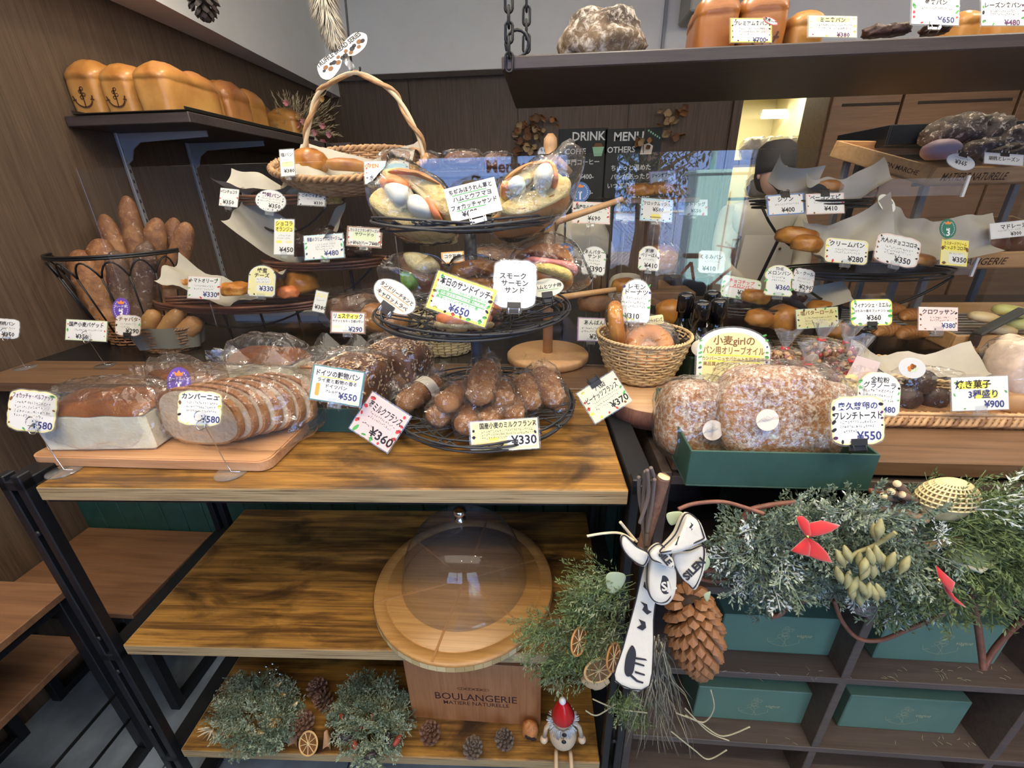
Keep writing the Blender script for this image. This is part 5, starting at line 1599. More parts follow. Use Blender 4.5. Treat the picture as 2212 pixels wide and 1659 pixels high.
# oval basket with granola bags, long basket behind
gbk = at(1755, 800, z=ZC)
basket('oval wicker basket behind the toast box full of tied granola bags', (at(1740, 800, y=1.12).x, 1.13, ZC), .12, .16, .075, WICK, 9, 30, .62)
NUT = mat('granola_clusters', (.20, .085, .035), .6, var=.5, vs=90)
def granola(label, px, py, w_, h_, y, seed, pink=False, spx=None, spy=None, banana=False):
 p = at(px, py, y=y); s = mpp(p); W, H = w_ * s, h_ * s
 t = thing('granola_bag', label, 'snack bag', M=Matrix.Translation(p))
 rs = random.Random(seed); m = MB()
 for i in range(95):
  a = rs.uniform(0, 6.28); b = rs.uniform(-1, 1); q = rs.uniform(.6, 1)
  c = Vector((W * .42 * q * math.cos(a) * math.sqrt(1 - b * b), W * .30 * q * math.sin(a) * math.sqrt(1 - b * b), -H * .14 + H * .30 * b * q))
  r = rs.uniform(.006, .012)
  blob(m, (r, r * .8, r * .7), Matrix.Translation(c) @ Matrix.Rotation(rs.uniform(0, 3), 4, (1, .5, .3)), .2, 2, i, 6, 5, mi=rs.choice((0, 0, 0, 1, 2)))
 m.build('granola', [NUT, mat('cranberry', (.30, .02, .03), .4), mat('almond', (.52, .30, .12), .6)], t, kind='stuff', world=False)
 if banana:
  for k, (a, b) in enumerate(((-.18, .0), (.2, .04), (-.05, -.12))):
   m = MB(); m.lathe([(0, -.003), (.016, -.003), (.018, 0), (.016, .003), (0, .003)], 14, Matrix.Translation((a * W, -W * .36, b * H)) @ RX(80 + 10 * k)); m.build('banana_chip', mat('banana_chip', (.80, .60, .26), .5), t, world=False)
 bagshape(MB(), (W, W * .78, H * .72), Matrix.Translation((0, 0, -H * .14)), seed, crinkle=.10, nu=30, nv=16).build('bag', FILM, t, world=False)
 MB().lathe([(.006, -.003), (.008, 0), (.006, .003)], 10, Matrix.Translation((0, 0, H * .22))).build('neck', FILM2, t, world=False)
 gathered(MB(), .006, W * .26, H * .34, Matrix.Translation((0, 0, H * .23)), seed).build('gathered_top', FILM2, t, world=False)
 m = MB(); torus(m, .008, .0028, Matrix.Translation((0, 0, H * .22)), 0, 14, 6, 0); m.tube([(0, -.008, H * .22), (-.014, -.012, H * .225), (-.018, -.010, H * .20)], .0012, 5); m.build('red_tie', mat('red_twist_tie', (.45, .01, .015), .4), t, world=False)
 if spx:
  q = at(spx, spy, y=y - W * .42) - p
  m = MB(); m.plate([(.018 * math.cos(a), .018 * math.sin(a)) for a in [2 * PI * i / 24 for i in range(24)]], .0006, 0, fr((q.x, -W * .42, q.z), (1, 0, 0), (0, -.35, .94), (0, -.94, -.35))); m.build('sticker', bg('ivory'), t, world=False)
 if pink:
  m = MB(); m.plate([(-W * .3, -.02), (W * .25, -.035), (W * .35, .03), (-W * .1, .045)], .0006, 0, fr((0, -W * .30, H * .08), (1, 0, 0), (0, .2, .98), (0, -.98, .2))); m.build('pink_tag', bg('lpink'), t, world=False)
granola('granola bag at the left end with red tie above the cloud of nuts', 1690, 775, 80, 110, 1.12, 1)
granola('granola bag at the back centre with white round sticker', 1768, 758, 85, 115, 1.16, 2, False, 1752, 776)
granola('granola bag at the back right below the green clover card', 1822, 762, 80, 110, 1.15, 3)
granola('granola bag in the front row with white sticker and red tie', 1738, 812, 100, 130, 1.00, 4, False, 1772, 815)
granola('granola bag with pink tag and banana chips in the front row', 1832, 810, 105, 150, 1.00, 5, True, banana=True)
LB = Matrix.Translation((at(1990, 800, y=1.12).x, 1.13, ZC)) @ RZ(-14)
t = basket('long pale wicker boat basket lined with crumpled paper', None, .14, .20, .07, WICK, 9, 34, .42, M=LB)
sheet(MB(), (.26, .12), LB @ Matrix.Translation((-.02, 0, .06)) @ RX(10), 3, curl=.35, wav=.02).build('paper_liner', PAPER, t)
# flat brown tray basket with chocolate cakes
ta = at(1935, 928, z=ZC); tb = at(2205, 935, z=ZC); x0_, x1_ = at(1900, 930, z=ZC).x, 1.62
tyy = ta.y + .012
t = thing('rattan_tray', 'flat two-tone rattan tray with thick braided front rim', 'tray', ((x0_ + x1_) / 2, tyy + .12, ZC))
MB().box(((x0_ + x1_) / 2, tyy + .125, ZC + .006), (x1_ - x0_ - .02, .23, .010), .003).build('base', WICK2, t)
m = MB()
for side in range(2):
 yy = tyy if side == 0 else tyy + .25
 for k in range(int((x1_ - x0_) / .0135)):
  x = x0_ + k * .0135
  m.tube([(x - .010, yy, ZC + .003), (x, yy - .010 * (1 - 2 * side), ZC + .014), (x + .010, yy, ZC + .030), (x + .016, yy + .005, ZC + .036)], .0050, 6, mi=k % 4 == 0)
m.build('braided_side', [mat('pale_rattan', (.56, .33, .15), .45, var=.25, vs=50), WICK2], t, kind='stuff')
m = MB()
for i in range(3):
 zz_ = ZC + .020 + .008 * i
 m.tube([(x0_ - .004 + .003 * i, tyy - .002, zz_), (x1_, tyy - .002, zz_ - .001)], .0042, 6, mi=0)
 m.tube([(x0_ - .004 + .003 * i, tyy, zz_), (x0_ - .004, tyy + .24, zz_)], .0042, 6, mi=0)
m.build('rim', [mat('pale_rattan', (.56, .33, .15), .45)], t)
CH = bread('dark_chocolate_cake', (.060, .028, .020), (.022, .010, .008), 20, .05, .5, .5, 60)
p = at(1995, 845, y=tyy + .10); s = mpp(p)
t = thing('chocolate_cake_pack', 'bagged dark chocolate cakes with oval white sticker in the rattan tray', 'cake', M=Matrix.Translation(p))
for i, (dx, dz, rr_) in enumerate(((-.035, -.02, .032), (.035, -.022, .034), (.0, .016, .034))):
 blob(MB(), (rr_, .03, rr_ * .9), Matrix.Translation((dx, .01 * i, dz)), .08, 2, i, 20, 12, .2, pw=1.3).build('cake', CH, t, world=False)
bagshape(MB(), (.165, .09, .115), Matrix.Translation((0, 0, .0)), 3, fin=(1, .02, .02, .06), crinkle=.08, nu=36, nv=20).build('bag', FILM, t, world=False)
q = at(1970, 795, y=tyy + .045) - p
m = MB(); Ms = fr(q, (.95, .1, -.28), (.25, .3, .92), (-.1, -.95, .3))
m.plate([(.036 * math.cos(a), .023 * math.sin(a)) for a in [2 * PI * i / 28 for i in range(28)]], .0008, 0, Ms); m.build('sticker', bg('w'), t, world=False)
m = MB()
for i in range(9):
 a = i * 2.4; m.plate([(.012 * math.cos(a) * (i / 9) ** .5 + .005 * math.cos(b), .006 * math.sin(a) + .004 * math.sin(b)) for b in [k * 1.05 for k in range(6)]], .0004, i % 3, Ms @ Matrix.Translation((0, 0, .0009)))
m.build('sticker_print', [INKS['n'], INKS['o'], bg('lgreen')], t, kind='stuff', world=False)
card('white baked sweets card with yellow highlights priced 900', 2116, 850, 122, 72, -2, tyy - .01, 'rect', 'w', None,
     (('焼き菓子', -.12, .28, .24, 'k'), ('3種盛り', .05, -.02, .24, 'b'), ('¥900', .24, -.32, .26, 'b')), hl=((-.12, .26, .54, .22, 'yellow'), (.10, -.03, .44, .24, 'yellow')), doodles=('g', 8, True, .05), clip='b')
p = at(2182, 800, y=tyy + .10)
lump('meringue_bag', 'bag of pale layered wafers at the right edge of the counter', 'snack bag', 2184, 795, 75, 120, tyy + .12, mat('pale_wafer', (.74, .58, .44), .7, var=.2, vs=40), amp=.12, part='wafers', pw=2, bag=1, seed=4)
card('small green leaf card at the right edge behind the wafer bag', 2175, 760, 40, 26, 0, tyy + .22, 'rect', 'lgreen', 'green', (), clip=None)
lump('kraft_pack', 'kraft paper cake pack at the right end of the rattan tray', 'snack bag', 2190, 868, 60, 50, tyy + .08, mat('kraft_paper', (.45, .26, .12), .7), amp=.05, pw=2.2, part='pack')
MB_ = MB(); q = at(2040, 790, y=1.25)
MB().box((q.x, 1.22, ZC + .05), (.05, .012, .10), .002).build('wooden_wedge', wood('pale_wedge', [(.3, (.30, .2, .1)), (.7, (.45, .32, .18))], 'z', 8, 10, .6))
tag(bpy.data.objects['wooden_wedge'], 'pale wooden wedge block standing by the crates behind the basket', 'block')
# ================================================================== BEHIND THE GLASS, CENTRE
# wooden cup tree
p = at(1183, 766, z=ZC + .02); CT = Vector((p.x, p.y + .01, ZC)); CW = wood('turned_beech', [(.3, (.50, .27, .12)), (.7, (.66, .40, .20))], 'z', 8, 10, .45, .05)
t = thing('wooden_hook_stand', 'turned beech stand with round base and peg arms behind the glass', 'stand', CT)
rb = 88 * mpp(p)
MB().lathe([(0, 0), (rb * .97, 0), (rb, .006), (rb, .020), (rb * .96, .026), (0, .026)], 40, Matrix.Translation(CT)).build('base', CW, t)
zt_ = at(1207, 288, y=CT.y).z - ZC
MB().lathe([(.016, .026), (.016, zt_ - .10), (.020, zt_ - .095), (.020, zt_ - .055), (.013, zt_ - .048), (.019, zt_ - .03), (.018, zt_ - .012), (.008, zt_), (0, zt_)], 20, Matrix.Translation(CT)).build('post', CW, t)
for (pa, pb) in (((1200, 480), (1345, 430)), ((1195, 645), (1330, 625)), ((1200, 480), (1165, 455)), ((1205, 345), (1232, 372)), ((1195, 640), (1215, 660))):
 a = at(*pa, y=CT.y); b = at(*pb, y=CT.y + .03)
 MB().tube([a, a.lerp(b, .5), b], [.010, .0095, .008], 10).build('arm', CW, t)
# pale basket behind the tier stand
q = at(968, 790, y=1.46)
basket('pale woven basket behind the wire tier stand', (q.x, 1.46, ZC), .085, .115, .145, mat('straw_weave', (.50, .42, .26), .6, var=.2, vs=50), 15, 26, .85)
def simple_roll(label, px, py, w_, h_, y, m_=BUNM, rot=0, seed=0, bag=False, name='bread_roll', cat='roll', group=None, **kw):
 return lump(name, label, cat, px, py, w_, h_, y, m_, None, kw.pop('amp', .05), seed, rot, kw.pop('flat', .3), group=group, bag=bag, **kw)
# background breads and packages around the stand
simple_roll('flat dark loaf in a bag behind the sandwich stand', 1080, 560, 130, 50, 1.55, CRUSTD, 6, 3, 1, 'bagged_loaf', 'bread')
simple_roll('ciabatta roll in a loose bag by the rustic card', 830, 690, 105, 62, 1.38, CRUST, 15, 5, 1, 'bagged_loaf', 'bread')
simple_roll('bagged rustic loaf leaning behind the rustic card', 762, 665, 120, 60, 1.50, CRUSTD, -8, 6, 1, 'bagged_loaf', 'bread')
simple_roll('dark bean bun beneath the hook stand at the purple card', 1285, 655, 75, 42, 1.42, CRUSTD, 0, 4)
simple_roll('raisin bun dusted with sugar left of the bottles', 1448, 675, 62, 56, 1.45, BUNM, 0, 8)
simple_roll('small dark roll half hidden behind the raisin bun', 1475, 728, 50, 44, 1.40, BUNM, 0, 9)
for i, (px, py, w_, h_, lb) in enumerate(((905, 352, 90, 40, 'bagged loaf peeking above the glass left of centre'), (1000, 345, 80, 34, 'bagged loaf at the glass edge above the left sandwich'), (1075, 350, 60, 36, 'bagged loaf at the glass edge above the white card'))):
 simple_roll(lb, px, py, w_, h_, 1.75, RYE, 0, 20 + i, 1, 'bagged_loaf', 'bread')
for nm, px, py, w_, h_, lb in (('crate_stand', 1000, 430, 300, 14, ''),):
 a = at(850, 375, y=1.80); b = at(1110, 375, y=1.80)
 t = thing('shelf_riser', 'dark wooden riser carrying the bagged loaves behind the glass', 'riser', ((a.x + b.x) / 2, 1.8, ZC))
 MB().box(((a.x + b.x) / 2, 1.8, a.z - .012), (b.x - a.x, .26, .02), .002).build('top', M_DARKWOOD, t)
 for x in (a.x + .03, b.x - .03):
  MB().box((x, 1.8, (a.z - .022 + ZC) / 2), (.02, .24, a.z - .022 - ZC), .002).build('side', M_DARKWOOD, t)
# black risers and boxes in the centre
def block(name, label, cat, pa, pb, y, dp, m_, bev=.004):
 a = at(*pa, y=y); b = at(*pb, y=y)
 o = MB().box(((a.x + b.x) / 2, y + dp / 2, (a.z + b.z) / 2), (abs(b.x - a.x), dp, abs(a.z - b.z)), bev).build(name, m_)
 return tag(o, label, cat)
block('black_riser', 'glossy black display block under the melon pan bowl', 'display block', (1560, 668), (1700, 735), 1.48, .2, mat('black_acrylic', (.006, .006, .007), .08))
block('brown_riser', 'wide brown wooden riser under the croque sandwiches', 'riser', (1330, 632), (1500, 662), 1.62, .25, M_CAB)
block('black_riser', 'tall black block behind the raisin bun', 'display block', (1450, 600), (1530, 640), 1.75, .12, M_BLACKM)
block('white_tub', 'white plastic tub under the bamboo tier stand', 'tub', (498, 676), (715, 700), 1.62, .14, mat('white_tub', (.62, .60, .54), .4), .012)
# black metal frame with wrapped cloth bag
t = thing('wire_rack', 'slim black square wire rack standing right of the beech post', 'rack', at(1235, 600, y=1.62))
a = at(1222, 432, y=1.62); b = at(1226, 556, y=1.62); c = at(1320, 432, y=1.66)
for x in (a.x, c.x):
 for yy in (1.62, 1.80):
  MB().tube([(x, yy, ZC), (x, yy, a.z)], .004, 6).build('upright', M_BLACKM, t)
for z in (a.z, b.z):
 m = MB(); m.tube([(a.x, 1.62, z), (c.x, 1.62, z), (c.x, 1.80, z), (a.x, 1.80, z)], .004, 6, True); m.build('shelf_frame', M_BLACKM, t)
CLOTH = mat('beige_cloth', (.46, .42, .34), .7, var=.06, vs=8, bump=.2, bs=20)
put('linen_bag', 'creased beige cloth bag on the wire rack beside the beech post', 'bag', [
 ('cloth', [(1208, 485), (1260, 478), (1300, 482), (1318, 520), (1325, 556), (1270, 566), (1205, 560)], .10, CLOTH, 0)], 1.72)
put('linen_bag', 'second beige cloth bag behind the anpan sandwich card', 'bag', [
 ('cloth', [(1320, 600), (1350, 590), (1385, 600), (1400, 640), (1340, 660), (1315, 640)], .08, CLOTH, 0)], 1.72)
# croque-monsieur stand etc
t = thing('cake_stand', 'dark wooden stand holding toasted croque sandwiches in the centre', 'stand', at(1415, 600, y=1.66))
a = at(1340, 428, y=1.66); b = at(1500, 428, y=1.66)
MB().box(((a.x + b.x) / 2, 1.70, a.z - .01), (b.x - a.x, .20, .016), .003).build('top', M_CAB, t)
MB().box(((a.x + b.x) / 2 + .01, 1.70, (a.z + ZC) / 2), (.06, .06, a.z - ZC - .02), .004).build('post', M_CAB, t)
for i, (px, py, w_, h_) in enumerate(((1385, 412, 62, 30), (1430, 408, 50, 28), (1465, 415, 55, 26))):
 simple_roll(['browned cheese toast at the left of the croque stand', 'browned cheese toast in the middle of the croque stand', 'purple onion bread at the right of the croque stand'][i], px, py, w_, h_, 1.68, BUNM if i < 2 else CRUSTD, 0, 30 + i, amp=.12)
simple_roll('lemon leaf topped berry bun in a bag above the berry card', 1425, 560, 70, 60, 1.62, CRUST, 0, 36, 1)
simple_roll('glossy brown bun on the brown riser behind the berry bun', 1350, 618, 60, 34, 1.66, BUNM, 0, 37)
card('blue gingham croque monsieur card priced 580', 1418, 454, 68, 48, 4, 1.58, 'rect', 'w', 'lblue', (('クロックムッシュ', 0, .28, .17, 'k'), ('¥580', .05, .02, .22, 'k')), hl=((-.02, -.30, .30, .22, 'yellow'), (-.02, -.33, .34, .06, 'brown')), bw=.12, doodles=('b', 16, False, .05), clip='b')
card('pink edged beef bolognese card priced 690', 1277, 460, 80, 46, 2, 1.52, 'rect', 'w', 'pink', (('国産牛のボロネーゼ', 0, .26, .20, 'k'), ('¥690', .08, -.25, .26, 'k')), small=((-.3, .3, .05, .09),), doodles=('rnp', 14, True, .08), clip='b')
card('striped onion bread card priced 550 standing behind the croques', 1432, 385, 58, 32, -4, 1.72, 'rect', 'w', 'purple', (('ジャンボブール', 0, .2, .26, 'k'), ('¥550', .2, -.24, .26, 'k')), clip='b')
card('faint hot dog card priced 550 right of the gingham card', 1497, 448, 62, 34, 1, 1.70, 'rect', 'w', None, (('ホットドッグ', 0, .2, .26, 'k'), ('¥550', .1, -.22, .28, 'k')), doodles=('rn', 6, False, .1), clip='b')
card('teal edged folded card between the bolognese and gingham cards', 1352, 455, 44, 44, 6, 1.66, 'rect', 'w', 'teal', (('¥500', 0, .0, .26, 'k'),), doodles=('r', 4, True, .1), clip='b')
card('grey arched anpan butter sandwich card priced 390', 1283, 563, 50, 60, 5, 1.45, 'arch', 'w', 'grey', (('あんバター', 0, .30, .15, 'k'), ('サンド', 0, .14, .15, 'k'), ('¥390', .05, -.30, .24, 'k')), small=((-.3, .3, 0, .08), (-.3, .3, -.12, .08)), doodles=('pgk', 12, True, .05))
card('cream berry bread card priced 410 on a clear clip', 1402, 558, 44, 52, 4, 1.50, 'arch', 'w', 'cream', (('湘南', 0, .30, .17, 'k'), ('ベリーぱん', 0, .12, .17, 'k'), ('¥410', .1, -.30, .24, 'k')), small=((-.3, .3, -.06, .08),), doodles=('pyg', 10, True, .06))
card('pale card priced 410 over the red bicycle reflection', 1537, 566, 56, 48, 2, 1.60, 'round', 'w', None, (('¥410', -.1, -.30, .26, 'k'), ('くるみパン', 0, .22, .20, 'k')), small=((-.3, .3, .02, .08),), clip='b')
card('purple edged あんぱん card at the foot of the hook stand', 1277, 712, 58, 50, 2, 1.36, 'rect', 'w', 'purple', (('あんぱん', .1, .30, .20, 'k'), ('¥240', .2, -.30, .26, 'k')), small=((-.36, .4, .06, .09), (-.36, .4, -.08, .09)), doodles=('n', 1, True, .14))
rank('blue round badge with number 1 above the bolognese card', 1253, 415, 42, 44, 1.56, 'navy', '1', '')
rank('blue round badge with number 2 under the top wire tray', 1221, 545, 40, 40, 1.50, 'navy', '2', '')
card('orange edged card glimpsed behind the middle tray sandwiches', 978, 556, 48, 24, -4, 1.42, 'rect', 'w', 'orange', (('コク旨塩', 0, .1, .34, 'k'),), clip=None, bw=.12)
card('chalk white cloud card reading bagel near the beech finial', 1184, 333, 44, 30, 10, 1.55, 'cloud', 'w', 'dk', (('もちもちの', 0, .2, .24, 'k'), ('ベーグル', 0, -.15, .24, 'k')), clip='b', clipc='k')
card('opening days poster with pink spots standing in for a reflected window sign', 836, 372, 96, 48, -2, 1.42, 'rect', 'w', None, (('OPEN', -.34, .30, .22, 'o'), ('・水・木・金・土・日', 0, -.24, .24, 'b')), hl=((.18, .16, .55, .42, 'lblue'),), doodles=('rp', 16, False, .05), clip=None, cat='poster', name='reflected_sign_poster')  # paper copy of the window sign's reflection, set behind the glass
card('big white chocolate chip melon pan card priced 360', 1600, 623, 84, 46, 10, 1.50, 'round', 'w', 'lgreen', (('チョコチップ', 0, .30, .18, 'r'), ('メロンパン', .05, .10, .18, 'r'), ('¥360', .1, -.20, .28, 'k')), doodles=('gng', 14, False, .08), ul=((-.3, .36, 0, 'r'),))
# blackboards on the back wall
def board(label, pa, pb, lines):
 a = at(*pa, y=YB - .02); b = at(*pb, y=YB - .02)
 c = (a + b) / 2; W, H = abs(b.x - a.x), abs(a.z - b.z)
 t = thing('menu_blackboard', label, 'blackboard', c)
 MB().box((c.x, YB - .012, c.z), (W, .016, H), .002).build('slate', mat('blackboard_slate', (.022, .026, .026), .7, var=.2, vs=10), t)
 M_ = fr((c.x, YB - .0215, c.z), (1, 0, 0), (0, 0, 1), (0, -1, 0))
 m = MB(); inks = []
 for s_, x, y_, sz, k in lines:
  if k not in inks:
   inks.append(k)
  m.text(s_, x * W, y_ * H, sz * H, inks.index(k), M_, 'C', .02, 0, maxw=W * .9)
 m.build('chalk_lettering', [INKS[k] for k in inks], t)
 m = MB()
 return t, M_, W, H
t, M_, W, H = board('black menu board reading DRINK with coffee drawing on the back wall', (1208, 279), (1302, 470), (('DRINK', .12, .42, .13, 'w'), ('COFFE', -.15, .26, .085, 'w'), ('専門コーヒー', .0, .14, .07, 'w'), ('¥400-', .1, -.02, .075, 'w'), ('¥450-', .1, -.20, .075, 'w'), ('¥520-', .1, -.36, .075, 'w')))
m = MB(); m.plate([(W * x, H * y_) for x, y_ in ((.24, .20), (.40, .20), (.44, .30), (.2, .30))], .001, 0, M_); m.plate([(W * x, H * y_) for x, y_ in ((.22, .30), (.42, .30), (.38, .34), (.26, .34))], .001, 1, M_); m.build('cup_drawing', [INKS['c'], INKS['n']], t)
t, M_, W, H = board('black menu board reading MENU OTHERS with bread drawing on the back wall', (1308, 279), (1412, 470), (('MENU', -.08, .42, .13, 'w'), ('OTHERS', -.2, .28, .09, 'w'), ('ちょっと温めた', .0, .08, .07, 'w'), ('パンがあったり', .0, -.02, .07, 'w'), ('いつまで楽しめる', .0, -.12, .07, 'w'), ('¥550-', .22, -.24, .09, 'w')))
m = MB(); m.plate([(W * x, H * y_) for x, y_ in ((.14, .22), (.34, .22), (.36, .31), (.28, .34), (.16, .32))], .001, 0, M_)
for k in range(6):
 m.plate([(W * (.26 + .04 * k + .018 * math.cos(b)), H * (.47 - .016 * k + .014 * math.sin(b))) for b in (0, 1.5, 3, 4.6)], .001, 1, M_)
m.build('bread_drawing', [bg('beige'), INKS['c']], t)
# ================================================================== TIN LOAVES ON THE WALL SHELF
def tin(label, pxl, pxr, pyt, pyb, y, dp, rz=0, domes=2, m_=CRUST, stamp=None, seed=0, zb=None):
 zb = ZWS if zb is None else zb
 a = at(pxl, pyb, y=y); b = at(pxr, pyb, y=y); tp = at((pxl + pxr) / 2, pyt, y=y)
 W = abs(b.x - a.x); H = tp.z - zb
 M = TRS(((a.x + b.x) / 2, y + dp / 2, zb), R(rz))
 t = thing('tin_loaf', label, 'bread', M=M)
 m = MB(); panloaf(m, W, dp, H, None, domes, seed, 0, .05, .60); m.build('loaf', m_, t, world=False)
 if stamp:
  Ms = fr((0, -dp / 2 - .002, H * .28), (1, 0, 0), (0, 0, 1), (0, -1, 0)); m = MB(); q = W * .26
  arc = [(q * math.cos(a), q * .8 * math.sin(a)) for a in [R(195 + i * 15) for i in range(11)]]
  stroke(m, arc, q * .14, 0, Ms)
  for s2 in (-1, 1):
   stroke(m, [(s2 * q, -.1 * q), (s2 * q * 1.12, q * .25)], q * .16, 0, Ms); stroke(m, [(s2 * q * .8, -.1 * q), (s2 * q * 1.25, -.15 * q)], q * .12, 0, Ms)
  stroke(m, [(0, -q * .8), (q * .05, 0), (-q * .06, q * .5), (0, q)], q * .13, 0, Ms)
  for cx_, cy_ in ((-.12, .1), (.22, .35), (-.1, .62), (.15, .9)):
   stroke(m, [(q * (cx_ + .17 * math.cos(a)), q * (cy_ + .15 * math.sin(a))) for a in [i * .7 for i in range(10)]], q * .09, 0, Ms)
  m.build('branded_mark', mat('burnt_mark', (.06, .02, .01), .7), t, world=False)
 return t
PL = bread('tin_loaf_crust', (.66, .36, .10), (.34, .125, .028), 6, 0, .33, .18, 30, spread=.28)
PLD = bread('tin_loaf_crust_dark', (.60, .28, .09), (.22, .07, .02), 6, 0, .3, .18, 30, spread=.28)
tin('leftmost tin loaf on the wall shelf with an anchor mark burnt in', 150, 222, 113, 228, 1.83, .30, 0, 2, PL, True, 1)
tin('second tin loaf from the wall with an anchor mark burnt in', 224, 292, 122, 232, 1.83, .30, 0, 2, PL, True, 2)
tin('tall plain tin loaf third from the wall at shelf corner', 296, 372, 116, 234, 1.83, .32, 0, 2, PL, False, 3)
tin('loaf of the wall shelf directly behind the tall plain one', 385, 440, 146, 252, 2.18, .18, 0, 1, PL, False, 4)
tin('dark topped tin loaf in the middle of the wall shelf', 440, 506, 160, 275, 2.42, .2, 0, 1, PLD, False, 5)
tin('tin loaf with glossy dome after the dark topped one', 500, 552, 182, 293, 2.66, .18, 0, 1, PL, False, 6)
tin('short dark tin loaf near the far end of the wall shelf', 552, 580, 222, 300, 2.95, .14, 0, 1, PLD, False, 7)
tin('short tin loaf at the far end of the wall shelf by dried flowers', 582, 644, 226, 308, 2.98, .16, 0, 1, PL, False, 8)
MB().box(((XW + .003 + XWS) / 2, YWS + .5, ZWS - .025), (XWS - XW - .003, .34, .036), .003).build('shelf_end', M_SHELFDARK, bpy.data.objects['bread_shelf'])
# dried flower bouquet in white paper beside the loaves
fp = at(640, 290, y=3.05)
t = thing('dried_bouquet', 'dried flower bouquet of pampas and pink blooms at wall shelf end', 'bouquet', fp)
rs = random.Random(3); m = MB(); m2 = MB(); m3 = MB()
for i in range(120):
 q = at(rs.uniform(585, 735), rs.uniform(195, 335), y=3.0 + rs.uniform(-.05, .15)); b = fp + (q - fp) * .25
 d = (q - fp).normalized()
 m.tube([b, q], [.0012, .0006], 3)
 for k in range(9):
  e = Vector((rs.uniform(-1, 1), rs.uniform(-1, 1), rs.uniform(-1, 1))).normalized() * .02 + d * .03
  c = b.lerp(q, .55 + .05 * k); s_ = e.cross(d).normalized() * .0022
  m.add([c, c + e * .5 + s_, c + e, c + e * .5 - s_], [(0, 1, 2, 3)], 0, None, False)
m.build('dried_grass', mat('dried_grass', (.42, .35, .22), .8), t, kind='stuff')
for i in range(16):
 q = at(rs.uniform(610, 720), rs.uniform(210, 320), y=2.98 + rs.uniform(0, .06)); fm = MB()
 c_ = rs.choice(('pink', 'mauve', 'ochre'))
 for k in range(9):
  a = k * 2.4; d = Vector((math.cos(a), -.6, math.sin(a))).normalized(); r = .018 * (1 + .2 * (k % 3))
  s_ = d.cross(Vector((0, 1, 0))).normalized() * r * .5
  fm.add([q, q + d * r * .6 + s_, q + d * r + Vector((0, -.008, 0)), q + d * r * .6 - s_], [(0, 1, 2, 3)], 0, None, False)
 fm.build('bloom', mat('bloom_' + c_, {'pink': (.62, .26, .28), 'mauve': (.48, .20, .22), 'ochre': (.55, .33, .12)}[c_], .8), t)
m = MB(); pillow(m, [(648, 290), (672, 285), (700, 330), (672, 338), (655, 330)], 3.02, .05, 0, 16); m.build('paper_wrap', PAPER, t)
MB().box((at(700, 340, y=3.1).x, 3.1, ZWS - .012), (.5, .3, .02), .002).build('ledge', M_SHELFDARK, t)
# things hanging from the ceiling
def pampas(label, pts, y, r):
 P = [at(px, py, y=y) for px, py in pts]; t = thing('pampas_plume', label, 'dried plant', P[0]); rs = random.Random(5)
 MB().tube([P[0] + Vector((0, 0, .3)), *P], .002, 4).build('stem', mat('straw_stem', (.5, .4, .25), .8), t)
 m = MB(); L = len(P) - 1
 for i in range(1500):
  q = rs.uniform(0, L - .001); k = int(q); c = P[k].lerp(P[k + 1], q - k); d = (P[k + 1] - P[k]).normalized()
  rr = r * (1 - .65 * (q / L) ** 2); a = rs.uniform(0, 6.28)
  n = (Vector((math.cos(a), math.sin(a), 0)) * rr + d * rr * 1.1); s_ = n.cross(d).normalized() * .0018
  m.add([c, c + n * .6 + s_, c + n + d * .008, c + n * .6 - s_], [(0, 1, 2, 3)], 0, None, False)
 m.build('plume', mat('cream_plume', (.66, .60, .48), .9, sheen=.3), t, kind='stuff')
pampas('cream pampas plume hanging from the ceiling above the bread basket', [(692, -60), (700, 0), (712, 45), (722, 80), (735, 108)], 1.75, .055)
pm = mat('dark_cone_scale', (.045, .032, .026), .7, var=.3, vs=60)
q = at(432, -18, y=1.55)
pinecone('hanging_cone', 'dark pine cone dangling upside down at the top left', .10, .048, Matrix.Translation(q + Vector((0, 0, .035))) @ RX(180), [pm, pm], n=60, openness=1.1)
MB().tube([q + Vector((0, 0, .03)), Vector((q.x, q.y, ZT))], .0012, 4).build('string', M_BLACKM, bpy.data.objects['hanging_cone'])
# rod with hook, hanging basket
YH = 1.62
r0_ = at(746, 0, y=YH); hk = at(768, 162, y=YH)
t = thing('ceiling_hook_rod', 'thin black rod with hook carrying the big wicker handle basket', 'hook', hk)
pts = [Vector((r0_.x, YH, ZT)), r0_, at(755, 100, y=YH), at(760, 150, y=YH)] + [at(768 + 10 * math.cos(a), 150 + 14 * math.sin(a), y=YH) for a in [PI * .9, PI * .65, PI * .4, PI * .15, -.1, -.4]]
MB().tube(pts, .0034, 7).build('rod', M_BLACK, t)
HC = at(762, 365, y=YH); hr = 172 * mpp(HC)
t = basket('hanging oval wicker basket with tall twisted handle and loaves', None, hr * .55, hr * .96, .075, WICKB, 12, 46, .62, .0048, .012, mtl2=WICKB, M=Matrix.Translation((HC.x, YH, HC.z - .055)) @ RX(20))
TT = BASIS[t.name]
hpts = [(655, 330), (668, 270), (680, 215), (712, 180), (765, 158), (820, 178), (868, 225), (902, 290), (918, 350)]
def spline(P, n):
 out = []
 for i in range(n):
  q = i / (n - 1) * (len(P) - 1); k = min(int(q), len(P) - 2); u = q - k
  a = [np.array(P[max(0, min(len(P) - 1, k + j))], float) for j in (-1, 0, 1, 2)]
  out.append(.5 * (2 * a[1] + (a[2] - a[0]) * u + (2 * a[0] - 5 * a[1] + 4 * a[2] - a[3]) * u * u + (-a[0] + 3 * a[1] - 3 * a[2] + a[3]) * u ** 3))
 return out
H3 = [tuple(at(*p, y=YH)) for p in hpts]; hs = spline(H3, 70)
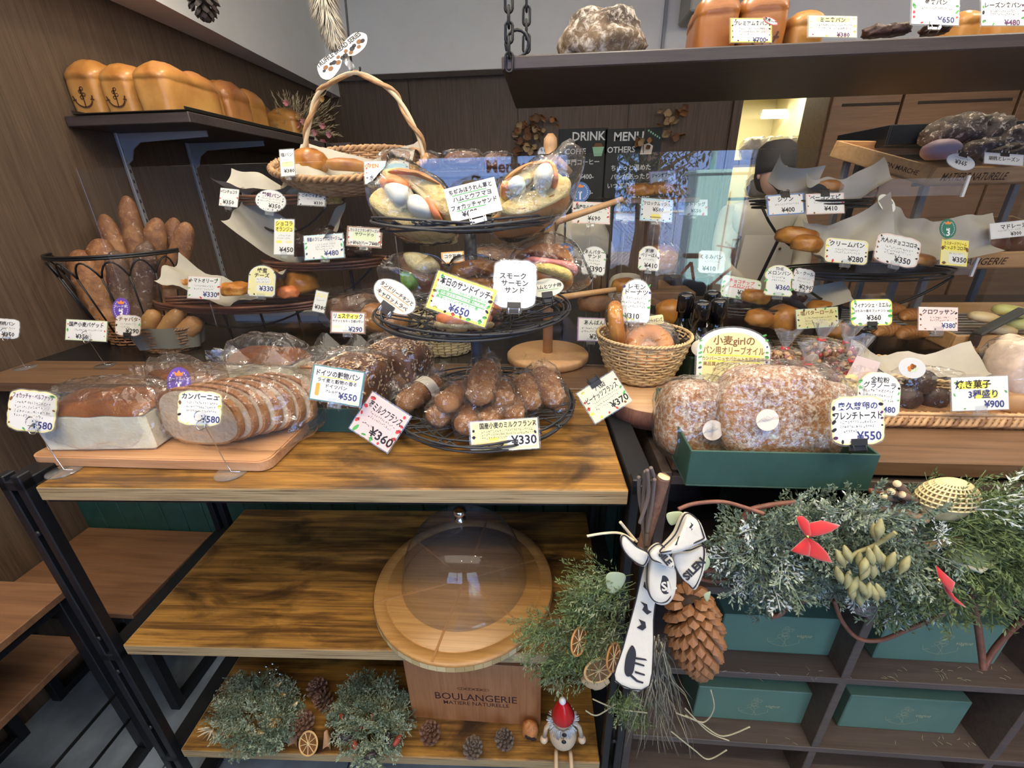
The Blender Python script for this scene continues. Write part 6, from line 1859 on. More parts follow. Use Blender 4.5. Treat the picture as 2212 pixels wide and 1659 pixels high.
MB().tube(hs, .0068, 8).build('handle_core', mat('pale_cane', (.62, .50, .32), .5), t)
for ph in (0, .5):
 P = []
 for i, c in enumerate(hs):
  a = i / 70 * 2 * PI * 4.5 + ph; P.append((c[0] + .0115 * math.cos(a), c[1] + .0115 * math.sin(a), c[2] + .006 * math.sin(a * 1.0)))
 MB().tube(P, .0055, 7).build('handle_twist', WICKB, t)
sheet(MB(), (hr * 1.5, hr * .9), Matrix.Translation((HC.x + .02, YH, HC.z - .02)) @ RX(20), 2, curl=.3, wav=.02).build('paper_liner', PAPER, t)
simple_roll('golden round loaf at left in the hanging basket', 668, 352, 78, 56, YH - .02, BUNM, 0, 40, flat=.2)
simple_roll('browned flat loaf in the middle of the hanging basket', 748, 358, 90, 30, YH - .05, CRUST, 4, 41)
simple_roll('wrapped dark loaf at right in the hanging basket', 862, 350, 74, 46, YH, CRUSTD, 0, 42, 1)
card('tall narrow truffle bread card priced 380 on the hanging basket', 621, 352, 32, 58, -4, YH - .17, 'rect', 'w', 'dk', (('塩パン', 0, .30, .14, 'k'), ('¥380', .1, -.30, .17, 'k')), hl=((0, -.05, .8, .2, 'lyellow'),), small=((-.3, .3, .12, .06), (-.3, .3, .0, .06)))
# bent glasses-shaped truffle card, clipped to the basket handle
Mg = facing(at(738, 117, y=YH - .04), -38); s_ = mpp(Mg.translation)
t = thing('truffle_card', 'curved two-lobed truffle bread series card clipped on the basket handle', 'price card', M=Mg)
o_ = [((x - 0) * s_, y_ * s_) for x, y_ in smooth_poly([(-66, -12), (-55, 14), (-25, 16), (0, 10), (25, 18), (52, 18), (68, 0), (52, -18), (22, -20), (0, -8), (-22, -22), (-52, -28)], 40)]
MB().plate(o_, .001, 0).build('sheet', bg('w'), t, world=False)
m = MB(); m.text('TRUFFLE BREAD SERIES', 0, 20 * s_ * .55, 14 * s_, 0, None, 'C', .03, .0014, maxw=118 * s_); m.build('lettering', INK, t, world=False)
m = MB()
for i in range(16):
 x = (-52 + i * 7) * s_; y_ = (-6 + 5 * math.sin(i * 2.3)) * s_; r = (3.2 + 2 * abs(math.sin(i))) * s_
 m.plate([(x + r * 1.3 * math.cos(a), y_ + r * math.sin(a)) for a in [k * .9 for k in range(7)]], .0003, (0, 1, 1, 0)[i % 4], None, .0011)
m.build('drawings', [INK, INKS['n']], t, kind='stuff', world=False)
m = MB(); m.box((0, -26 * s_, -.002), (.02, .035, .006), .001); m.build('clip', M_ACRYL, t, world=False)
# ================================================================== LEFT, BEHIND THE GLASS
# wire baguette basket on a wicker base
QB = at(285, 560, y=1.62); QB = Vector((at(282, 600, y=1.62).x, 1.62, ZC))
tlt = 0
t = thing('baguette_basket', 'tall black wire basket on a wicker bottom full of baguettes', 'basket', QB)
rr0, rr1 = .13, .215; zt1 = at(285, 620, y=1.45).z - ZC + .10
zr = at(285, 545, y=1.62).z - ZC
m = MB()
for k, z in ((1, zr), (1, zr + .008)):
 m.tube([(QB.x + rr1 * math.cos(a), QB.y + rr1 * math.sin(a), ZC + z) for a in [2 * PI * i / 48 for i in range(48)]], .0045, 7, True)
m.build('rim', M_BLACK, t)
m = MB()
for k in range(16):
 a0 = 2 * PI * k / 16; a1 = 2 * PI * (k + 1) / 16; am = (a0 + a1) / 2
 arc = []
 for i in range(9):
  q = i / 8; a = a0 + (a1 - a0) * q; z = zr - .012 - .055 * (abs(q - .5) * 2) ** 2
  r_ = rr0 + (rr1 - rr0) * (z / zr)
  arc.append((QB.x + r_ * math.cos(a), QB.y + r_ * math.sin(a), ZC + z))
 m.tube(arc, .0032, 5)
 zb0 = .06; r_ = rr0 + (rr1 - rr0) * ((zr - .06) / zr); rb_ = rr0 + (rr1 - rr0) * (zb0 / zr)
 m.tube([(QB.x + r_ * math.cos(a0), QB.y + r_ * math.sin(a0), ZC + zr - .066), (QB.x + rb_ * math.cos(a0), QB.y + rb_ * math.sin(a0), ZC + zb0)], .0032, 5)
m.build('wire_arches', M_BLACK, t)
m = MB(); weave(m, [(rr0 * .98 + .012 * i / 8, rr0 * .98 + .012 * i / 8, .004 + .012 * i) for i in range(9)], 30, .004, 3, 0, 0, Matrix.Translation(QB)); m.build('wicker_bottom', WICK2, t)
BG_ = [(272, 422, 320, 700, 40, 1.70), (222, 462, 310, 700, 40, 1.66), (340, 470, 330, 700, 44, 1.62), (378, 470, 350, 700, 40, 1.68), (405, 480, 385, 700, 42, 1.64),
     (165, 540, 235, 735, 58, 1.56), (212, 515, 265, 735, 56, 1.60), (248, 540, 290, 735, 44, 1.54), (290, 555, 300, 735, 40, 1.58), (318, 520, 320, 735, 42, 1.55)]
BL = ['tallest baguette standing at the back of the wire basket', 'baguette leaning left out of the wire basket', 'baguette with floury end in the middle of the wire basket', 'broad baguette right of the middle in the wire basket', 'baguette at the right side of the wire basket',
     'thick brown batard at the left front of the wire basket', 'flour flecked baguette second from left in front', 'dark seeded baguette in the front of the wire basket', 'slim dark baguette front centre of the wire basket', 'baguette just right of the slim dark one']
for (ax, ay, bx, by, w_, yy), lb in zip(BG_, BL):
 a = at(ax, ay, y=yy + .05); b = at(bx, by, y=yy - .01)
 b.x = QB.x + (b.x - QB.x) * .6
 b.z = max(b.z, ZC + .02)
 d = (a - b).normalized()
 rad = w_ * mpp(a) * .56
 o = stick(MB(), b, a, rad, .004, ax, scores=5).build('baguette', BAGUET if 'dark' not in lb else bread('dark_baguette_crust', (.22, .13, .08), (.08, .04, .025), 16, .12, .6, .7, 70))
 tag(o, lb, 'bread')
rank('purple badge with number 3 on the wire baguette basket', 262, 668, 38, 50, 1.38, 'vio', '3', 'ハード系')
# linen lined basket with ciabatta
q = at(362, 760, y=1.42)
CB = Vector((at(358, 700, y=1.47).x, 1.47, ZC))
t = basket('oval basket with grey linen liner holding ciabatta by the left wall', CB, .09, .125, .085, WICK2, 9, 26, .72)
m = MB()
m.grid(lambda u, v: ((.132 + .008 * math.sin(u * 40) - .02 * (1 - v)) * math.cos(2 * PI * u), (.132 + .008 * math.sin(u * 40) - .02 * (1 - v)) * .74 * math.sin(2 * PI * u), .02 + .078 * v + .006 * math.sin(u * 18)), 60, 7, 0, Matrix.Translation(CB), True)
m.build('linen_liner', mat('grey_linen', (.26, .25, .19), .9, bump=.3, bs=150), t)
for (ax, ay, bx, by, w_), lb in zip(((338, 672, 305, 745, 38), (392, 668, 338, 748, 34), (430, 690, 380, 745, 42)), ('ciabatta roll at the left of the linen basket', 'pale floury ciabatta in the middle of the linen basket', 'ciabatta roll at the right of the linen basket')):
 a = at(ax, ay, y=1.47); b = at(bx, by, y=1.45)
 tag(stick(MB(), b, a, w_ * mpp(a) * .52, .005, ax, scores=0).build('ciabatta_roll', bread('ciabatta_crust', (.52, .32, .12), (.34, .16, .05), 9, .12, .6, .4, 40)), lb, 'bread')
def plain_swirl(label, px, py, w_, h_, rot, y, bpx, bpy_, z0, **kw):
 return swirl_stand(label, px, py, w_, h_, rot, y, bpx, bpy_, z0, **kw)
plain_swirl('green edged domestic wheat baguette card priced 350 on a wire', 187, 714, 88, 44, 3, 1.16, 228, 790, ZC, shape='rect', bgc='w', border='lgreen', texts=(('国産小麦バゲット', 0, .28, .22, 'k'), ('¥350', -.1, -.30, .26, 'k')), small=((-.3, .42, .02, .1),), doodles=('gnr', 10, False, .06))
plain_swirl('scalloped card priced 350 at the far left edge on a wire', 14, 710, 56, 42, 4, 1.08, 55, 795, ZC, shape='scallop', bgc='w', border='grey', texts=(('¥350', .1, -.28, .28, 'k'), ('胡桃パン', 0, .26, .2, 'k')), small=((-.3, .36, .05, .1),))
card('pink scalloped ciabatta card priced 290 in the linen basket', 277, 703, 54, 44, 3, 1.34, 'scallop', 'w', 'lpink', (('チャバタ', 0, .30, .22, 'n'), ('¥290', .18, -.26, .28, 'k')), small=((-.3, .34, .06, .09), (-.3, .1, -.08, .09)), doodles=('kgn', 10, True, .06), clipc='k')
# bamboo boat stand with three tiers
BAM = wood('dark_bamboo_slats', [(.3, (.050, .018, .012)), (.5, (.15, .055, .032)), (.75, (.26, .12, .06))], 'x', 9, 20, .35, .2)
def boat(label, pxa, pxb, py, y, dp, lift, t, sag=14):
 a = at(pxa, py, y=y); b = at(pxb, py, y=y); c = (a + b) / 2; L = abs(b.x - a.x)
 h = .028
 for k in range(6):           # slats of the hull, front and back, bowed
  s2 = -1 if k < 3 else 1; j = k % 3; m = MB(); pts = []
  for i in range(17):
   u = i / 16 * 2 - 1
   bow = math.sqrt(max(0, 1 - u * u * .92))
   pts.append((c.x + u * L / 2, y + s2 * dp / 2 * bow * (1 - .10 * j), c.z - j * .011 + lift * u * u))
  m.tube(pts, .0055, 6); m.build('slat', BAM, t)
 m = MB()
 m.grid(lambda u, v: (c.x + (u * 2 - 1) * L / 2 * .98, y + (v - .5) * dp * .8 * math.sqrt(max(0, 1 - (u * 2 - 1) ** 2 * .92)), c.z - .027 + lift * (u * 2 - 1) ** 2), 16, 6)
 m.build('bottom_mat', BAM, t)
 return c, L
XB = at(735, 600, y=1.58).x
t = thing('bamboo_tier_stand', 'three tier stand of dark bamboo boats on black arched wire legs', 'stand', (XB, 1.58, ZC))
cA, LA = boat('', 488, 738, 424, 1.62, .17, .006, t)
cB, LB_ = boat('', 575, 830, 562, 1.58, .19, .006, t)
cC, LC = boat('', 345, 702, 652, 1.54, .20, .010, t)
def arc3(p0, p1, sag, r=.004, name='wire_arm', n=13):
 pts = []
 for i in range(n):
  q = i / (n - 1); p = Vector(p0).lerp(Vector(p1), q); p.z -= sag * (1 - (2 * q - 1) ** 2); pts.append(p)
 return MB().tube(pts, r, 6).build(name, M_BLACK, t)
arc3(cA + Vector((-LA * .42, -.03, -.02)), cA + Vector((LA * .42, -.03, -.02)), .10)
arc3(cB + Vector((-LB_ * .42, -.03, -.02)), cB + Vector((LB_ * .42, -.03, -.02)), .10)
arc3(cC + Vector((-LC * .44, -.03, -.02)), cC + Vector((LC * .40, -.03, -.02)), .07)
MB().tube([(XB, 1.66, ZC), (XB, 1.68, cC.z), (XB - .01, 1.70, cB.z), (XB - .03, 1.70, cA.z - .05)], .006, 7).build('post', M_BLACK, t)
for px in (480, 560, 640):
 q = at(px, 668, y=1.54); MB().tube([(q.x, 1.54, cC.z - .03), (q.x + .01, 1.54, ZC)], .0045, 6).build('leg', M_BLACK, t)
def paper(label, px, py, w_, h_, y, rot=0, tilt=20, seed=0, curl=.3):
 p = at(px, py, y=y); s = mpp(p)
 o = sheet(MB(), (w_ * s * .8, h_ * s * .62), Matrix.Translation(p - Vector((0, 0, .008))) @ Matrix.Rotation(R(rot), 4, 'Y') @ RX(tilt), seed, curl=curl * 1.6, wav=.022, nu=22, nv=16).build('baking_paper', PAPER)
 return tag(o, label, 'paper')
paper('pointed sheet of baking paper on the top bamboo boat', 590, 412, 240, 130, 1.62, -4, 14, 1)
paper('large baking paper curling from the middle bamboo boat', 655, 545, 260, 170, 1.60, 6, 30, 2, .5)
paper('long baking paper under the pastries on the lowest bamboo boat', 520, 640, 330, 150, 1.54, 0, 14, 3)
for a_ in (('pale olive bread at the centre of the top bamboo boat', 640, 408, 58, 30, 1.62, bread('pale_bun', (.66, .56, .38), (.46, .34, .18), 20, .1, .6, .3, 60)), ('small chocolate bun on the top bamboo boat behind the 350 card', 530, 415, 40, 16, 1.62, CHOC), ('vegetable pastry at the right end of the top bamboo boat', 715, 432, 50, 24, 1.60, mat('veg_topping', (.50, .34, .12), .5, var=.6, vs=80, bump=.6)),
      ('dark chocolate bun behind the orange card on the middle boat', 655, 532, 50, 56, 1.58, CHOC), ('round chocolate loaf in the middle bamboo boat', 715, 510, 75, 42, 1.60, CHOC), ('dark loaf beneath the green sour dough card', 775, 545, 60, 26, 1.58, CHOC),
      ('flat golden pastry at the left of the lowest boat', 385, 612, 60, 26, 1.52, BUNM), ('cheese covered pastry in the lowest boat by the tomato card', 508, 625, 66, 30, 1.50, bread('cheese_pastry', (.78, .38, .08), (.48, .16, .02), 26, 0, .35, .8, 60)),
      ('tall brown roll behind the yellow honey card', 605, 600, 40, 62, 1.55, BUNM), ('golden roll at the right of the lowest boat', 650, 612, 70, 52, 1.54, BUNM), ('tomato topped roll front right in the lowest boat', 622, 632, 48, 28, 1.48, SALMON)):
 simple_roll(a_[0], a_[1], a_[2], a_[3], a_[4], a_[5], a_[6], 0, a_[1], amp=.12)
card('small nut chocolate card priced 350 leaning on the top boat', 495, 427, 40, 38, 6, 1.50, 'rect', 'w', 'grey', (('パンチョコラ', 0, .32, .20, 'k'), ('¥350', 0, -.26, .28, 'k')), doodles=('nr', 8, True, .07))
card('oval grape bread card priced 350 on the top boat', 585, 434, 66, 47, 8, 1.49, 'oval', 'w', 'grey', (('葡萄パン', 0, .25, .20, 'p'), ('¥350', .15, -.22, .24, 'k')), small=((-.3, .32, .08, .08), (-.34, .34, -.04, .08)), doodles=('pk', 18, False, .04))
card('black leaf edged card priced 330 at right of the top boat', 674, 431, 60, 28, 3, 1.50, 'rect', 'w', 'dk', (('ごろごろ野菜', 0, .28, .24, 'k'), ('¥330', .24, -.26, .30, 'k')), small=((-.2, .36, .04, .11),), doodles=('k', 8, True, .08), clip='t')
card('tall yellow ショコラオランジュ card priced 450', 614, 512, 43, 76, 1, 1.46, 'rect', 'w', 'grey', (('ショコラ', 0, .38, .14, 'k'), ('オランジュ', 0, .22, .14, 'k'), ('¥450', .12, -.36, .17, 'k')), hl=((0, .30, .92, .32, 'yellow'), (-.25, -.14, .3, .07, 'yellow'), (.25, -.14, .3, .07, 'lyellow')), small=((-.3, .35, .04, .05), (-.35, .35, -.04, .05)))
card('blue grape edged fruit fromage card priced 480', 700, 533, 84, 52, -4, 1.44, 'rect', 'w', 'lblue', (('季節のフリュイフロマージュ', 0, .32, .17, 'b'), ('¥480', .18, -.28, .26, 'b')), small=((-.22, .30, .10, .08), (-.22, .26, 0, .08), (-.22, .2, -.1, .08)), doodles=('bpgb', 14, True, .07), clip='b', bw=.05)
card('red berry edged sourdough card priced 960 and half 480', 787, 512, 74, 42, 4, 1.46, 'rect', 'w', 'brown', (('カシスとフランボワーズの', 0, .32, .17, 'k'), ('サワードゥ', 0, .12, .18, 'k'), ('1ヶ¥960/ハーフ¥480', 0, -.32, .24, 'k')), hl=((0, .05, .7, .46, 'lgreen'),), doodles=('rr', 10, True, .07))
card('pink edged tomato olive card priced 330 on the lowest boat', 441, 622, 70, 48, 3, 1.40, 'rect', 'w', 'lpink', (('トマトオリーブ', 0, .32, .20, 'k'), ('¥330', .20, -.28, .28, 'b')), small=((-.3, .34, .08, .09), (-.3, .34, -.05, .09)), doodles=('rng', 10, True, .07), clip=None)
card('yellow arched honey cheese card priced 330', 566, 607, 58, 66, 3, 1.40, 'arch', 'lyellow', 'grey', (('蜂蜜', 0, .34, .15, 'k'), ('チーズ', 0, .18, .15, 'k'), ('¥330', .18, -.24, .20, 'b')), hl=((.12, -.24, .62, .22, 'w'), (.05, .02, .55, .2, 'w')), small=((-.2, .3, .05, .06), (-.2, .3, -.04, .06)), doodles=('kky', 12, True, .04))
card('tiny dark edged card hanging beneath the middle boat', 692, 652, 28, 46, 12, 1.42, 'rect', 'w', 'dk', (('¥380', .1, -.26, .24, 'k'), ('クルミ', 0, .3, .2, 'y')), small=((-.3, .3, .06, .09),), clip=None)
card('brown edged yellow titled リュスティック card priced 290', 752, 697, 74, 46, 2, 1.20, 'rect', 'w', 'brown', (('リュスティック', .0, .30, .24, 'k'), ('サクッともちっ食感の軽い', 0, .06, .12, 'k'), ('¥290', .22, -.30, .28, 'b')), hl=((0, .30, .62, .24, 'yellow'), (-.33, -.2, .24, .12, 'lgreen')), clip='b')
# ================================================================== RIGHT, BEHIND THE GLASS
XR = at(1645, 600, y=1.62).x
t = thing('wire_bowl_stand', 'black stand of paper lined bowls on curved wire arms at right', 'stand', (XR, 1.62, ZC))
cA = at(1752, 432, y=1.60); LA = 250 * mpp(cA)
cB = at(1872, 580, y=1.52); LB_ = 345 * mpp(cB)
cC = at(1655, 655, y=1.48); LC = 260 * mpp(cC)
for c, L, dp in ((cA, LA, .20), (cB, LB_, .22), (cC, LC, .20)):
 m = MB()
 for k in range(3):
  m.tube([(c.x + L / 2 * (1 - .03 * k) * math.cos(a), c.y + dp / 2 * math.sin(a), c.z - .010 * k) for a in [2 * PI * i / 40 for i in range(40)]], .0032, 5, True)
 m.build('rim', M_BLACK, t)
 m = MB(); m.grid(lambda u, v: (c.x + L * .47 * (v ** .6) * math.cos(2 * PI * u), c.y + dp * .46 * (v ** .6) * math.sin(2 * PI * u), c.z - .032 + .030 * v ** 2), 36, 5, 0, None, True)
 m.build('bowl', mat('black_bowl', (.012, .012, .014), .25), t)
arc3(cA + Vector((-LA * .44, -.04, -.02)), cA + Vector((LA * .44, -.04, -.02)), .13)
arc3(cB + Vector((-LB_ * .44, -.04, -.03)), cB + Vector((LB_ * .46, -.04, -.02)), .10)
MB().tube([(XR, 1.70, ZC), (XR + .02, 1.70, cC.z), (cA.x - .02, 1.70, (cA.z + cB.z) / 2), (cA.x, 1.60, cA.z - .15)], .006, 7).build('post', M_BLACK, t)
MB().tube([(cB.x + .02, 1.60, ZC), (cB.x, 1.60, cB.z - .10)], .006, 7).build('post', M_BLACK, t)
q = at(1655, 690, y=1.48); MB().tube([(q.x, 1.5, ZC), (q.x, 1.5, cC.z - .03)], .008, 8).build('post', M_BLACK, t)
paper('tall pointed baking paper in the upper right bowl', 1700, 400, 130, 120, 1.64, 10, 62, 4, .4)
paper('folded baking paper draped over the front of the upper right bowl', 1810, 420, 180, 90, 1.60, -6, 35, 5, .4)
paper('baking paper standing up left of the cream bun card', 1812, 525, 200, 150, 1.52, -14, 48, 6, .4)
paper('big crumpled baking paper at the right of the middle bowl', 1985, 520, 260, 150, 1.58, 5, 55, 7, .3)
paper('baking paper under the melon buns in the lowest right bowl', 1720, 640, 170, 100, 1.50, 16, 40, 8, .4)
for a_ in (('browned pastry in the upper right bowl', 1790, 402, 56, 26, 1.62, CRUST), ('golden bun at right in the upper right bowl', 1862, 410, 52, 30, 1.62, BUNM),
      ('upper glossy cream bun sticking out at the left of the middle bowl', 1722, 512, 88, 42, 1.52, BUNM), ('lower glossy cream bun at the left of the middle bowl', 1742, 528, 62, 40, 1.46, BUNM),
      ('custard horn behind the adult chocolate card', 1892, 528, 60, 30, 1.54, BUNM), ('flaky cornet at the right end of the middle bowl', 1985, 562, 64, 28, 1.50, CRUST),
      ('melon bun in the lowest right bowl beneath the round card', 1632, 642, 60, 34, 1.48, BUNM), ('chocolate chip bun in the lowest right bowl', 1712, 640, 56, 28, 1.50, CHOC),
      ('butter roll at the left beneath the salt butter card', 1640, 688, 58, 40, 1.38, BUNM), ('big glossy butter roll by the salt butter card', 1692, 690, 72, 62, 1.40, BUNM), ('butter roll behind the salt butter card', 1775, 670, 60, 42, 1.46, BUNM), ('butter roll at the right end of the roll basket', 1800, 712, 60, 40, 1.38, BUNM)):
 simple_roll(a_[0], a_[1], a_[2], a_[3], a_[4], a_[5], a_[6], 8, a_[1] + 1, amp=.06)
basket('shallow pale wicker basket under the butter rolls', (at(1720, 730, y=1.42).x, 1.44, ZC), .13, .17, .035, WICK, 6, 30, .55)
CR_ = bread('croissant_crust', (.46, .20, .05), (.18, .06, .015), 6, 0, .35, .5, 50)
def croissant(label, px, py, w_, y, seed, rot):
 p = at(px, py, y=y); s = mpp(p); L = w_ * s
 m = MB(); n = 42
 def fn(u, v):
  tt = v * 2 - 1; a = tt * 1.15
  c = Vector((math.sin(a) * L * .48, (1 - math.cos(a)) * -L * .35, 0))
  st = 1 + .13 * abs(((v * 9) % 1) - .1)
  r = L * .21 * max(0.03, math.cos(tt * PI / 2) ** .6) * st
  th = 2 * PI * u
  d = Vector((math.cos(a), -math.sin(a), 0)); sd = Vector((math.sin(a), math.cos(a), 0))
  q = c + sd * (math.cos(th) * r) + Vector((0, 0, 1)) * (math.sin(th) * r * .85)
  return tuple(q)
 m.grid(fn, 16, n, 0, Matrix.Translation(p) @ RZ(rot) @ RX(25), True)
 tag(m.build('croissant', CR_), label, 'croissant')
croissant('croissant at the top left of the wire cooling rack', 1925, 668, 70, 1.46, 1, 20)
croissant('croissant second row on the wire cooling rack', 1968, 680, 70, 1.42, 2, 15)
croissant('croissant lowest at the left behind the clover card', 1915, 712, 80, 1.36, 3, 12)
croissant('croissant next to the coffee croissant card', 1965, 718, 78, 1.34, 4, 12)
# slanted crates
CRW = wood('honey_crate_pine', [(.3, (.42, .22, .08)), (.5, (.56, .32, .13)), (.75, (.66, .41, .19))], 'x', 7, 18, .5, .08)
def crate(label, corner, y, W, D, H, tilt, side_txt, front_txt, group=None, fs=.5, yaw=0):
 M = Matrix.Translation(corner) @ RZ(yaw) @ RX(tilt)
 t = thing('wooden_crate', label, 'crate', M=M, group=group); th = .010
 for nm, c, d in (('bottom', (W / 2, D / 2, th / 2), (W, D, th)), ('front_panel', (W / 2, th / 2, H / 2), (W, th, H)), ('back_panel', (W / 2, D - th / 2, H / 2), (W, th, H)), ('side_panel', (th / 2, D / 2, H / 2), (th, D - 2 * th, H)), ('side_panel', (W - th / 2, D / 2, H / 2), (th, D - 2 * th, H))):
  MB().box(c, d, .0015).build(nm, CRW, t, world=False)
 if front_txt:
  m = MB(); m.text(front_txt, .05, H / 2, H * fs, 0, fr((0, -.0006, 0), (1, 0, 0), (0, 0, 1), (0, -1, 0)), 'L', .01, 0); m.build('burnt_lettering', mat('burnt_ink', (.05, .02, .01), .8), t, world=False)
 if side_txt:
  m = MB(); m.text(side_txt, -D * .28, H / 2, H * .36, 0, fr((-.0006, 0, 0), (0, -1, 0), (0, 0, 1), (-1, 0, 0)), 'C', .01, 0, maxw=D * .5); m.build('burnt_lettering', mat('burnt_ink', (.05, .02, .01), .8), t, world=False)
 return t, M
c1 = at(2000, 402, y=1.72)
t1, M1 = crate('top slanted pine crate with burnt lettering on side and front', c1, 1.72, .62, .40, .058, 17, 'BON MARCHE', 'MATIERE NATURELLE', fs=.62, yaw=22)
c2 = at(2095, 572, y=1.56)
c2b = at(1990, 585, y=1.62)
t2, M2 = crate('middle slanted pine crate with dark rolls marked boulangerie', c2b, 1.62, .62, .36, .058, 15, '', 'BOULANGERIE', fs=.6, yaw=6)
c3 = at(2050, 762, y=1.36)
t3, M3 = crate('lowest pine crate under the wire rack marked matiere', c3, 1.36, .62, .34, .055, 4, '', 'M A T I E R E', fs=.6)
# props that carry the crates
for lb, M_, W, D in (('grey stepped display frame carrying the top crate', M1, .62, .40), ('grey display frame carrying the middle crate', M2, .62, .36)):
 t = thing('crate_frame', lb, 'display frame', M_.translation)
 for u, v in ((.06, .04), (W - .06, .04), (.06, D - .04), (W - .06, D - .04)):
  q = M_ @ Vector((u, v, -.004)); MB().beam((q.x, q.y, ZC), (q.x, q.y, q.z - .004), .022, .022, (0, 1, 0)).build('upright', mat('grey_frame', (.20, .19, .17), .5), t)
 a = M_ @ Vector((.02, .05, -.010)); b = M_ @ Vector((W - .02, .05, -.010)); MB().beam(a, b, .02, .012).build('cross_bar', mat('grey_frame', (.20, .19, .17), .5), t)
# wire rack with croissants and whoopies
ra = at(1885, 735, y=1.36); t = thing('cooling_rack', 'black wire cooling rack behind the croissant and biscuit cards', 'rack', (ra.x, 1.5, ZC))
zr_ = ZC + .075; xa, xb = at(1900, 700, y=1.40).x, 2.35
for k in range(34):
 y_ = 1.40 + k * .011
 MB().tube([(xa, y_, zr_), (xb, y_, zr_)], .0014, 4).build('wire', M_STEEL if k % 3 else M_BLACK, t)
for x in (xa, xb):
 MB().tube([(x, 1.39, zr_), (x, 1.77, zr_)], .004, 6).build('side_bar', M_BLACK, t)
for x in (xa + .02, xb - .02):
 for y_ in (1.42, 1.74):
  MB().tube([(x, y_, ZC), (x, y_, zr_)], .004, 6).build('leg', M_BLACK, t)
cr = bread('cream_biscuit', (.78, .62, .36), (.66, .48, .24), 20, 0, .6, .2, 60); gr = bread('green_biscuit', (.62, .60, .22), (.50, .48, .14), 20, 0, .6, .2, 60)
for (px, py, w_, h_, k, lb) in ((2125, 686, 60, 24, 0, 'cream biscuit sandwich at the left on the cooling rack'), (2182, 672, 66, 26, 1, 'pale green biscuit at the back of the cooling rack'), (2160, 712, 62, 24, 0, 'cream biscuit in front of the dark tongs'), (2205, 700, 60, 28, 1, 'pale green biscuit at the right edge of the picture')):
 simple_roll(lb, px, py, w_, h_, 1.42, gr if k else cr, 8, px, name='biscuit', cat='biscuit', amp=.01)
a = at(2110, 722, y=1.34); b = at(2212, 668, y=1.38)
t = thing('card_holder_bar', 'dark grey slanted holder bar lying across the biscuits', 'holder', a)
m = MB(); m.beam(a, b, .03, .012, bev=.004); m.build('bar', mat('dark_grey_plastic', (.05, .055, .05), .45), t)
m = MB(); m.beam(a + Vector((0, 0, -.035)), a, .022, .02, (0, 1, 0), bev=.003); m.build('foot', M_BLACK, t)
# rolls in the middle crate
rs = random.Random(8)
for i in range(9):
 q = M2 @ Vector((.05 + .062 * i, .09 + .09 * (i % 2), .05))
 s2 = .042 + .01 * rs.random()
 lb = ['leftmost dark brown roll', 'second dark brown roll from the left', 'third dark brown roll from the left', 'dark brown roll left of the crate middle', 'dark brown roll at the crate middle', 'dark brown roll right of the crate middle', 'dark brown roll near the madeleine card', 'dark olive roll behind the madeleine card', 'dark roll at the right picture edge'][i] + ' in the middle crate'
 tag(blob(MB(), (s2 * 1.15, s2 * .9, s2 * .8), Matrix.Translation(q), .08, 2, i, 22, 13, .3).build('dark_roll', bread('dark_roll_crust', (.17, .06, .025), (.07, .022, .012), 9, .05, .4, .4, 50)), lb, 'roll')
# top crate: purple bun, dark loaves, black tray
pb_ = M1 @ Vector((.10, .16, .07))
tag(blob(MB(), (.058, .05, .036), Matrix.Translation(at(2032, 325, y=1.84)), .03, 2, 3, 26, 15, .2).build('purple_bun', mat('dusty_purple_bun', (.34, .25, .30), .6, var=.1, vs=20)), 'dusty purple round bun at the left in the top crate', 'bun')
for i, (px, py, w_, h_, yy) in enumerate(((2060, 285, 110, 62, 2.0), (2125, 285, 100, 56, 2.02), (2185, 300, 90, 46, 1.98), (2120, 322, 70, 40, 1.9), (2180, 330, 90, 36, 1.86))):
 simple_roll(['big blackish crusty loaf at the left of the top crate', 'blackish crusty loaf next to the biggest one', 'dark loaf at the right end above the crate', 'dark scone between the purple bun and loaves', 'dark scone at the right behind the card'][i], px, py, w_, h_, yy, bread('charred_crust', (.10, .07, .055), (.025, .018, .015), 14, .25, .8, 1.0, 40), -8, 50 + i, name='crusty_loaf', cat='bread', amp=.16, f=3)
a = at(1925, 300, y=2.05); b = at(2212, 262, y=2.3)
t = thing('black_tray', 'black deep baking tray behind the crusty loaves at right', 'tray', (a.x, 2.2, a.z))
xq0, xq1 = a.x, 2.62; zq = a.z - .02
MB().box(((xq0 + xq1) / 2, 2.24, zq), (xq1 - xq0, .34, .008), .002).build('bottom', M_BLACK, t)
for c, d in ((((xq0 + xq1) / 2, 2.07, zq + .035), (xq1 - xq0, .008, .07)), (((xq0 + xq1) / 2, 2.41, zq + .035), (xq1 - xq0, .008, .07)), ((xq0, 2.24, zq + .035), (.008, .34, .07))):
 MB().box(c, d, .002).build('side', M_BLACK, t)
for x in (xq0 + .05, 2.5):
 MB().box((x, 2.28, (zq + ZC) / 2), (.03, .03, zq - ZC - .01), .002).build('leg', M_BLACK, t)
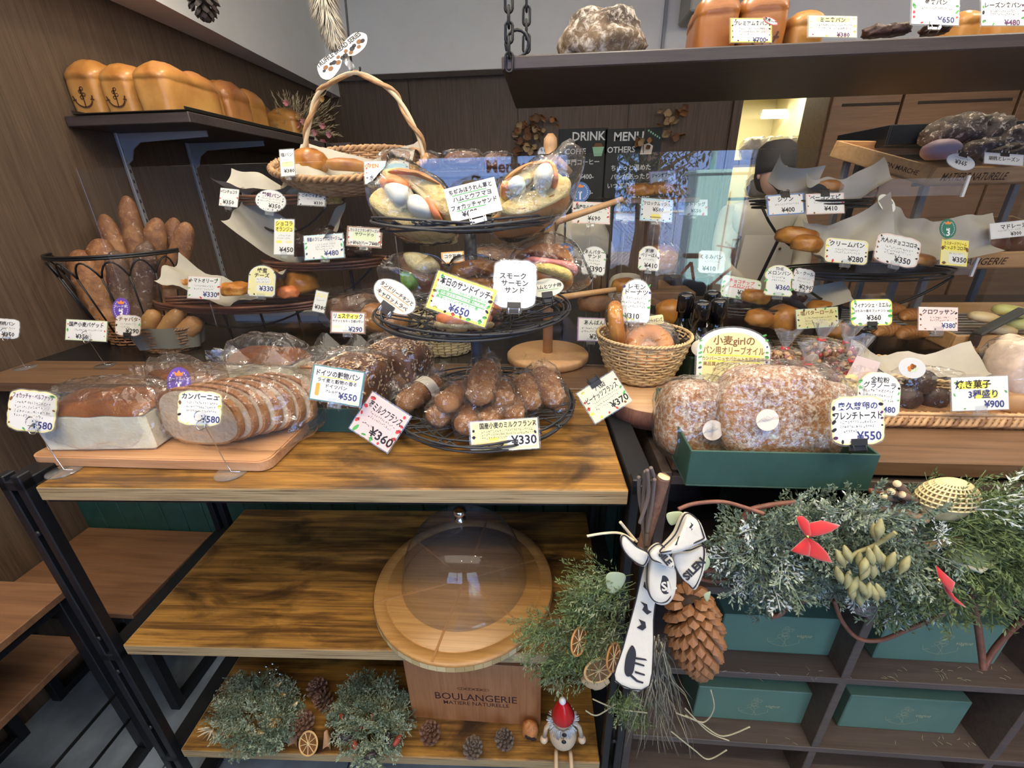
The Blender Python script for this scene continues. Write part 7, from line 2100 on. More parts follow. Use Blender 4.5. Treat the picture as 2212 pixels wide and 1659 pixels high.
# cards at right behind the glass
card('blue edged croissant-like rolls card priced 400', 1697, 442, 80, 44, -4, 1.50, 'rect', 'w', 'blue', (('シソン', .0, .26, .24, 'k'), ('¥400', .05, -.26, .28, 'k')), small=((-.3, .34, .02, .1),), doodles=('ony', 8, False, .08), clip='t', clipc='k')
card('pink edged ベーコンエピ card priced 410', 1782, 440, 82, 44, -2, 1.50, 'rect', 'w', 'lpink', (('ベーコンエピ', 0, .30, .22, 'k'), ('¥410', .14, -.24, .28, 'k')), small=((-.3, .34, .04, .1),), doodles=('nrn', 8, True, .08), clip='t', clipc='k')
card('small leaf shaped tag hanging at the right of the upper bowl', 1915, 440, 30, 46, -40, 1.50, 'oval', 'w', 'lgreen', (('¥400', 0, -.1, .22, 'k'),), small=((-.3, .3, .1, .08),), clip=None)
card('yellow cream bun card priced 280 with bun drawings', 1828, 543, 92, 52, 5, 1.38, 'round', 'w', 'lyellow', (('クリームパン', 0, .28, .22, 'k'), ('¥280', .22, -.30, .28, 'k')), small=((-.28, .32, .06, .09), (-.28, .3, -.06, .09)), doodles=('nkry', 14, True, .07), clip='b')
card('scalloped grown-up chocolate horn card priced 350', 1938, 541, 96, 64, 12, 1.38, 'scallop', 'w', 'lpink', (('大人のチョココロネ', 0, .26, .17, 'k'), ('¥350', .15, -.30, .24, 'k')), small=((-.3, .34, .06, .08), (-.3, .34, -.05, .08), (-.3, .1, -.16, .08)), doodles=('nk', 16, True, .05), clip='b')
card('bright yellow custard horn card priced 350', 2061, 546, 58, 56, 5, 1.42, 'rect', 'lyellow', 'yellow', (('カスタードクリーム', 0, .34, .14, 'k'), ('たっぷりコロネ', 0, .18, .15, 'k'), ('¥350', .2, -.26, .24, 'k')), hl=((0, .26, .92, .38, 'yellow'), (.1, -.22, .6, .4, 'w')), small=((-.2, .3, -.04, .07),), doodles=('n', 5, True, .1), clip=None)
rank('green oval badge with number 3 above the custard card', 2047, 494, 36, 42, 1.44, 'fgreen', '3', '')
card('madeleine card priced 300 lying slanted on the middle crate', 2180, 496, 84, 34, -6, 1.50, 'rect', 'w', 'grey', (('マドレーヌ', .1, .2, .3, 'k'), ('¥300', .15, -.28, .3, 'k')), small=((-.3, .3, -.02, .12),), clip=None)
card('round melon pan card priced 360 with green melons', 1682, 606, 62, 66, 4, 1.36, 'mush', 'w', 'lyellow', (('THE', 0, .38, .13, 'k'), ('メロンパン', 0, .24, .14, 'k'), ('¥360', .14, -.22, .20, 'b')), small=((-.25, .25, .1, .07), (-.25, .25, 0, .07)), doodles=('gg', 10, False, .06), clip='b')
card('pink bubble card priced 290 behind the melon pan card', 1735, 606, 46, 50, 10, 1.42, 'scallop', 'w', 'lpink', (('ル・クール', 0, .30, .17, 'k'), ('¥290', .14, -.28, .24, 'k')), small=((-.3, .3, .08, .08), (-.3, .3, -.05, .08)), doodles=('kn', 14, False, .04))
card('cream salt butter roll card with green vine corner', 1765, 687, 90, 42, -4, 1.34, 'rect', 'lyellow', 'lgreen', (('塩バターロール', 0, .28, .22, 'n'),), small=((-.3, .36, .02, .1), (-.3, .36, -.12, .1), (-.3, .1, -.26, .1)), doodles=('gkn', 12, False, .07), clip=None)
card('yellow honey financier card priced 360 with green clovers', 1882, 675, 88, 56, -1, 1.20, 'round', 'w', 'yellow', (('フィナンシェ・ミエル', 0, .28, .18, 'k'), ('はちみつ香るフィナンシェ', 0, .06, .10, 'k'), ('¥360', .05, -.20, .24, 'k')), doodles=('ggg', 14, False, .09), clip='b', clipc='k')
card('pink croissant card priced 380 with coffee beans', 2026, 689, 84, 50, 1, 1.22, 'rect', 'lpink', 'pink', (('クロワッサン', 0, .30, .22, 'k'), ('¥380', .26, -.28, .26, 'b')), hl=((.28, -.26, .36, .32, 'w'),), small=((-.22, .28, .06, .09), (-.22, .28, -.06, .09)), doodles=('nkn', 14, True, .07), clip='b')
card('white scalloped tag priced 365 dangling from the top crate', 2075, 350, 62, 34, 14, 1.60, 'oval', 'w', 'grey', (('¥365', 0, -.05, .34, 'k'),), small=((-.3, .3, .22, .1),), clip='t', clipc='c')
card('white tag dangling at the right over the top crate lettering', 2168, 344, 84, 24, 4, 1.58, 'rect', 'w', 'grey', (('胡桃とレーズン', 0, .0, .36, 'k'),), clip='t', clipc='c')
for i, (px, py) in enumerate(((2070, 395), (2090, 570))):
 a = at(px, py, y=1.56)
 t = thing('price_rail', 'clear acrylic price rail in front of the %s crate' % ('top' if i == 0 else 'middle'), 'price rail', a)
 MB().box((a.x - .16, 1.56, a.z - .01), (.36, .006, .05), .001).build('strip', M_ACRYL, t)
 MB().box((a.x + .02, 1.555, a.z - .01), (.008, .008, .06), .001).build('end_cap', mat('white_plastic', (.75, .74, .70), .5), t)
# ================================================================== LOAVES AND CARDS ON THE HANGING SHELF
p = at(1298, 98, y=1.50); s = mpp(p)
o = blob(MB(), (92 * s, .13, 62 * s), None, .09, 2.2, 4, 44, 24, .25, pw=1.05).build('country_loaf', bread('floury_country_loaf', (.24, .16, .09), (.05, .035, .025), 12, .42, .85, 1.0, 30, flour_scale=45))
o.matrix_world = Matrix.Translation((p.x, 1.50, ZHS + 60 * s * .7)); tag(o, 'big round floury country loaf on the hanging shelf', 'bread')
PR = bread('premium_loaf_crust', (.46, .17, .035), (.22, .065, .012), 5, 0, .32, .12, 30, spread=.3)
tin('large tall premium tin loaf at left on the hanging shelf', 1512, 1602, -42, 92, 1.42, .20, -6, 2, PR, False, 11, ZHS)
tin('large premium tin loaf with burnt anchor mark on the hanging shelf', 1606, 1706, -48, 90, 1.42, .20, -6, 2, PR, True, 12, ZHS)
tin('small round topped mini tin loaf on the hanging shelf', 1712, 1782, 8, 84, 1.42, .12, 0, 1, PL, False, 13, ZHS)
tin('raisin tin loaf peeking between two cards on the hanging shelf', 2076, 2124, 8, 64, 1.46, .12, 0, 1, PL, False, 14, ZHS)
tin('small tin loaf at the right end of the hanging shelf', 2150, 2230, -10, 56, 1.50, .14, 0, 1, PL, False, 15, ZHS)
for i, (px, py) in enumerate(((1895, 66), (1935, 62), (2020, 60))):
 simple_roll(['dark dried fruit bread left on the hanging shelf', 'small dark fruit bread beside the 380 card', 'small dark fruit bread beneath the strawberry card'][i], px, py + 4, 56, 24, 1.40, CHOC, 0, 60 + i, amp=.15)
card('yellow bordered premium bread card on the hanging shelf', 1622, 66, 88, 52, 0, 1.37, 'rect', 'w', 'yellow', (('プレミアム食パン', 0, .28, .18, 'k'), ('¥700', .2, -.40, .24, 'b')), small=((-.3, .34, .06, .08), (-.3, .34, -.06, .08), (-.3, .1, -.18, .08)), doodles=('k', 14, False, .05), clip=None)
card('small red ringed popular tag on the premium card', 1664, 46, 34, 14, 25, 1.355, 'oval', 'w', 'red', (('店長一番', 0, 0, .5, 'k'),), clip=None, bw=.12)
card('white mini bread card priced 380 with loaf drawings', 1798, 58, 104, 46, 1, 1.37, 'rect', 'w', 'cream', (('ミニ食パン', 0, .30, .22, 'k'), ('¥380', .22, -.38, .26, 'p')), hl=((0, .32, .7, .22, 'lyellow'),), small=((-.34, .42, .06, .1), (-.34, .42, -.08, .1)), doodles=('yny', 10, True, .08), clip=None)
card('white strawberry bread card priced 650 on the hanging shelf', 2020, 26, 102, 56, 2, 1.37, 'rect', 'w', 'grey', (('苺食パン', 0, .36, .2, 'k'), ('¥650', .22, -.30, .28, 'b')), small=((-.3, .36, .12, .09),), doodles=('rgrg', 14, True, .08), clip='b', clipc='c')
card('white raisin bread card priced 480 at the top right corner', 2166, 28, 94, 56, 0, 1.37, 'rect', 'w', 'grey', (('レーズン食パン', 0, .28, .2, 'k'), ('¥480', .2, -.38, .26, 'p')), small=((-.3, .36, .06, .09), (-.3, .36, -.06, .09)), doodles=('gpk', 12, True, .08), clip=None)
# ================================================================== CLOCHE ON THE MIDDLE SHELF
bc = at(1003, 1255, z=T2 + .03); rB = 192 * mpp(bc)
bcx = at(1003, 1250, z=T2 + .025); CL = Vector((bcx.x, bcx.y, T2))
BAMB = wood('bamboo_board', [(.3, (.24, .115, .035)), (.5, (.38, .20, .065)), (.75, (.50, .29, .11))], 'x', 8, 22, .35, .05)
t = thing('bamboo_board', 'large round bamboo serving board with spoke grooves on middle shelf', 'board', CL)
prof = [(0, 0), (rB * .96, 0), (rB * .99, .004), (rB, .018), (rB * .995, .022), (rB * .985, .024), (rB * .88, .024), (rB * .87, .021), (rB * .86, .021), (rB * .85, .024), (0, .024)]
m = MB(); m.lathe(prof, 72, Matrix.Translation(CL)); m.build('disc', BAMB, t)
m = MB()
for i in range(72):
 a0 = 2 * PI * i / 72; a1 = a0 + 2 * PI / 72 * .96; r = rB + .0006
 m.add([(CL.x + r * math.cos(a), CL.y + r * math.sin(a), T2 + z) for z in (.003, .019) for a in (a0, a1)], [(0, 1, 3, 2)], rnd.choice((0, 0, 1, 2)), None, False)
m.build('edge_strips', [mat('bamboo_edge_pale', (.60, .48, .26), .6), mat('bamboo_edge_mid', (.48, .35, .17), .6), mat('bamboo_edge_dark', (.40, .28, .12), .6)], t, kind='stuff')
GR = mat('groove_shadow_wood', (.34, .17, .06), .5)
for k in range(3):
 a = R(22 + 60 * k); d = Vector((math.cos(a), math.sin(a), 0))
 c = CL + Vector((0, 0, .0245)); m = MB()
 for s2 in (-1, 1):
  m.beam(c + d * .002 * s2, c + d * rB * .985 * s2, .006, .0012, bev=.0004)
 m.build('groove', GR, t)
gd = at(1003, 1225, z=T2 + .026); rg = 152 * mpp(gd)
GL = Vector((CL.x, CL.y + .01, T2 + .0245)); rg = rB * .69
t = thing('glass_cloche', 'clear glass dome with chrome knob over the bamboo board', 'cloche', GL)
Hd = at(988, 1100, y=CL.y + .01).z - GL.z
Hd = max(.12, min(.19, Hd))
pr = [(rg + .003, 0), (rg + .004, .003), (rg, .006)] + [(rg * math.cos(a) ** .85, .006 + (Hd - .006) * math.sin(a) ** .95) for a in [R(x) for x in range(6, 90, 6)]] + [(0, Hd)]
m = MB(); m.lathe(pr, 56, Matrix.Translation(GL)); m.build('dome', film('dome_glass', (.965, .97, .98), .02, 1.5, .0, 0), t)
m = MB(); m.lathe([(0, Hd), (.014, Hd + .0005), (.0145, Hd + .005), (.009, Hd + .009), (.0085, Hd + .014), (.015, Hd + .020), (.018, Hd + .028), (.015, Hd + .036), (.006, Hd + .040), (0, Hd + .0405)], 24, Matrix.Translation(GL)); m.build('knob', M_CHROME, t)
# ================================================================== BOTTOM SHELF
ca = at(892, 1550, z=T3); cb_ = at(1168, 1548, z=T3)
t = thing('wooden_crate', 'upright reddish wooden crate panel printed boulangerie on bottom shelf', 'crate', ((ca.x + cb_.x) / 2, ca.y, T3))
Hc = at(1020, 1432, y=ca.y + .01).z - T3 + .01; Wc = cb_.x - ca.x; cxm = (ca.x + cb_.x) / 2
RW = wood('reddish_cedar', [(.3, (.28, .10, .04)), (.5, (.40, .17, .07)), (.75, (.48, .23, .11))], 'z', 6, 12, .5, .05)
for nm, c, d in (('front_panel', (cxm, ca.y + .006, T3 + Hc / 2), (Wc, .010, Hc)), ('top_panel', (cxm, ca.y + .056, T3 + Hc - .004), (Wc, .09, .008)), ('bottom_panel', (cxm, ca.y + .056, T3 + .004), (Wc, .09, .008)), ('side_panel', (ca.x + .004, ca.y + .056, T3 + Hc / 2), (.008, .088, Hc - .018)), ('side_panel', (cb_.x - .004, ca.y + .056, T3 + Hc / 2), (.008, .088, Hc - .018))):
 MB().box(c, d, .001).build(nm, RW, t)
Mc = fr((cxm, ca.y + .0004, T3), (1, 0, 0), (0, 0, 1), (0, -1, 0)); m = MB()
m.text('BOULANGERIE', .005, Hc * .44, Hc * .16, 0, Mc, 'C', .008, 0, maxw=Wc * .62)
m.text('MATIERE NATURELLE', .005, Hc * .33, Hc * .09, 0, Mc, 'C', .004, 0, maxw=Wc * .5)
m.build('lettering', mat('dark_stamp_ink', (.07, .025, .02), .7), t)
m = MB()
for k in range(7):
 x = (k - 3) * Wc * .030; r = Wc * .03
 stroke(m, [(x + r * math.cos(a), Hc * .58 + r * .42 * math.sin(a * (2 if k % 2 else 1))) for a in [i * PI / 8 for i in range(17)]], .0011, 0, Mc)
m.build('scroll_ornament', mat('dark_stamp_ink', (.07, .025, .02), .7), t, kind='stuff')
CONE = mat('cone_brown', (.15, .075, .05), .65, var=.35, vs=80); CONEG = mat('cone_grey', (.13, .10, .085), .7, var=.35, vs=80)
CORE = mat('cone_core', (.04, .022, .015), .8)
for (px, py, h_, r, m_, tl, lb) in ((692, 1478, .06, .032, CONE, 0, 'dark pine cone at the back of the bottom shelf'), (652, 1552, .055, .036, CONE, 20, 'reddish brown pine cone beside the dried orange slice'), (712, 1500, .05, .028, CONE, -30, 'small pine cone touching the back one'),
        (932, 1572, .065, .030, CONE, 0, 'upright brown pine cone in front of the crate panel'), (1020, 1602, .055, .028, CONEG, 10, 'grey pine cone in the middle of the shelf front'), (1094, 1585, .05, .027, CONEG, -12, 'grey pine cone left of the orange seed pod')):
 q = at(px, py + 22, z=T3 + .002)
 pinecone('pine_cone', lb, h_, r, Matrix.Translation(q + Vector((0, 0, r * .25))) @ RX(12) @ RY(tl), [m_, CORE], n=46, openness=.9)
# seed pod
q = at(1145, 1575, z=T3 + .028)
t = thing('seed_pod', 'orange split dried seed pod beside the grey cone', 'seed pod', q)
m = MB(); blob(m, (.024, .022, .030), Matrix.Translation(q), .10, 2, 3, 24, 14, .05); m.build('husk', mat('orange_husk', (.48, .19, .06), .6, var=.3, vs=60, bump=.3), t)
m = MB(); blob(m, (.018, .004, .006), Matrix.Translation(q + Vector((.002, -.021, -.002))) @ RY(25), .1, 2, 1, 14, 8); m.build('split', mat('dark_split', (.02, .01, .01), .9), t)
def orange_slice(name, label, p, r, M, parent=None, dark=False):
 t = parent or thing(name, label, 'dried fruit', M=M)
 m = MB(); torus(m, r * .94, r * .085, M, 0, 28, 8, 0)
 m.lathe([(0, -.001), (r * .9, -.001), (r * .9, .001), (0, .001)], 28, M, 1, False)
 for k in range(18):
  a = 2 * PI * k / 9; sg = 1 if k < 9 else -1
  m.beam(M @ Vector((0, 0, .0012 * sg)), M @ Vector((r * .88 * math.cos(a), r * .88 * math.sin(a), .0012 * sg)), .0016, .001, mi=2, bev=0)
 return m.build('orange_slice' if parent else 'slice', [mat('peel_pale', (.60, .38, .16), .6) if not dark else mat('peel_dark', (.42, .20, .06), .6), mat('dried_flesh', (.17, .07, .02), .5, var=.4, vs=90), mat('membrane', (.62, .48, .28), .6)], t)
q = at(666, 1606, z=T3 + .018)
orange_slice('dried_orange', 'dried orange slice leaning on bark pieces at the shelf front', q, .030, Matrix.Translation(q) @ RX(50) @ RY(-10))
for i, (px, py, w_, h_, lb) in enumerate(((632, 1600, .028, .045, 'curled bark chip left of the orange slice'), (706, 1606, .024, .05, 'pale twisted wood chip right of the orange slice'))):
 q = at(px, py, z=T3 + .016); o = MB(); o.grid(lambda u, v: ((u - .5) * w_, .008 * math.sin(u * 3.1 + v), (v - .5) * h_ + .004 * math.sin(u * 5)), 8, 8, 0, Matrix.Translation(q) @ RX(-25)); o.grid(lambda u, v: ((u - .5) * w_, .003 + .008 * math.sin(u * 3.1 + v), (v - .5) * h_ + .004 * math.sin(u * 5)), 8, 8, 0, Matrix.Translation(q) @ RX(-25))
 tag(o.build('bark_chip', mat('bark_chip', (.40, .22, .11), .7, var=.3, vs=40)), lb, 'bark')
JUN = mat('juniper_needles', (.135, .185, .130), .7, var=.3, vs=25); JUN2 = mat('juniper_pale', (.31, .37, .27), .7); CYP = mat('cypress_green', (.105, .15, .055), .7, var=.3, vs=25); SNOW = mat('frosted_tips', (.55, .60, .58), .8)
GOLDP = mat('gold_paint', (.52, .38, .18), .35, .6)
def wreath(label, px0, py0, rx, ry, seed, extras):
 c = at(px0, py0, z=T3 + .03); rs = random.Random(seed)
 t = thing('juniper_bunch', label, 'evergreen decoration', at(px0, py0 + ry * .3, z=T3))
 pl = []
 for i in range(230):
  a = rs.uniform(0, 6.28); q = rs.uniform(.02, .62) ** .6
  px, py = px0 + rx * q * math.cos(a), py0 + ry * q * math.sin(a)
  z = T3 + .016 + .045 * (1 - q) + rs.uniform(0, .02)
  p = at(px, py, z=z)
  d = (p - c); d.z = .02 + rs.uniform(-.01, .03)
  d = d.normalized() + Vector((rs.uniform(-.5, .5), rs.uniform(-.5, .5), rs.uniform(-.05, .4)))
  if p.z + d.normalized().z * .05 < T3 + .004:
   d.z = 0
  pl.append((p, d, rs.uniform(.6, .9), 0 if rs.random() < .6 else 1))
 m = MB(); place_sprigs(m, 'fine', pl, 0, seed); m.build('foliage', [JUN, JUN2], t, kind='stuff')
 m = MB()
 for i in range(26):
  a = rs.uniform(0, 6.28); q = rs.uniform(0, .8); p = at(px0 + rx * q * math.cos(a), py0 + ry * q * math.sin(a), z=T3 + .05)
  pts = [p]
  for k in range(6):
   pts.append(pts[-1] + Vector((rs.uniform(-.012, .012), rs.uniform(-.012, .012), rs.uniform(-.006, .008))))
  m.tube(spline([tuple(x) for x in pts], 14), .0009, 3)
 m.build('curly_moss', mat('curly_moss', (.30, .36, .22), .8), t, kind='stuff')
 for (nm, px, py, r, m_) in extras:
  p = at(px, py, z=T3 + .075)
  if nm == 'pod':
   o = blob(MB(), (r, r * .5, r * .45), Matrix.Translation(p) @ RZ(px * 7 % 180), .1, 2, px, 14, 8); o.build('red_pod', m_, t)
  elif nm == 'leaf':
   o = MB(); o.grid(lambda u, v: ((u - .5) * r * 2, (v - .5) * r * math.sin(PI * u) * 1.2, .004 * math.sin(v * 3)), 8, 4, 0, Matrix.Translation(p) @ RX(20) @ RZ(px * 5 % 90)); o.build('gold_leaf', m_, t)
  elif nm == 'berry':
   blob(MB(), (r, r, r), Matrix.Translation(p), 0, 1, 0, 10, 7).build('berry', m_, t)
  elif nm == 'conelet':
   pinecone('', '', r * 1.6, r, Matrix.Translation(p) @ RX(70), [m_, CORE], n=26, parent=t).name = 'small_cone'
 return t
wreath('left green juniper bunch with gold leaves on the bottom shelf', 555, 1545, 100, 95, 4,
     [('berry', 575 + dx, 1440 + dy, .005, M_CHROME) for dx, dy in ((0, 0), (14, -6), (22, 6), (8, 14), (-14, 12), (-24, 22), (30, 16))] + [('leaf', 540, 1490, .012, GOLDP), ('leaf', 600, 1478, .012, GOLDP), ('leaf', 612, 1500, .010, GOLDP), ('leaf', 560, 1585, .014, GOLDP), ('conelet', 602, 1550, .016, GOLDP), ('leaf', 638, 1520, .010, GOLDP)])
q = at(458, 1575, z=T3 + .03); t = thing('gold_spiky_pod', 'pale gold spiky dried pod at the left end of the bottom shelf', 'dried pod', q); rs = random.Random(1); 
for i in range(13):
 a = R(-70 + i * 26); d = Vector((math.cos(a) * .7, -.3, math.sin(a))).normalized()
 MB().tube([q, q + d * .018, q + d * .034 + Vector((0, -.006, .004))], [.002, .003, .0012], 5).build('petal', GOLDP if i % 2 else mat('pale_gold', (.62, .50, .32), .5), t)
wreath('right green juniper bunch with red pods on the bottom shelf', 800, 1560, 90, 105, 9,
     [('pod', 808, 1545, .016, mat('red_pod', (.28, .045, .03), .5)), ('pod', 778, 1570, .015, mat('red_pod', (.28, .045, .03), .5)), ('pod', 765, 1608, .016, mat('red_pod', (.28, .045, .03), .5)), ('pod', 858, 1600, .015, mat('red_pod', (.28, .045, .03), .5)), ('pod', 738, 1548, .012, mat('red_pod', (.28, .045, .03), .5)), ('pod', 745, 1590, .02, mat('black_pod', (.03, .02, .03), .5)), ('pod', 838, 1595, .018, mat('black_pod', (.03, .02, .03), .5)), ('pod', 800, 1632, .016, mat('black_pod', (.03, .02, .03), .5))])
# bearded wooden gnome with a red cone hat sitting at the shelf edge
q = at(1214, 1612, z=T3); gy = q.y; s = mpp(q) * .93
def gp(px, py, dy=0):
 return at(px, py, y=gy + dy)
WD = mat('pale_turned_wood', (.62, .48, .34), .5, var=.08, vs=20)
t = thing('gnome_figure', 'small wooden bearded figure in a red cone hat on the bottom shelf', 'figurine', (q.x, gy, T3))
c = gp(1216, 1588); zb2 = T3
blob(MB(), (31 * s, 28 * s, 36 * s), Matrix.Translation(gp(1216, 1585)), 0, 1, 0, 28, 18, pw=1.1).build('body', WD, t)
blob(MB(), (22 * s, 22 * s, 22 * s), Matrix.Translation(gp(1216, 1550)), 0, 1, 0, 22, 14).build('head', WD, t)
hb_ = gp(1216, 1545, -.020); ht = gp(1215, 1514, -.022); ax = (ht - hb_); L = ax.length
Mh = Matrix.Translation(hb_) @ ax.to_track_quat('Z', 'Y').to_matrix().to_4x4()
MB().lathe([(0, -.001), (24 * s, 0), (25 * s, .002), (20 * s, L * .35), (11 * s, L * .8), (0, L)], 28, Mh).build('hat', mat('red_lacquer', (.50, .012, .014), .25), t)
blob(MB(), (7.5 * s,) * 3, Matrix.Translation(ht), 0, 1, 0, 14, 10).build('bobble', mat('white_bead', (.8, .8, .82), .4), t)
m = MB(); rs = random.Random(2)
for i in range(420):
 a = rs.uniform(0, 2 * PI); r = rs.uniform(.5, 1)
 fw = math.sin(a) > -.1
 b = gp(1216 + 22 * math.cos(a), 1557 + 22 * math.sin(a), (-.020 if fw else .004) - .006 * rs.random())
 e = gp(1216 + 36 * r * math.cos(a), 1556 + (46 if math.sin(a) > 0 else 38) * r * math.sin(a), -.026 - .006 * rs.random() if fw else .002)
 m.tube([b, b.lerp(e, .5), e], [.0012, .0011, .0007], 3)
m.build('wool_beard', mat('white_wool', (.70, .72, .76), .9), t, kind='stuff')
for px, py in ((1219, 1588), (1218, 1603)):
 blob(MB(), (5.5 * s, 3 * s, 5 * s), Matrix.Translation(gp(px, py, -30 * s)), 0, 1, 0, 12, 8).build('button', M_BLACK, t)
m = MB(); m.tube([(gp(1216, 1585).x + 27 * s * math.cos(a), gy + 25 * s * math.sin(a), gp(1216, 1616).z) for a in [2 * PI * i / 24 for i in range(24)]], 1.6 * s, 5, True); m.build('belt', M_BLACK, t)
for s2 in (-1, 1):
 MB().tube([gp(1216 + s2 * 26, 1560), gp(1216 + s2 * 36, 1572, -.006), gp(1216 + s2 * 40, 1590, -.008)], [5 * s, 5 * s, 5 * s], 8).build('arm', WD, t)
 blob(MB(), (9 * s,) * 3, Matrix.Translation(gp(1216 + s2 * 41, 1597, -.008)), 0, 1, 0, 14, 10).build('hand', WD, t)
 lx = gp(1216 + s2 * 14, 1616)
 MB().tube([lx + Vector((0, 0, .004)), Vector((lx.x + s2 * .002, gy - .025, T3 + .012)), Vector((lx.x + s2 * .004, .605, T3 + .010)), Vector((lx.x + s2 * .006, .590, T3 - .01)), Vector((lx.x + s2 * .006, .588, T3 - .05))], 4.6 * s, 8).build('leg', WD, t)
# ================================================================== CUBBY BOXES
GB = mat('green_gift_box', (.105, .19, .140), .6, var=.06, vs=20); GBD = mat('green_gift_box_lid', (.07, .13, .095), .6)
def giftbox(label, pl, pr, ptop, pbot, y, zb, dp, logo=True):
 a = at(pl, pbot, y=y); b = at(pr, pbot, y=y); tp = at((pl + pr) / 2, ptop, y=y)
 H = tp.z - zb; W = b.x - a.x; cx = (a.x + b.x) / 2
 t = thing('gift_box', label, 'box', (cx, y + dp / 2, zb))
 MB().box((cx, y + dp / 2, zb + H * .49), (W - .004, dp - .004, H * .98), .0015).build('tray', GBD, t)
 MB().box((cx, y + dp / 2, zb + H / 2 + .002), (W, dp, H - .004), .0025).build('lid', GB, t)
 if logo:
  Ml = fr((cx, y - .0006, zb + H * .5), (1, 0, 0), (0, 0, 1), (0, -1, 0)); q = H * .30; m = MB()
  stroke(m, [(-q * .9 + q * 1.9 * i / 14, -q * .55 - q * .35 * math.sin(PI * i / 14)) for i in range(15)], .0007, 0, Ml)
  stroke(m, [(-q * 1.0, -.2 * q), (-q * .9, -q * .55), (-q * .55, -q * .5)], .0007, 0, Ml)
  stroke(m, [(q * .95, -.25 * q), (q * 1.0, -q * .55)], .0007, 0, Ml)
  for k, (ex, ey, rr) in enumerate(((-.25, .0, .22), (.02, .15, .24), (-.05, .45, .25), (.28, .55, .2), (.15, -.1, .2), (.0, .75, .16))):
   stroke(m, [(q * (ex + rr * (1 - .05 * i) * math.cos(i * .8)), q * (ey + rr * (1 - .05 * i) * math.sin(i * .8))) for i in range(12)], .0006, 0, Ml)
  for ln in (((-.2, -.2), (.3, -.9)), ((.1, -.2), (.05, -.95)), ((-.5, -.3), (.1, .1))):
   stroke(m, [(q * ln[0][0], q * ln[0][1]), (q * (ln[0][0] + ln[1][0]) / 2 + .002, q * (ln[0][1] + ln[1][1]) / 2), (q * ln[1][0], q * ln[1][1])], .0006, 0, Ml)
  m.build('gold_line_drawing', INKS['gold'], t)
  m = MB(); m.text('vague', q * .75, q * .12, q * .42, 0, Ml, 'L', -.004, 0, lean=.3); m.build('gold_lettering', INKS['gold'], t)
 return t
z1, z2, z3 = ZSH[1], ZSH[2], ZSH[3]
yb1 = at(1690, 1415, z=z2).y; yb2 = at(1960, 1428, z=z2).y
ybx = max(.86, min(1.0, yb1))
giftbox('green gold-printed gift box, left one in the middle cubby row', 1545, 1822, 1333, 1413, ybx, z2, .14)
giftbox('green gold-printed gift box, right one in the middle cubby row', 1880, 2150, 1345, 1430, ybx, z2, .14)
ybx2 = max(.86, min(1.0, at(1620, 1560, z=z3).y))
giftbox('green gold-printed gift box, left one in the lower cubby row', 1492, 1745, 1490, 1562, ybx2, z3, .14)
giftbox('green gold-printed gift box, right one in the lower cubby row', 1803, 2062, 1508, 1582, ybx2, z3, .14)
giftbox('green box half hidden by the garland in the upper cubby, left', 1575, 1850, 1130, 1235, .90, z1, .14, False)
giftbox('green box half hidden by the garland in the upper cubby, right', 1930, 2200, 1140, 1245, .90, z1, .14, False)
rs = random.Random(6); m = MB()
for i in range(60):
 z = rs.choice((z2, z2, z3)); px = rs.uniform(1900, 2190) if rs.random() < .7 else rs.uniform(1560, 1850); py = rs.uniform(1440, 1470) if z == z2 else rs.uniform(1590, 1610)
 p = at(px, py, z=z + .0015); d = Vector((rs.uniform(-1, 1), rs.uniform(-1, 1), 0)).normalized() * .006
 m.tube([p - d, p + Vector((0, 0, .001)), p + d], .0006, 3)
o = m.build('fallen_needles', mat('dry_needle', (.45, .42, .26), .8), kind='stuff'); tag(o, 'dry needles scattered on the cubby shelf boards below the garland', 'needles')
# ================================================================== GARLAND
YGD = .70
t = thing('evergreen_garland', 'thick evergreen garland with red bows hung across the cubby shelf', 'garland', at(1900, 1250, y=YGD))
rs = random.Random(12); pl = []; pl2 = []
core = [(1655, 1185, 95, 95), (1740, 1175, 110, 105), (1840, 1165, 110, 110), (1950, 1195, 110, 120), (2040, 1165, 120, 110), (2140, 1165, 110, 100), (2225, 1175, 80, 110)]
for i in range(760):
 cx, cy, rx, ry = core[rs.randrange(len(core))]
 a = rs.uniform(0, 6.28); q = rs.uniform(0, 1) ** .6
 px, py = cx + rx * q * math.cos(a) * .8, cy + ry * q * math.sin(a) * .78
 if px > 2120:
  py -= 10
 y = YGD - .03 + rs.uniform(-.035, .06)
 p = at(px, py, y=y)
 right = px > 1980 + rs.uniform(-60, 60)
 d = Vector(((px - cx) * .005 + rs.uniform(-.5, .5) + (.8 if right and py < 1200 else -.25), rs.uniform(-.7, .05), -(py - cy) * .006 + rs.uniform(-.45, .3)))
 m_ = 0 if rs.random() < .74 else 1
 if right:
  m_ = 2
 if rs.random() < .07:
  m_ = 3
 (pl2 if right else pl).append((p, d, rs.uniform(.7, 1.05), m_))
m = MB(); place_sprigs(m, 'juniper', pl, 0, 1); place_sprigs(m, 'cypress', pl2, 0, 2)
m.build('foliage', [JUN, JUN2, CYP, SNOW], t, kind='stuff')
VINE = mat('red_brown_vine', (.17, .065, .04), .55, var=.3, vs=60)
def vine(pts, r=.004, y=YGD - .05, name='vine', m_=None, par=None):
 P = [tuple(at(px, py, y=y + (0.01 * math.sin(i)))) for i, (px, py) in enumerate(pts)]
 return MB().tube(spline(P, 10 * len(P)), r, 7).build(name, m_ or VINE, par or t)
vine([(1465, 1100), (1500, 1088), (1560, 1084), (1615, 1098), (1650, 1110)], .0038)
vine([(1720, 1085), (1660, 1092), (1615, 1105), (1605, 1135), (1608, 1180), (1595, 1205)], .0048)
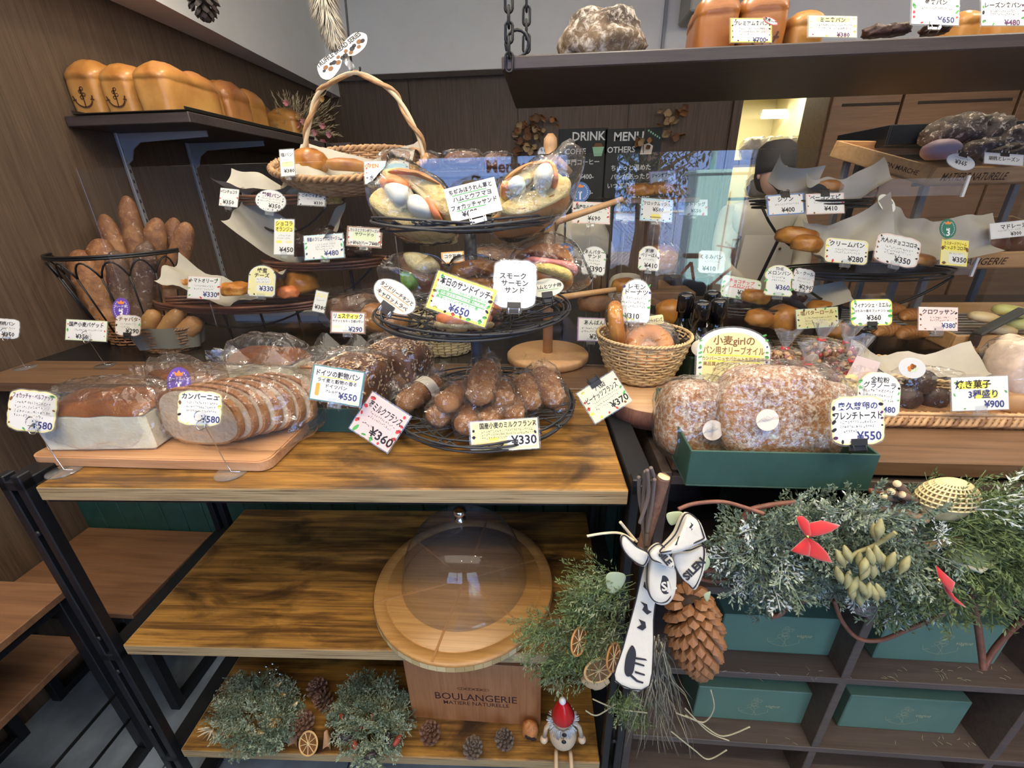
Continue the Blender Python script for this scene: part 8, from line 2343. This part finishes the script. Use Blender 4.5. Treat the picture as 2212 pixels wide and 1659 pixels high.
vine([(1635, 1160), (1590, 1165), (1562, 1180), (1580, 1195), (1615, 1200)], .0042)
vine([(1500, 1232), (1560, 1232), (1620, 1225)], .004)
vine([(1480, 1242), (1540, 1256), (1600, 1250), (1680, 1262), (1720, 1275)], .0038)
vine([(1680, 1255), (1690, 1275), (1700, 1300), (1690, 1322), (1668, 1330), (1664, 1300)], .0050)
vine([(1700, 1305), (1730, 1302), (1745, 1296)], .0036)
vine([(1802, 1298), (1818, 1340), (1852, 1378), (1900, 1383), (1960, 1360), (2030, 1330), (2080, 1300), (2120, 1265)], .0042)
vine([(2092, 1235), (2102, 1290), (2112, 1350), (2120, 1410), (2124, 1445)], .0062)
vine([(2124, 1442), (2150, 1400), (2190, 1355), (2225, 1330)], .0056)
vine([(1880, 1060), (1920, 1068), (1950, 1082), (1905, 1100)], .0045)
vine([(1905, 1100), (1960, 1112), (2000, 1122)], .008, name='branch', m_=mat('pale_bark', (.30, .19, .12), .8, var=.3, vs=60))
vine([(1972, 1120), (1970, 1150), (1965, 1180)], .004, name='branch', m_=mat('pale_bark', (.30, .19, .12), .8))
vine([(2000, 1182), (2040, 1172), (2075, 1168)], .008, name='branch', m_=mat('tan_bark', (.42, .28, .14), .8))
for i, (a, b) in enumerate((((1938, 1045), (1965, 1075)), ((1908, 1072), (1940, 1080)), ((1948, 1068), (1980, 1085)), ((1925, 1062), (1950, 1070)))):
 A_, B_ = at(*a, y=YGD - .07), at(*b, y=YGD - .03)
 MB().tube([A_, B_], .0065, 10).build('cut_twig', mat('dark_twig', (.12, .07, .045), .8), t)
 d = (A_ - B_).normalized(); MB().tube([A_, A_ + d * .0008], .0058, 10).build('twig_end', mat('fresh_cut_wood', (.66, .52, .30), .7), t)
# bows
RB = mat('red_velvet', (.50, .006, .010), .8, sheen=.6)
def bow(pts_list, y, par, centre):
 for pts in pts_list:
  m = MB(); pillow(m, pts, y, .010, 0, 22, int(pts[0][0]), .25, True); m.build('bow_loop', RB, par)
 if centre:
  blob(MB(), (.0032,) * 3, Matrix.Translation(at(*centre, y=y - .008)), 0, 1, 0, 10, 8).build('gold_bead', mat('gold_bead', (.8, .55, .15), .2, 1), par)
bow([[(1741, 1160), (1728, 1140), (1721, 1117), (1733, 1114), (1745, 1124), (1752, 1158)], [(1744, 1160), (1750, 1130), (1775, 1124), (1814, 1134), (1795, 1148), (1770, 1156)], [(1743, 1160), (1722, 1178), (1709, 1190), (1728, 1198), (1747, 1202), (1750, 1180)], [(1744, 1160), (1768, 1174), (1785, 1192), (1798, 1216), (1770, 1211), (1744, 1200)]], YGD - .125, t, (1744, 1159))
bow([[(2030, 1255), (2022, 1222), (2042, 1240), (2062, 1258), (2055, 1280)], [(2035, 1255), (2055, 1285), (2085, 1312), (2060, 1300), (2045, 1280)]], YGD - .125, t, (2028, 1253))
# eucalyptus pods
EU = mat('dried_eucalyptus', (.30, .28, .13), .6, var=.35, vs=40)
vine([(1935, 1150), (1890, 1178), (1850, 1195), (1815, 1225)], .0035, YGD - .115, 'pod_stem', EU)
rs = random.Random(4)
for i, (px, py) in enumerate(((1815, 1205), (1830, 1195), (1858, 1210), (1868, 1218), (1880, 1200), (1895, 1195), (1905, 1205), (1918, 1215), (1925, 1210), (1812, 1240), (1832, 1250), (1845, 1262), (1862, 1268), (1875, 1275), (1888, 1280), (1900, 1276), (1955, 1218), (1890, 1148), (1900, 1140), (1870, 1232), (1885, 1228), (1840, 1275), (1855, 1290))):
 p = at(px, py, y=YGD - .115 - rs.uniform(0, .012)); a = rs.uniform(-.6, .5)
 m = MB(); m.lathe([(0, -.016), (.003, -.012), (.0068, .0), (.0062, .008), (.0025, .016), (0, .020)], 8, Matrix.Translation(p) @ Matrix.Rotation(a + PI, 4, 'Y') @ RX(15)); m.build('eucalyptus_pod', EU, t)
# banksia-like fuzzy knobs
for px, py, r, m_ in ((1865, 1303, .030, mat('grey_fuzz', (.25, .20, .18), .95, var=.3, vs=120, bump=1, bs=200)), (2190, 1165, .05, mat('brown_fuzz', (.17, .09, .06), .95, var=.4, vs=120, bump=1, bs=200))):
 blob(MB(), (r, r * .8, r * .85), Matrix.Translation(at(px, py, y=YGD - .02)), .05, 4, px, 26, 16).build('fuzzy_knob', m_, t)
# woven tan loofah cap
m = MB(); c = at(2036, 1062, y=YGD - .02); rx, rz = 60 * mpp(c), 52 * mpp(c)
for i in range(9):
 k = i / 8
 m.tube([c + Vector((rx * math.cos(a) * math.cos(k * PI / 2) , -.030 * math.sin(a) * math.cos(k * PI / 2) - .012, rz * (1.0 * math.sin(k * PI / 2)) + .002 * math.sin(a * 20) - .01)) for a in [2 * PI * j / 40 for j in range(40)]], .0020, 4, True)
for j in range(30):
 a = 2 * PI * j / 30
 m.tube([c + Vector((rx * math.cos(a) * math.cos(k * PI / 2), -.030 * math.sin(a) * math.cos(k * PI / 2) - .012, rz * math.sin(k * PI / 2) - .01)) for k in [i / 8 for i in range(9)]], .0018, 4)
m.build('woven_cap', mat('tan_mesh', (.68, .56, .30), .7), t, kind='stuff')
blob(MB(), (rx * .93, .026, rz * .93), Matrix.Translation(c + Vector((0, -.012, -.01))), .03, 2, 1, 24, 14).build('cap_core', mat('tan_core', (.50, .40, .20), .9, var=.2, vs=90), t)
# split green pod
for k, (dx, r) in enumerate(((0, .030), (0, .030))):
 p = at(2090, 1205, y=YGD - .06)
blob(MB(), (.036, .022, .026), Matrix.Translation(p), .04, 2, 3, 24, 14).build('split_gourd', mat('green_gourd', (.18, .22, .12), .5, var=.2, vs=40), t)
MB().tube([p + Vector((-.03, -.018, .004)), p + Vector((0, -.025, -.004)), p + Vector((.033, -.015, .010))], [.002, .005, .002], 8).build('gourd_lip', mat('pale_lip', (.55, .50, .32), .6), t)
# ================================================================== SWAG WITH ZEBRA RIBBON AT THE TABLE CORNER
YS = .60
t = thing('twig_swag', 'hanging swag of twigs, cypress and printed ribbon at table corner', 'swag', at(1390, 1300, y=YS))
BRK = mat('reddish_bark', (.20, .10, .065), .8, var=.35, vs=80)
vineS = lambda pts, r, nm, m_, y=YS: vine(pts, r, y, nm, m_, t)
vineS([(1434, 1030), (1415, 1095), (1398, 1150), (1380, 1215)], .0105, 'thick_branch', BRK)
a = at(1434, 1030, y=YS); b = at(1430, 1042, y=YS); MB().tube([a, a + (a - b).normalized() * .001], .0098, 12).build('branch_end', mat('fresh_cut_wood', (.66, .52, .30), .7), t)
GT = mat('grey_brown_twig', (.13, .10, .085), .8)
for i, pts in enumerate((((1380, 1030), (1382, 1080), (1392, 1140), (1390, 1200)), ((1394, 1018), (1390, 1070), (1388, 1130), (1396, 1200)), ((1406, 1010), (1412, 1040), (1402, 1100), (1396, 1180)), ((1414, 1035), (1408, 1090), (1398, 1150)), ((1398, 1015), (1400, 1070), (1382, 1130)))):
 vineS(pts, .0032, 'twig', GT, YS - .005 * i)
# cypress foliage on the left
rs = random.Random(9); pl = []
for i in range(150):
 q = rs.random()
 if i < 60:
  px, py = rs.uniform(1290, 1375), rs.uniform(1240, 1350)
 elif i < 105:
  px, py = 1360 - 190 * q + rs.uniform(-12, 12), 1370 + rs.uniform(-25, 25) - 10 * q
 elif i < 135:
  px, py = rs.uniform(1200, 1330), rs.uniform(1380, 1460)
 else:
  px, py = rs.uniform(1330, 1400), rs.uniform(1470, 1530)
 p = at(px, py, y=YS + rs.uniform(-.02, .03))
 pl.append((p, Vector((-.8 + rs.uniform(-.4, .5), rs.uniform(-.5, .2), -.25 + rs.uniform(-.6, .5)) if i < 135 else (rs.uniform(-.3, .3), -.2, -1)), rs.uniform(.55, .8), 0 if rs.random() < .8 else 1))
m = MB(); place_sprigs(m, 'cypress', pl, 0, 5); m.build('foliage', [CYP, mat('cypress_pale', (.24, .28, .16), .7)], t, kind='stuff')
# hanging wispy leaves
m = MB(); rs = random.Random(31)
for i in range(70):
 x0, y0 = rs.uniform(1395, 1440), rs.uniform(1370, 1420); x1, y1 = x0 + rs.uniform(-50, 90), rs.uniform(1500, 1640)
 P = [tuple(at(x0 + (x1 - x0) * (k / 5) ** 1.3 + rs.uniform(-8, 8), y0 + (y1 - y0) * k / 5, y=YS + rs.uniform(-.02, .03))) for k in range(6)]
 m.tube(spline(P, 14), [.0016 - .0001 * k for k in range(14)], 4, mi=rs.choice((0, 0, 1)))
for pts in (((1460, 1540), (1510, 1560), (1560, 1590), (1620, 1570)), ((1450, 1580), (1500, 1620), (1530, 1640), (1570, 1620)), ((1330, 1520), (1290, 1545), (1265, 1535)), ((1280, 1510), (1330, 1530), (1400, 1540)), ((1535, 1490), (1542, 1530), (1520, 1560), (1480, 1545)), ((1480, 1530), (1530, 1580), (1575, 1600))):
 m.tube(spline([tuple(at(px, py, y=YS)) for px, py in pts], 20), .0016, 5, mi=1)
m.build('dry_leaves', [mat('grey_dry_leaf', (.20, .18, .14), .8), mat('pale_dry_leaf', (.42, .38, .26), .8)], t, kind='stuff')
# eucalyptus leaves
for i, pts in enumerate(([(1308, 1250), (1318, 1236), (1345, 1238), (1352, 1250), (1340, 1272), (1318, 1282)], [(1508, 1205), (1525, 1200), (1534, 1215), (1525, 1232), (1508, 1228)], [(1440, 1110), (1470, 1105), (1478, 1118), (1450, 1135)], [(1520, 1285), (1535, 1278), (1528, 1300)])):
 m = MB(); pillow(m, pts, YS - .02, .003, 0, 20); m.build('eucalyptus_leaf', mat('grey_green_leaf', (.32, .38, .24), .6), t)
for px, py in ((1250, 1385), (1325, 1420)):
 p = at(px, py, y=YS - .03); orange_slice('', '', p, .026, Matrix.Translation(p) @ RZ(30) @ RX(70) @ RY(25), t, True)
p = at(1293, 1448, y=YS - .03); orange_slice('', '', p, .030, Matrix.Translation(p) @ RX(80) @ RY(15), t)
m = MB(); blob(m, (.028, .012, .022), Matrix.Translation(at(1285, 1470, y=YS - .01)), .1, 2, 2, 20, 12); m.build('wood_slice', mat('pale_wood_slice', (.55, .38, .22), .7), t)
vineS([(1268, 1158), (1305, 1152), (1340, 1152), (1370, 1168)], .0022, 'twine', mat('jute_twine', (.62, .52, .36), .9), YS - .03)
vineS([(1340, 1128), (1358, 1150), (1375, 1170)], .0026, 'twine', mat('jute_twine', (.62, .52, .36), .9), YS - .03)
# ribbon
RIB = mat('white_linen_ribbon', (.60, .57, .50), .8, bump=.2, bs=120); EDG = INK
def ribbon(pts, y, th, seed=0, nm='ribbon_loop', edge=True, dz=0):
 m = MB(); pillow(m, pts, y, th, 0, 30, seed, .25, False, 1, dz); o = m.build(nm, RIB, t)
 if edge:
  P = smooth_poly(pts, 40); cx = sum(p[0] for p in pts) / len(pts); cy = sum(p[1] for p in pts) / len(pts)
  q = [(cx + (a - cx) * .985, cy + (b - cy) * .985) for a, b in P]
  c = at(cx, cy, y=y); dep = (c - EYE).dot(CF) - dz
  MB().tube([EYE + ray(*k) * (dep - th * .45) for k in q], .0012, 5, True).build('black_edging', INK, t)
 return o
ribbon([(1405, 1195), (1420, 1200), (1428, 1210), (1418, 1290), (1412, 1340), (1402, 1484), (1328, 1472), (1345, 1400), (1372, 1300), (1388, 1230)], YS - .045, .006, 1, 'ribbon_tail')
ribbon([(1405, 1200), (1440, 1198), (1455, 1225), (1455, 1270), (1440, 1300), (1412, 1298), (1398, 1270), (1398, 1225)], YS - .055, .022, 2)
ribbon([(1425, 1190), (1458, 1155), (1480, 1110), (1505, 1120), (1520, 1155), (1518, 1165), (1480, 1180), (1440, 1192)], YS - .05, .025, 3)
ribbon([(1450, 1195), (1490, 1188), (1520, 1180), (1518, 1225), (1500, 1270), (1485, 1260), (1465, 1240)], YS - .048, .02, 4)
ribbon([(1342, 1160), (1352, 1158), (1375, 1180), (1400, 1195), (1390, 1222), (1360, 1205), (1343, 1180)], YS - .05, .016, 5)
ribbon([(1402, 1190), (1425, 1175), (1448, 1200), (1452, 1225), (1425, 1215), (1408, 1208)], YS - .062, .018, 6, 'ribbon_knot')
def printed(pts_list, y, dz, ref=None):
 m = MB()
 for pts in pts_list:
  rp = ref or pts
  c = at(sum(p[0] for p in rp) / len(rp), sum(p[1] for p in rp) / len(rp), y=y); dep = (c - EYE).dot(CF) - dz
  P = [EYE + ray(*p) * dep for p in pts]; n = len(P)
  V = [tuple(p) for p in P] + [tuple(p + CF * .0012) for p in P]
  m.add(V, [tuple(range(n))[::-1], tuple(range(n, 2 * n))] + [(i, (i + 1) % n, (i + 1) % n + n, i + n) for i in range(n)], 0, None, False)
 return m
pr_ = printed([smooth_poly([(1365, 1395), (1372, 1402), (1374, 1415), (1372, 1430), (1368, 1452), (1358, 1462), (1350, 1455), (1350, 1435), (1355, 1412)], 24),
       [(1372, 1420), (1395, 1424), (1398, 1427), (1372, 1424)], [(1370, 1430), (1392, 1437), (1392, 1440), (1370, 1434)], [(1362, 1455), (1378, 1470), (1390, 1474), (1389, 1477), (1375, 1473), (1360, 1460)], [(1372, 1450), (1393, 1457), (1393, 1460), (1372, 1454)],
       [(1384, 1300), (1398, 1306), (1400, 1318), (1408, 1322), (1398, 1328), (1388, 1318), (1392, 1310)], [(1380, 1338), (1394, 1344), (1396, 1356), (1388, 1362), (1376, 1356), (1386, 1350)], [(1392, 1258), (1402, 1252), (1406, 1266), (1398, 1276), (1390, 1268)]], YS - .045, .0048, [(1405, 1195), (1420, 1200), (1428, 1210), (1418, 1290), (1412, 1340), (1402, 1484), (1328, 1472), (1345, 1400), (1372, 1300), (1388, 1230)])
pr_.build('animal_print', INK, t)
pr2 = printed([smooth_poly([(1436, 1232), (1448, 1236), (1452, 1256), (1446, 1280), (1432, 1282), (1424, 1262), (1426, 1244)], 20)], YS - .055, .0128); pr2.build('black_lettering_patch', INK, t)
Mt = facing(at(1438, 1256, y=YS - .055) - CF * .0142, -10); m = MB(); m.text('SIL', 0, 0, .020, 0, Mt, 'C', .03, .0, rot=0); m.build('lettering', RIB, t)
Mt = facing(at(1492, 1222, y=YS - .048) - CF * .0120, -45); m = MB(); m.text('SILEN', 0, 0, .017, 0, Mt, 'C', .05, .0); m.build('lettering', INK, t)
Mt = facing(at(1432, 1200, y=YS - .062) - CF * .0108, 50); m = MB(); m.text('ZEBRA'[:0] + 'SILE', 0, 0, .013, 0, Mt, 'C', .06, .0); m.build('lettering', INK, t)
pr3 = printed([[(1458, 1178), (1466, 1160), (1480, 1150), (1494, 1140), (1496, 1144), (1482, 1156), (1478, 1170), (1470, 1176)], [(1492, 1128), (1498, 1134), (1492, 1142), (1489, 1140), (1494, 1134)]], YS - .05, .014); pr3.build('insect_print', INK, t)
# big pine cone with separate scales
top_ = at(1490, 1290, y=YS + .01); bot_ = at(1515, 1468, y=YS + .0); ax = (bot_ - top_)
bigm = mat('big_cone_scale', (.26, .115, .045), .55, var=.3, vs=70)
Mb = Matrix.Translation(top_) @ ax.to_track_quat('Z', 'Y').to_matrix().to_4x4()
pinecone('large_pine_cone', 'large brown pine cone hanging tip down beside the printed ribbon', ax.length, 64 * mpp(at(1495, 1380, y=YS)), Mb, [bigm, CORE], parts=True, n=165, openness=.95)
# ================================================================== KITCHEN STAFF (mostly hidden behind bowls)
YP = 2.75
pc = at(1668, 365, y=YP); sP = mpp(pc)
t = thing('person', 'person in a beige jacket and dark cap leaning behind the right bowls', 'person', (pc.x, YP, FL))
BEI = mat('beige_jacket', (.38, .35, .29), .85, var=.06, vs=8, bump=.4, bs=14)
sk = bmesh.new()
def PX(px, py, dy=0): return at(px, py, y=YP + dy)
J = {'pel': Vector((pc.x - .02, YP + .05, .85)), 'belly': Vector((pc.x - .03, YP + .03, 1.05)), 'chest': Vector((pc.x - .02, YP - .0, 1.27)), 'neck': Vector((pc.x, YP - .02, 1.42)),
     'shl': Vector((pc.x - .19, YP, 1.34)), 'ell': Vector((pc.x - .24, YP - .12, 1.08)), 'wrl': Vector((pc.x - .12, YP - .20, .99)),
     'shr': Vector((pc.x + .17, YP, 1.34)), 'elr': Vector((pc.x + .21, YP - .12, 1.08)), 'wrr': Vector((pc.x + .10, YP - .20, .99)),
     'hil': Vector((pc.x - .11, YP + .05, .78)), 'knl': Vector((pc.x - .12, YP + .02, .36)), 'anl': Vector((pc.x - .12, YP + .06, -.12)), 'hir': Vector((pc.x + .08, YP + .05, .78)), 'knr': Vector((pc.x + .09, YP + .02, .36)), 'anr': Vector((pc.x + .09, YP + .06, -.12)), 'tol': Vector((pc.x - .13, YP - .10, -.15)), 'tor': Vector((pc.x + .10, YP - .10, -.15))}
RD = {'pel': .15, 'belly': .145, 'chest': .165, 'neck': .06, 'shl': .075, 'ell': .052, 'wrl': .035, 'shr': .075, 'elr': .052, 'wrr': .035, 'hil': .09, 'knl': .065, 'anl': .045, 'hir': .09, 'knr': .065, 'anr': .045, 'tol': .035, 'tor': .035}
ks = list(J); ed = [('pel', 'belly'), ('belly', 'chest'), ('chest', 'neck'), ('chest', 'shl'), ('shl', 'ell'), ('ell', 'wrl'), ('chest', 'shr'), ('shr', 'elr'), ('elr', 'wrr'), ('pel', 'hil'), ('hil', 'knl'), ('knl', 'anl'), ('pel', 'hir'), ('hir', 'knr'), ('knr', 'anr'), ('anl', 'tol'), ('anr', 'tor')]
me = bpy.data.meshes.new('body'); inv = BASIS[t.name].inverted()
me.from_pydata([tuple(inv @ J[k]) for k in ks], [(ks.index(a), ks.index(b)) for a, b in ed], [])
me.materials.append(BEI)
bo = bpy.data.objects.new('body', me); COL.objects.link(bo); bo.parent = t
md = bo.modifiers.new('skin', 'SKIN')
for k, sv in zip(ks, me.skin_vertices[0].data):
 sv.radius = (RD[k], RD[k] * (.72 if k in ('pel', 'belly', 'chest') else 1)); sv.use_root = (k == 'pel')
md2 = bo.modifiers.new('smooth', 'SUBSURF'); md2.levels = 2; md2.render_levels = 2
md.use_smooth_shade = True
SKIN = mat('skin', (.55, .34, .25), .55)
hc = Vector((pc.x, YP - .04, 1.56))
m = MB()
def head(u, v):
 th = 2 * PI * u; ph = PI * (v - .5); x = math.cos(th) * math.cos(ph); y_ = math.sin(th) * math.cos(ph); z = math.sin(ph)
 jaw = 1 - .22 * max(0, -z) ; nose = .020 * math.exp(-((x / .12) ** 2 + ((z + .05) / .18) ** 2)) if y_ < 0 else 0
 return (hc.x + .078 * x * jaw, hc.y + .098 * y_ * (1 - .1 * max(0, -z)) - nose, hc.z + .118 * z)
m.grid(head, 32, 22, 0, None, True); m.build('head', SKIN, t)
for s2 in (-1, 1):
 blob(MB(), (.010, .016, .026), Matrix.Translation(hc + Vector((s2 * .078, .005, -.01))), 0, 1, 0, 12, 9).build('ear', SKIN, t)
 blob(MB(), (.012, .006, .007), Matrix.Translation(hc + Vector((s2 * .032, -.089, .010))), 0, 1, 0, 12, 8).build('eye', mat('dark_eye', (.03, .02, .02), .3), t)
 w_ = J['wrl' if s2 < 0 else 'wrr']; hm = MB()
 blob(hm, (.036, .048, .018), Matrix.Translation(w_ + Vector((0, -.05, -.01))), .05, 2, 1, 16, 10)
 for k in range(4):
  hm.tube([w_ + Vector((-.026 + .017 * k, -.08, -.01)), w_ + Vector((-.028 + .018 * k, -.115, -.014)), w_ + Vector((-.028 + .018 * k, -.135 - .008 * (k in (1, 2)), -.032))], [.0085, .008, .006], 7)
 hm.tube([w_ + Vector((-s2 * .03, -.04, -.01)), w_ + Vector((-s2 * .052, -.07, -.014)), w_ + Vector((-s2 * .052, -.095, -.02))], [.011, .009, .007], 7)
 hm.build('hand', SKIN, t)
MB().tube([hc + Vector((-.02, -.092, -.055)), hc + Vector((0, -.097, -.058)), hc + Vector((.02, -.092, -.055))], [.003, .005, .003], 6).build('mouth', mat('lips', (.42, .16, .13), .5), t)
m = MB(); m.lathe([(.090, -.03), (.094, 0), (.094, .05), (.088, .10), (.060, .125), (0, .13)], 28, Matrix.Translation(hc + Vector((0, .008, .02))) @ Matrix.Diagonal((1, 1.14, 1, 1)) @ RX(-8)); m.build('cap', mat('black_cap', (.015, .014, .016), .8), t)
blob(MB(), (.084, .07, .10), Matrix.Translation(hc + Vector((0, .045, -.01))), .03, 3, 1, 22, 14).build('hair', mat('dark_hair', (.02, .015, .012), .6), t)
m = MB(); m.grid(lambda u, v: (pc.x - .02 + (u - .5) * (.26 + .10 * v), YP - .175 - .03 * math.sin(u * PI) + .02 * v, 1.25 - .75 * v), 12, 12); m.grid(lambda u, v: (pc.x - .02 + (u - .5) * (.26 + .10 * v), YP - .172 - .03 * math.sin(u * PI) + .02 * v, 1.25 - .75 * v), 12, 12)
m.build('apron', mat('cream_apron', (.52, .47, .38), .85, bump=.4, bs=12), t)
for z in (1.18, 1.05):
 blob(MB(), (.008, .004, .008), Matrix.Translation((pc.x + .03, YP - .205, z)), 0, 1, 0, 10, 7).build('button', M_BLACKM, t)
# dried flowers pinned on the back wall
rs = random.Random(17)
for (px, py, rx, ry, n, lb) in ((1140, 298, 28, 32, 34, 'brown dried hydrangea bunch on the back wall left of the menus'), (1175, 265, 30, 18, 9, 'sparse orange dried leaves above the hydrangea bunch'), (1450, 265, 30, 42, 16, 'dried leafy sprig on the back wall right of the menus'), (1390, 300, 20, 20, 7, 'small dried leaf cluster at the menu board corner')):
 c = at(px, py, y=YB - .06); t = thing('dried_flower', lb, 'dried flower', c); m = MB()
 for i in range(n):
  q = at(px + rs.uniform(-rx, rx), py + rs.uniform(-ry, ry), y=YB - .05 - rs.uniform(0, .05)); r = rs.uniform(.020, .038)
  M_ = Matrix.Translation(q) @ Matrix.Rotation(rs.uniform(0, 3), 4, (rs.random(), 1, rs.random()))
  m.grid(lambda u, v: ((u - .5) * 2 * r, .3 * r * math.sin(v * 3), (v - .5) * 2 * r * math.sin(PI * u)), 6, 5, rs.choice((0, 1, 2)), M_)
 m.build('petals', [mat('dried_tan', (.36, .25, .13), .8), mat('dried_brown', (.16, .075, .035), .8), mat('dried_orange', (.34, .15, .05), .8)], t, kind='stuff')
 MB().tube([at(px, py + ry + 10, y=YB - .03), c, at(px + 5, py - ry - 8, y=YB - .03)], .003, 5).build('stem', mat('dried_stem', (.2, .13, .07), .8), t)
# clear acrylic stems under the cards that stand behind the glass
for o in list(bpy.data.objects):
 L_ = o.get('label', '')
 for key, z in (('cream berry bread', ZC), ('orange edged card glimpsed', ZC), ('chalk white cloud', ZC), ('pink edged tomato', ZC + .1), ('opening days poster', ZC), ('blue gingham', ZC), ('pink edged beef', ZC), ('faint hot dog', ZC), ('teal edged folded', ZC), ('pale card priced 410', ZC), ('grey arched', ZC)):
  if L_.startswith(key):
   p = BASIS[o.name].translation
   MB().tube([p + Vector((0, .006, -.005)), Vector((p.x, p.y + .006, z))], .0018, 6).build('clear_stem', M_ACRYL, o)
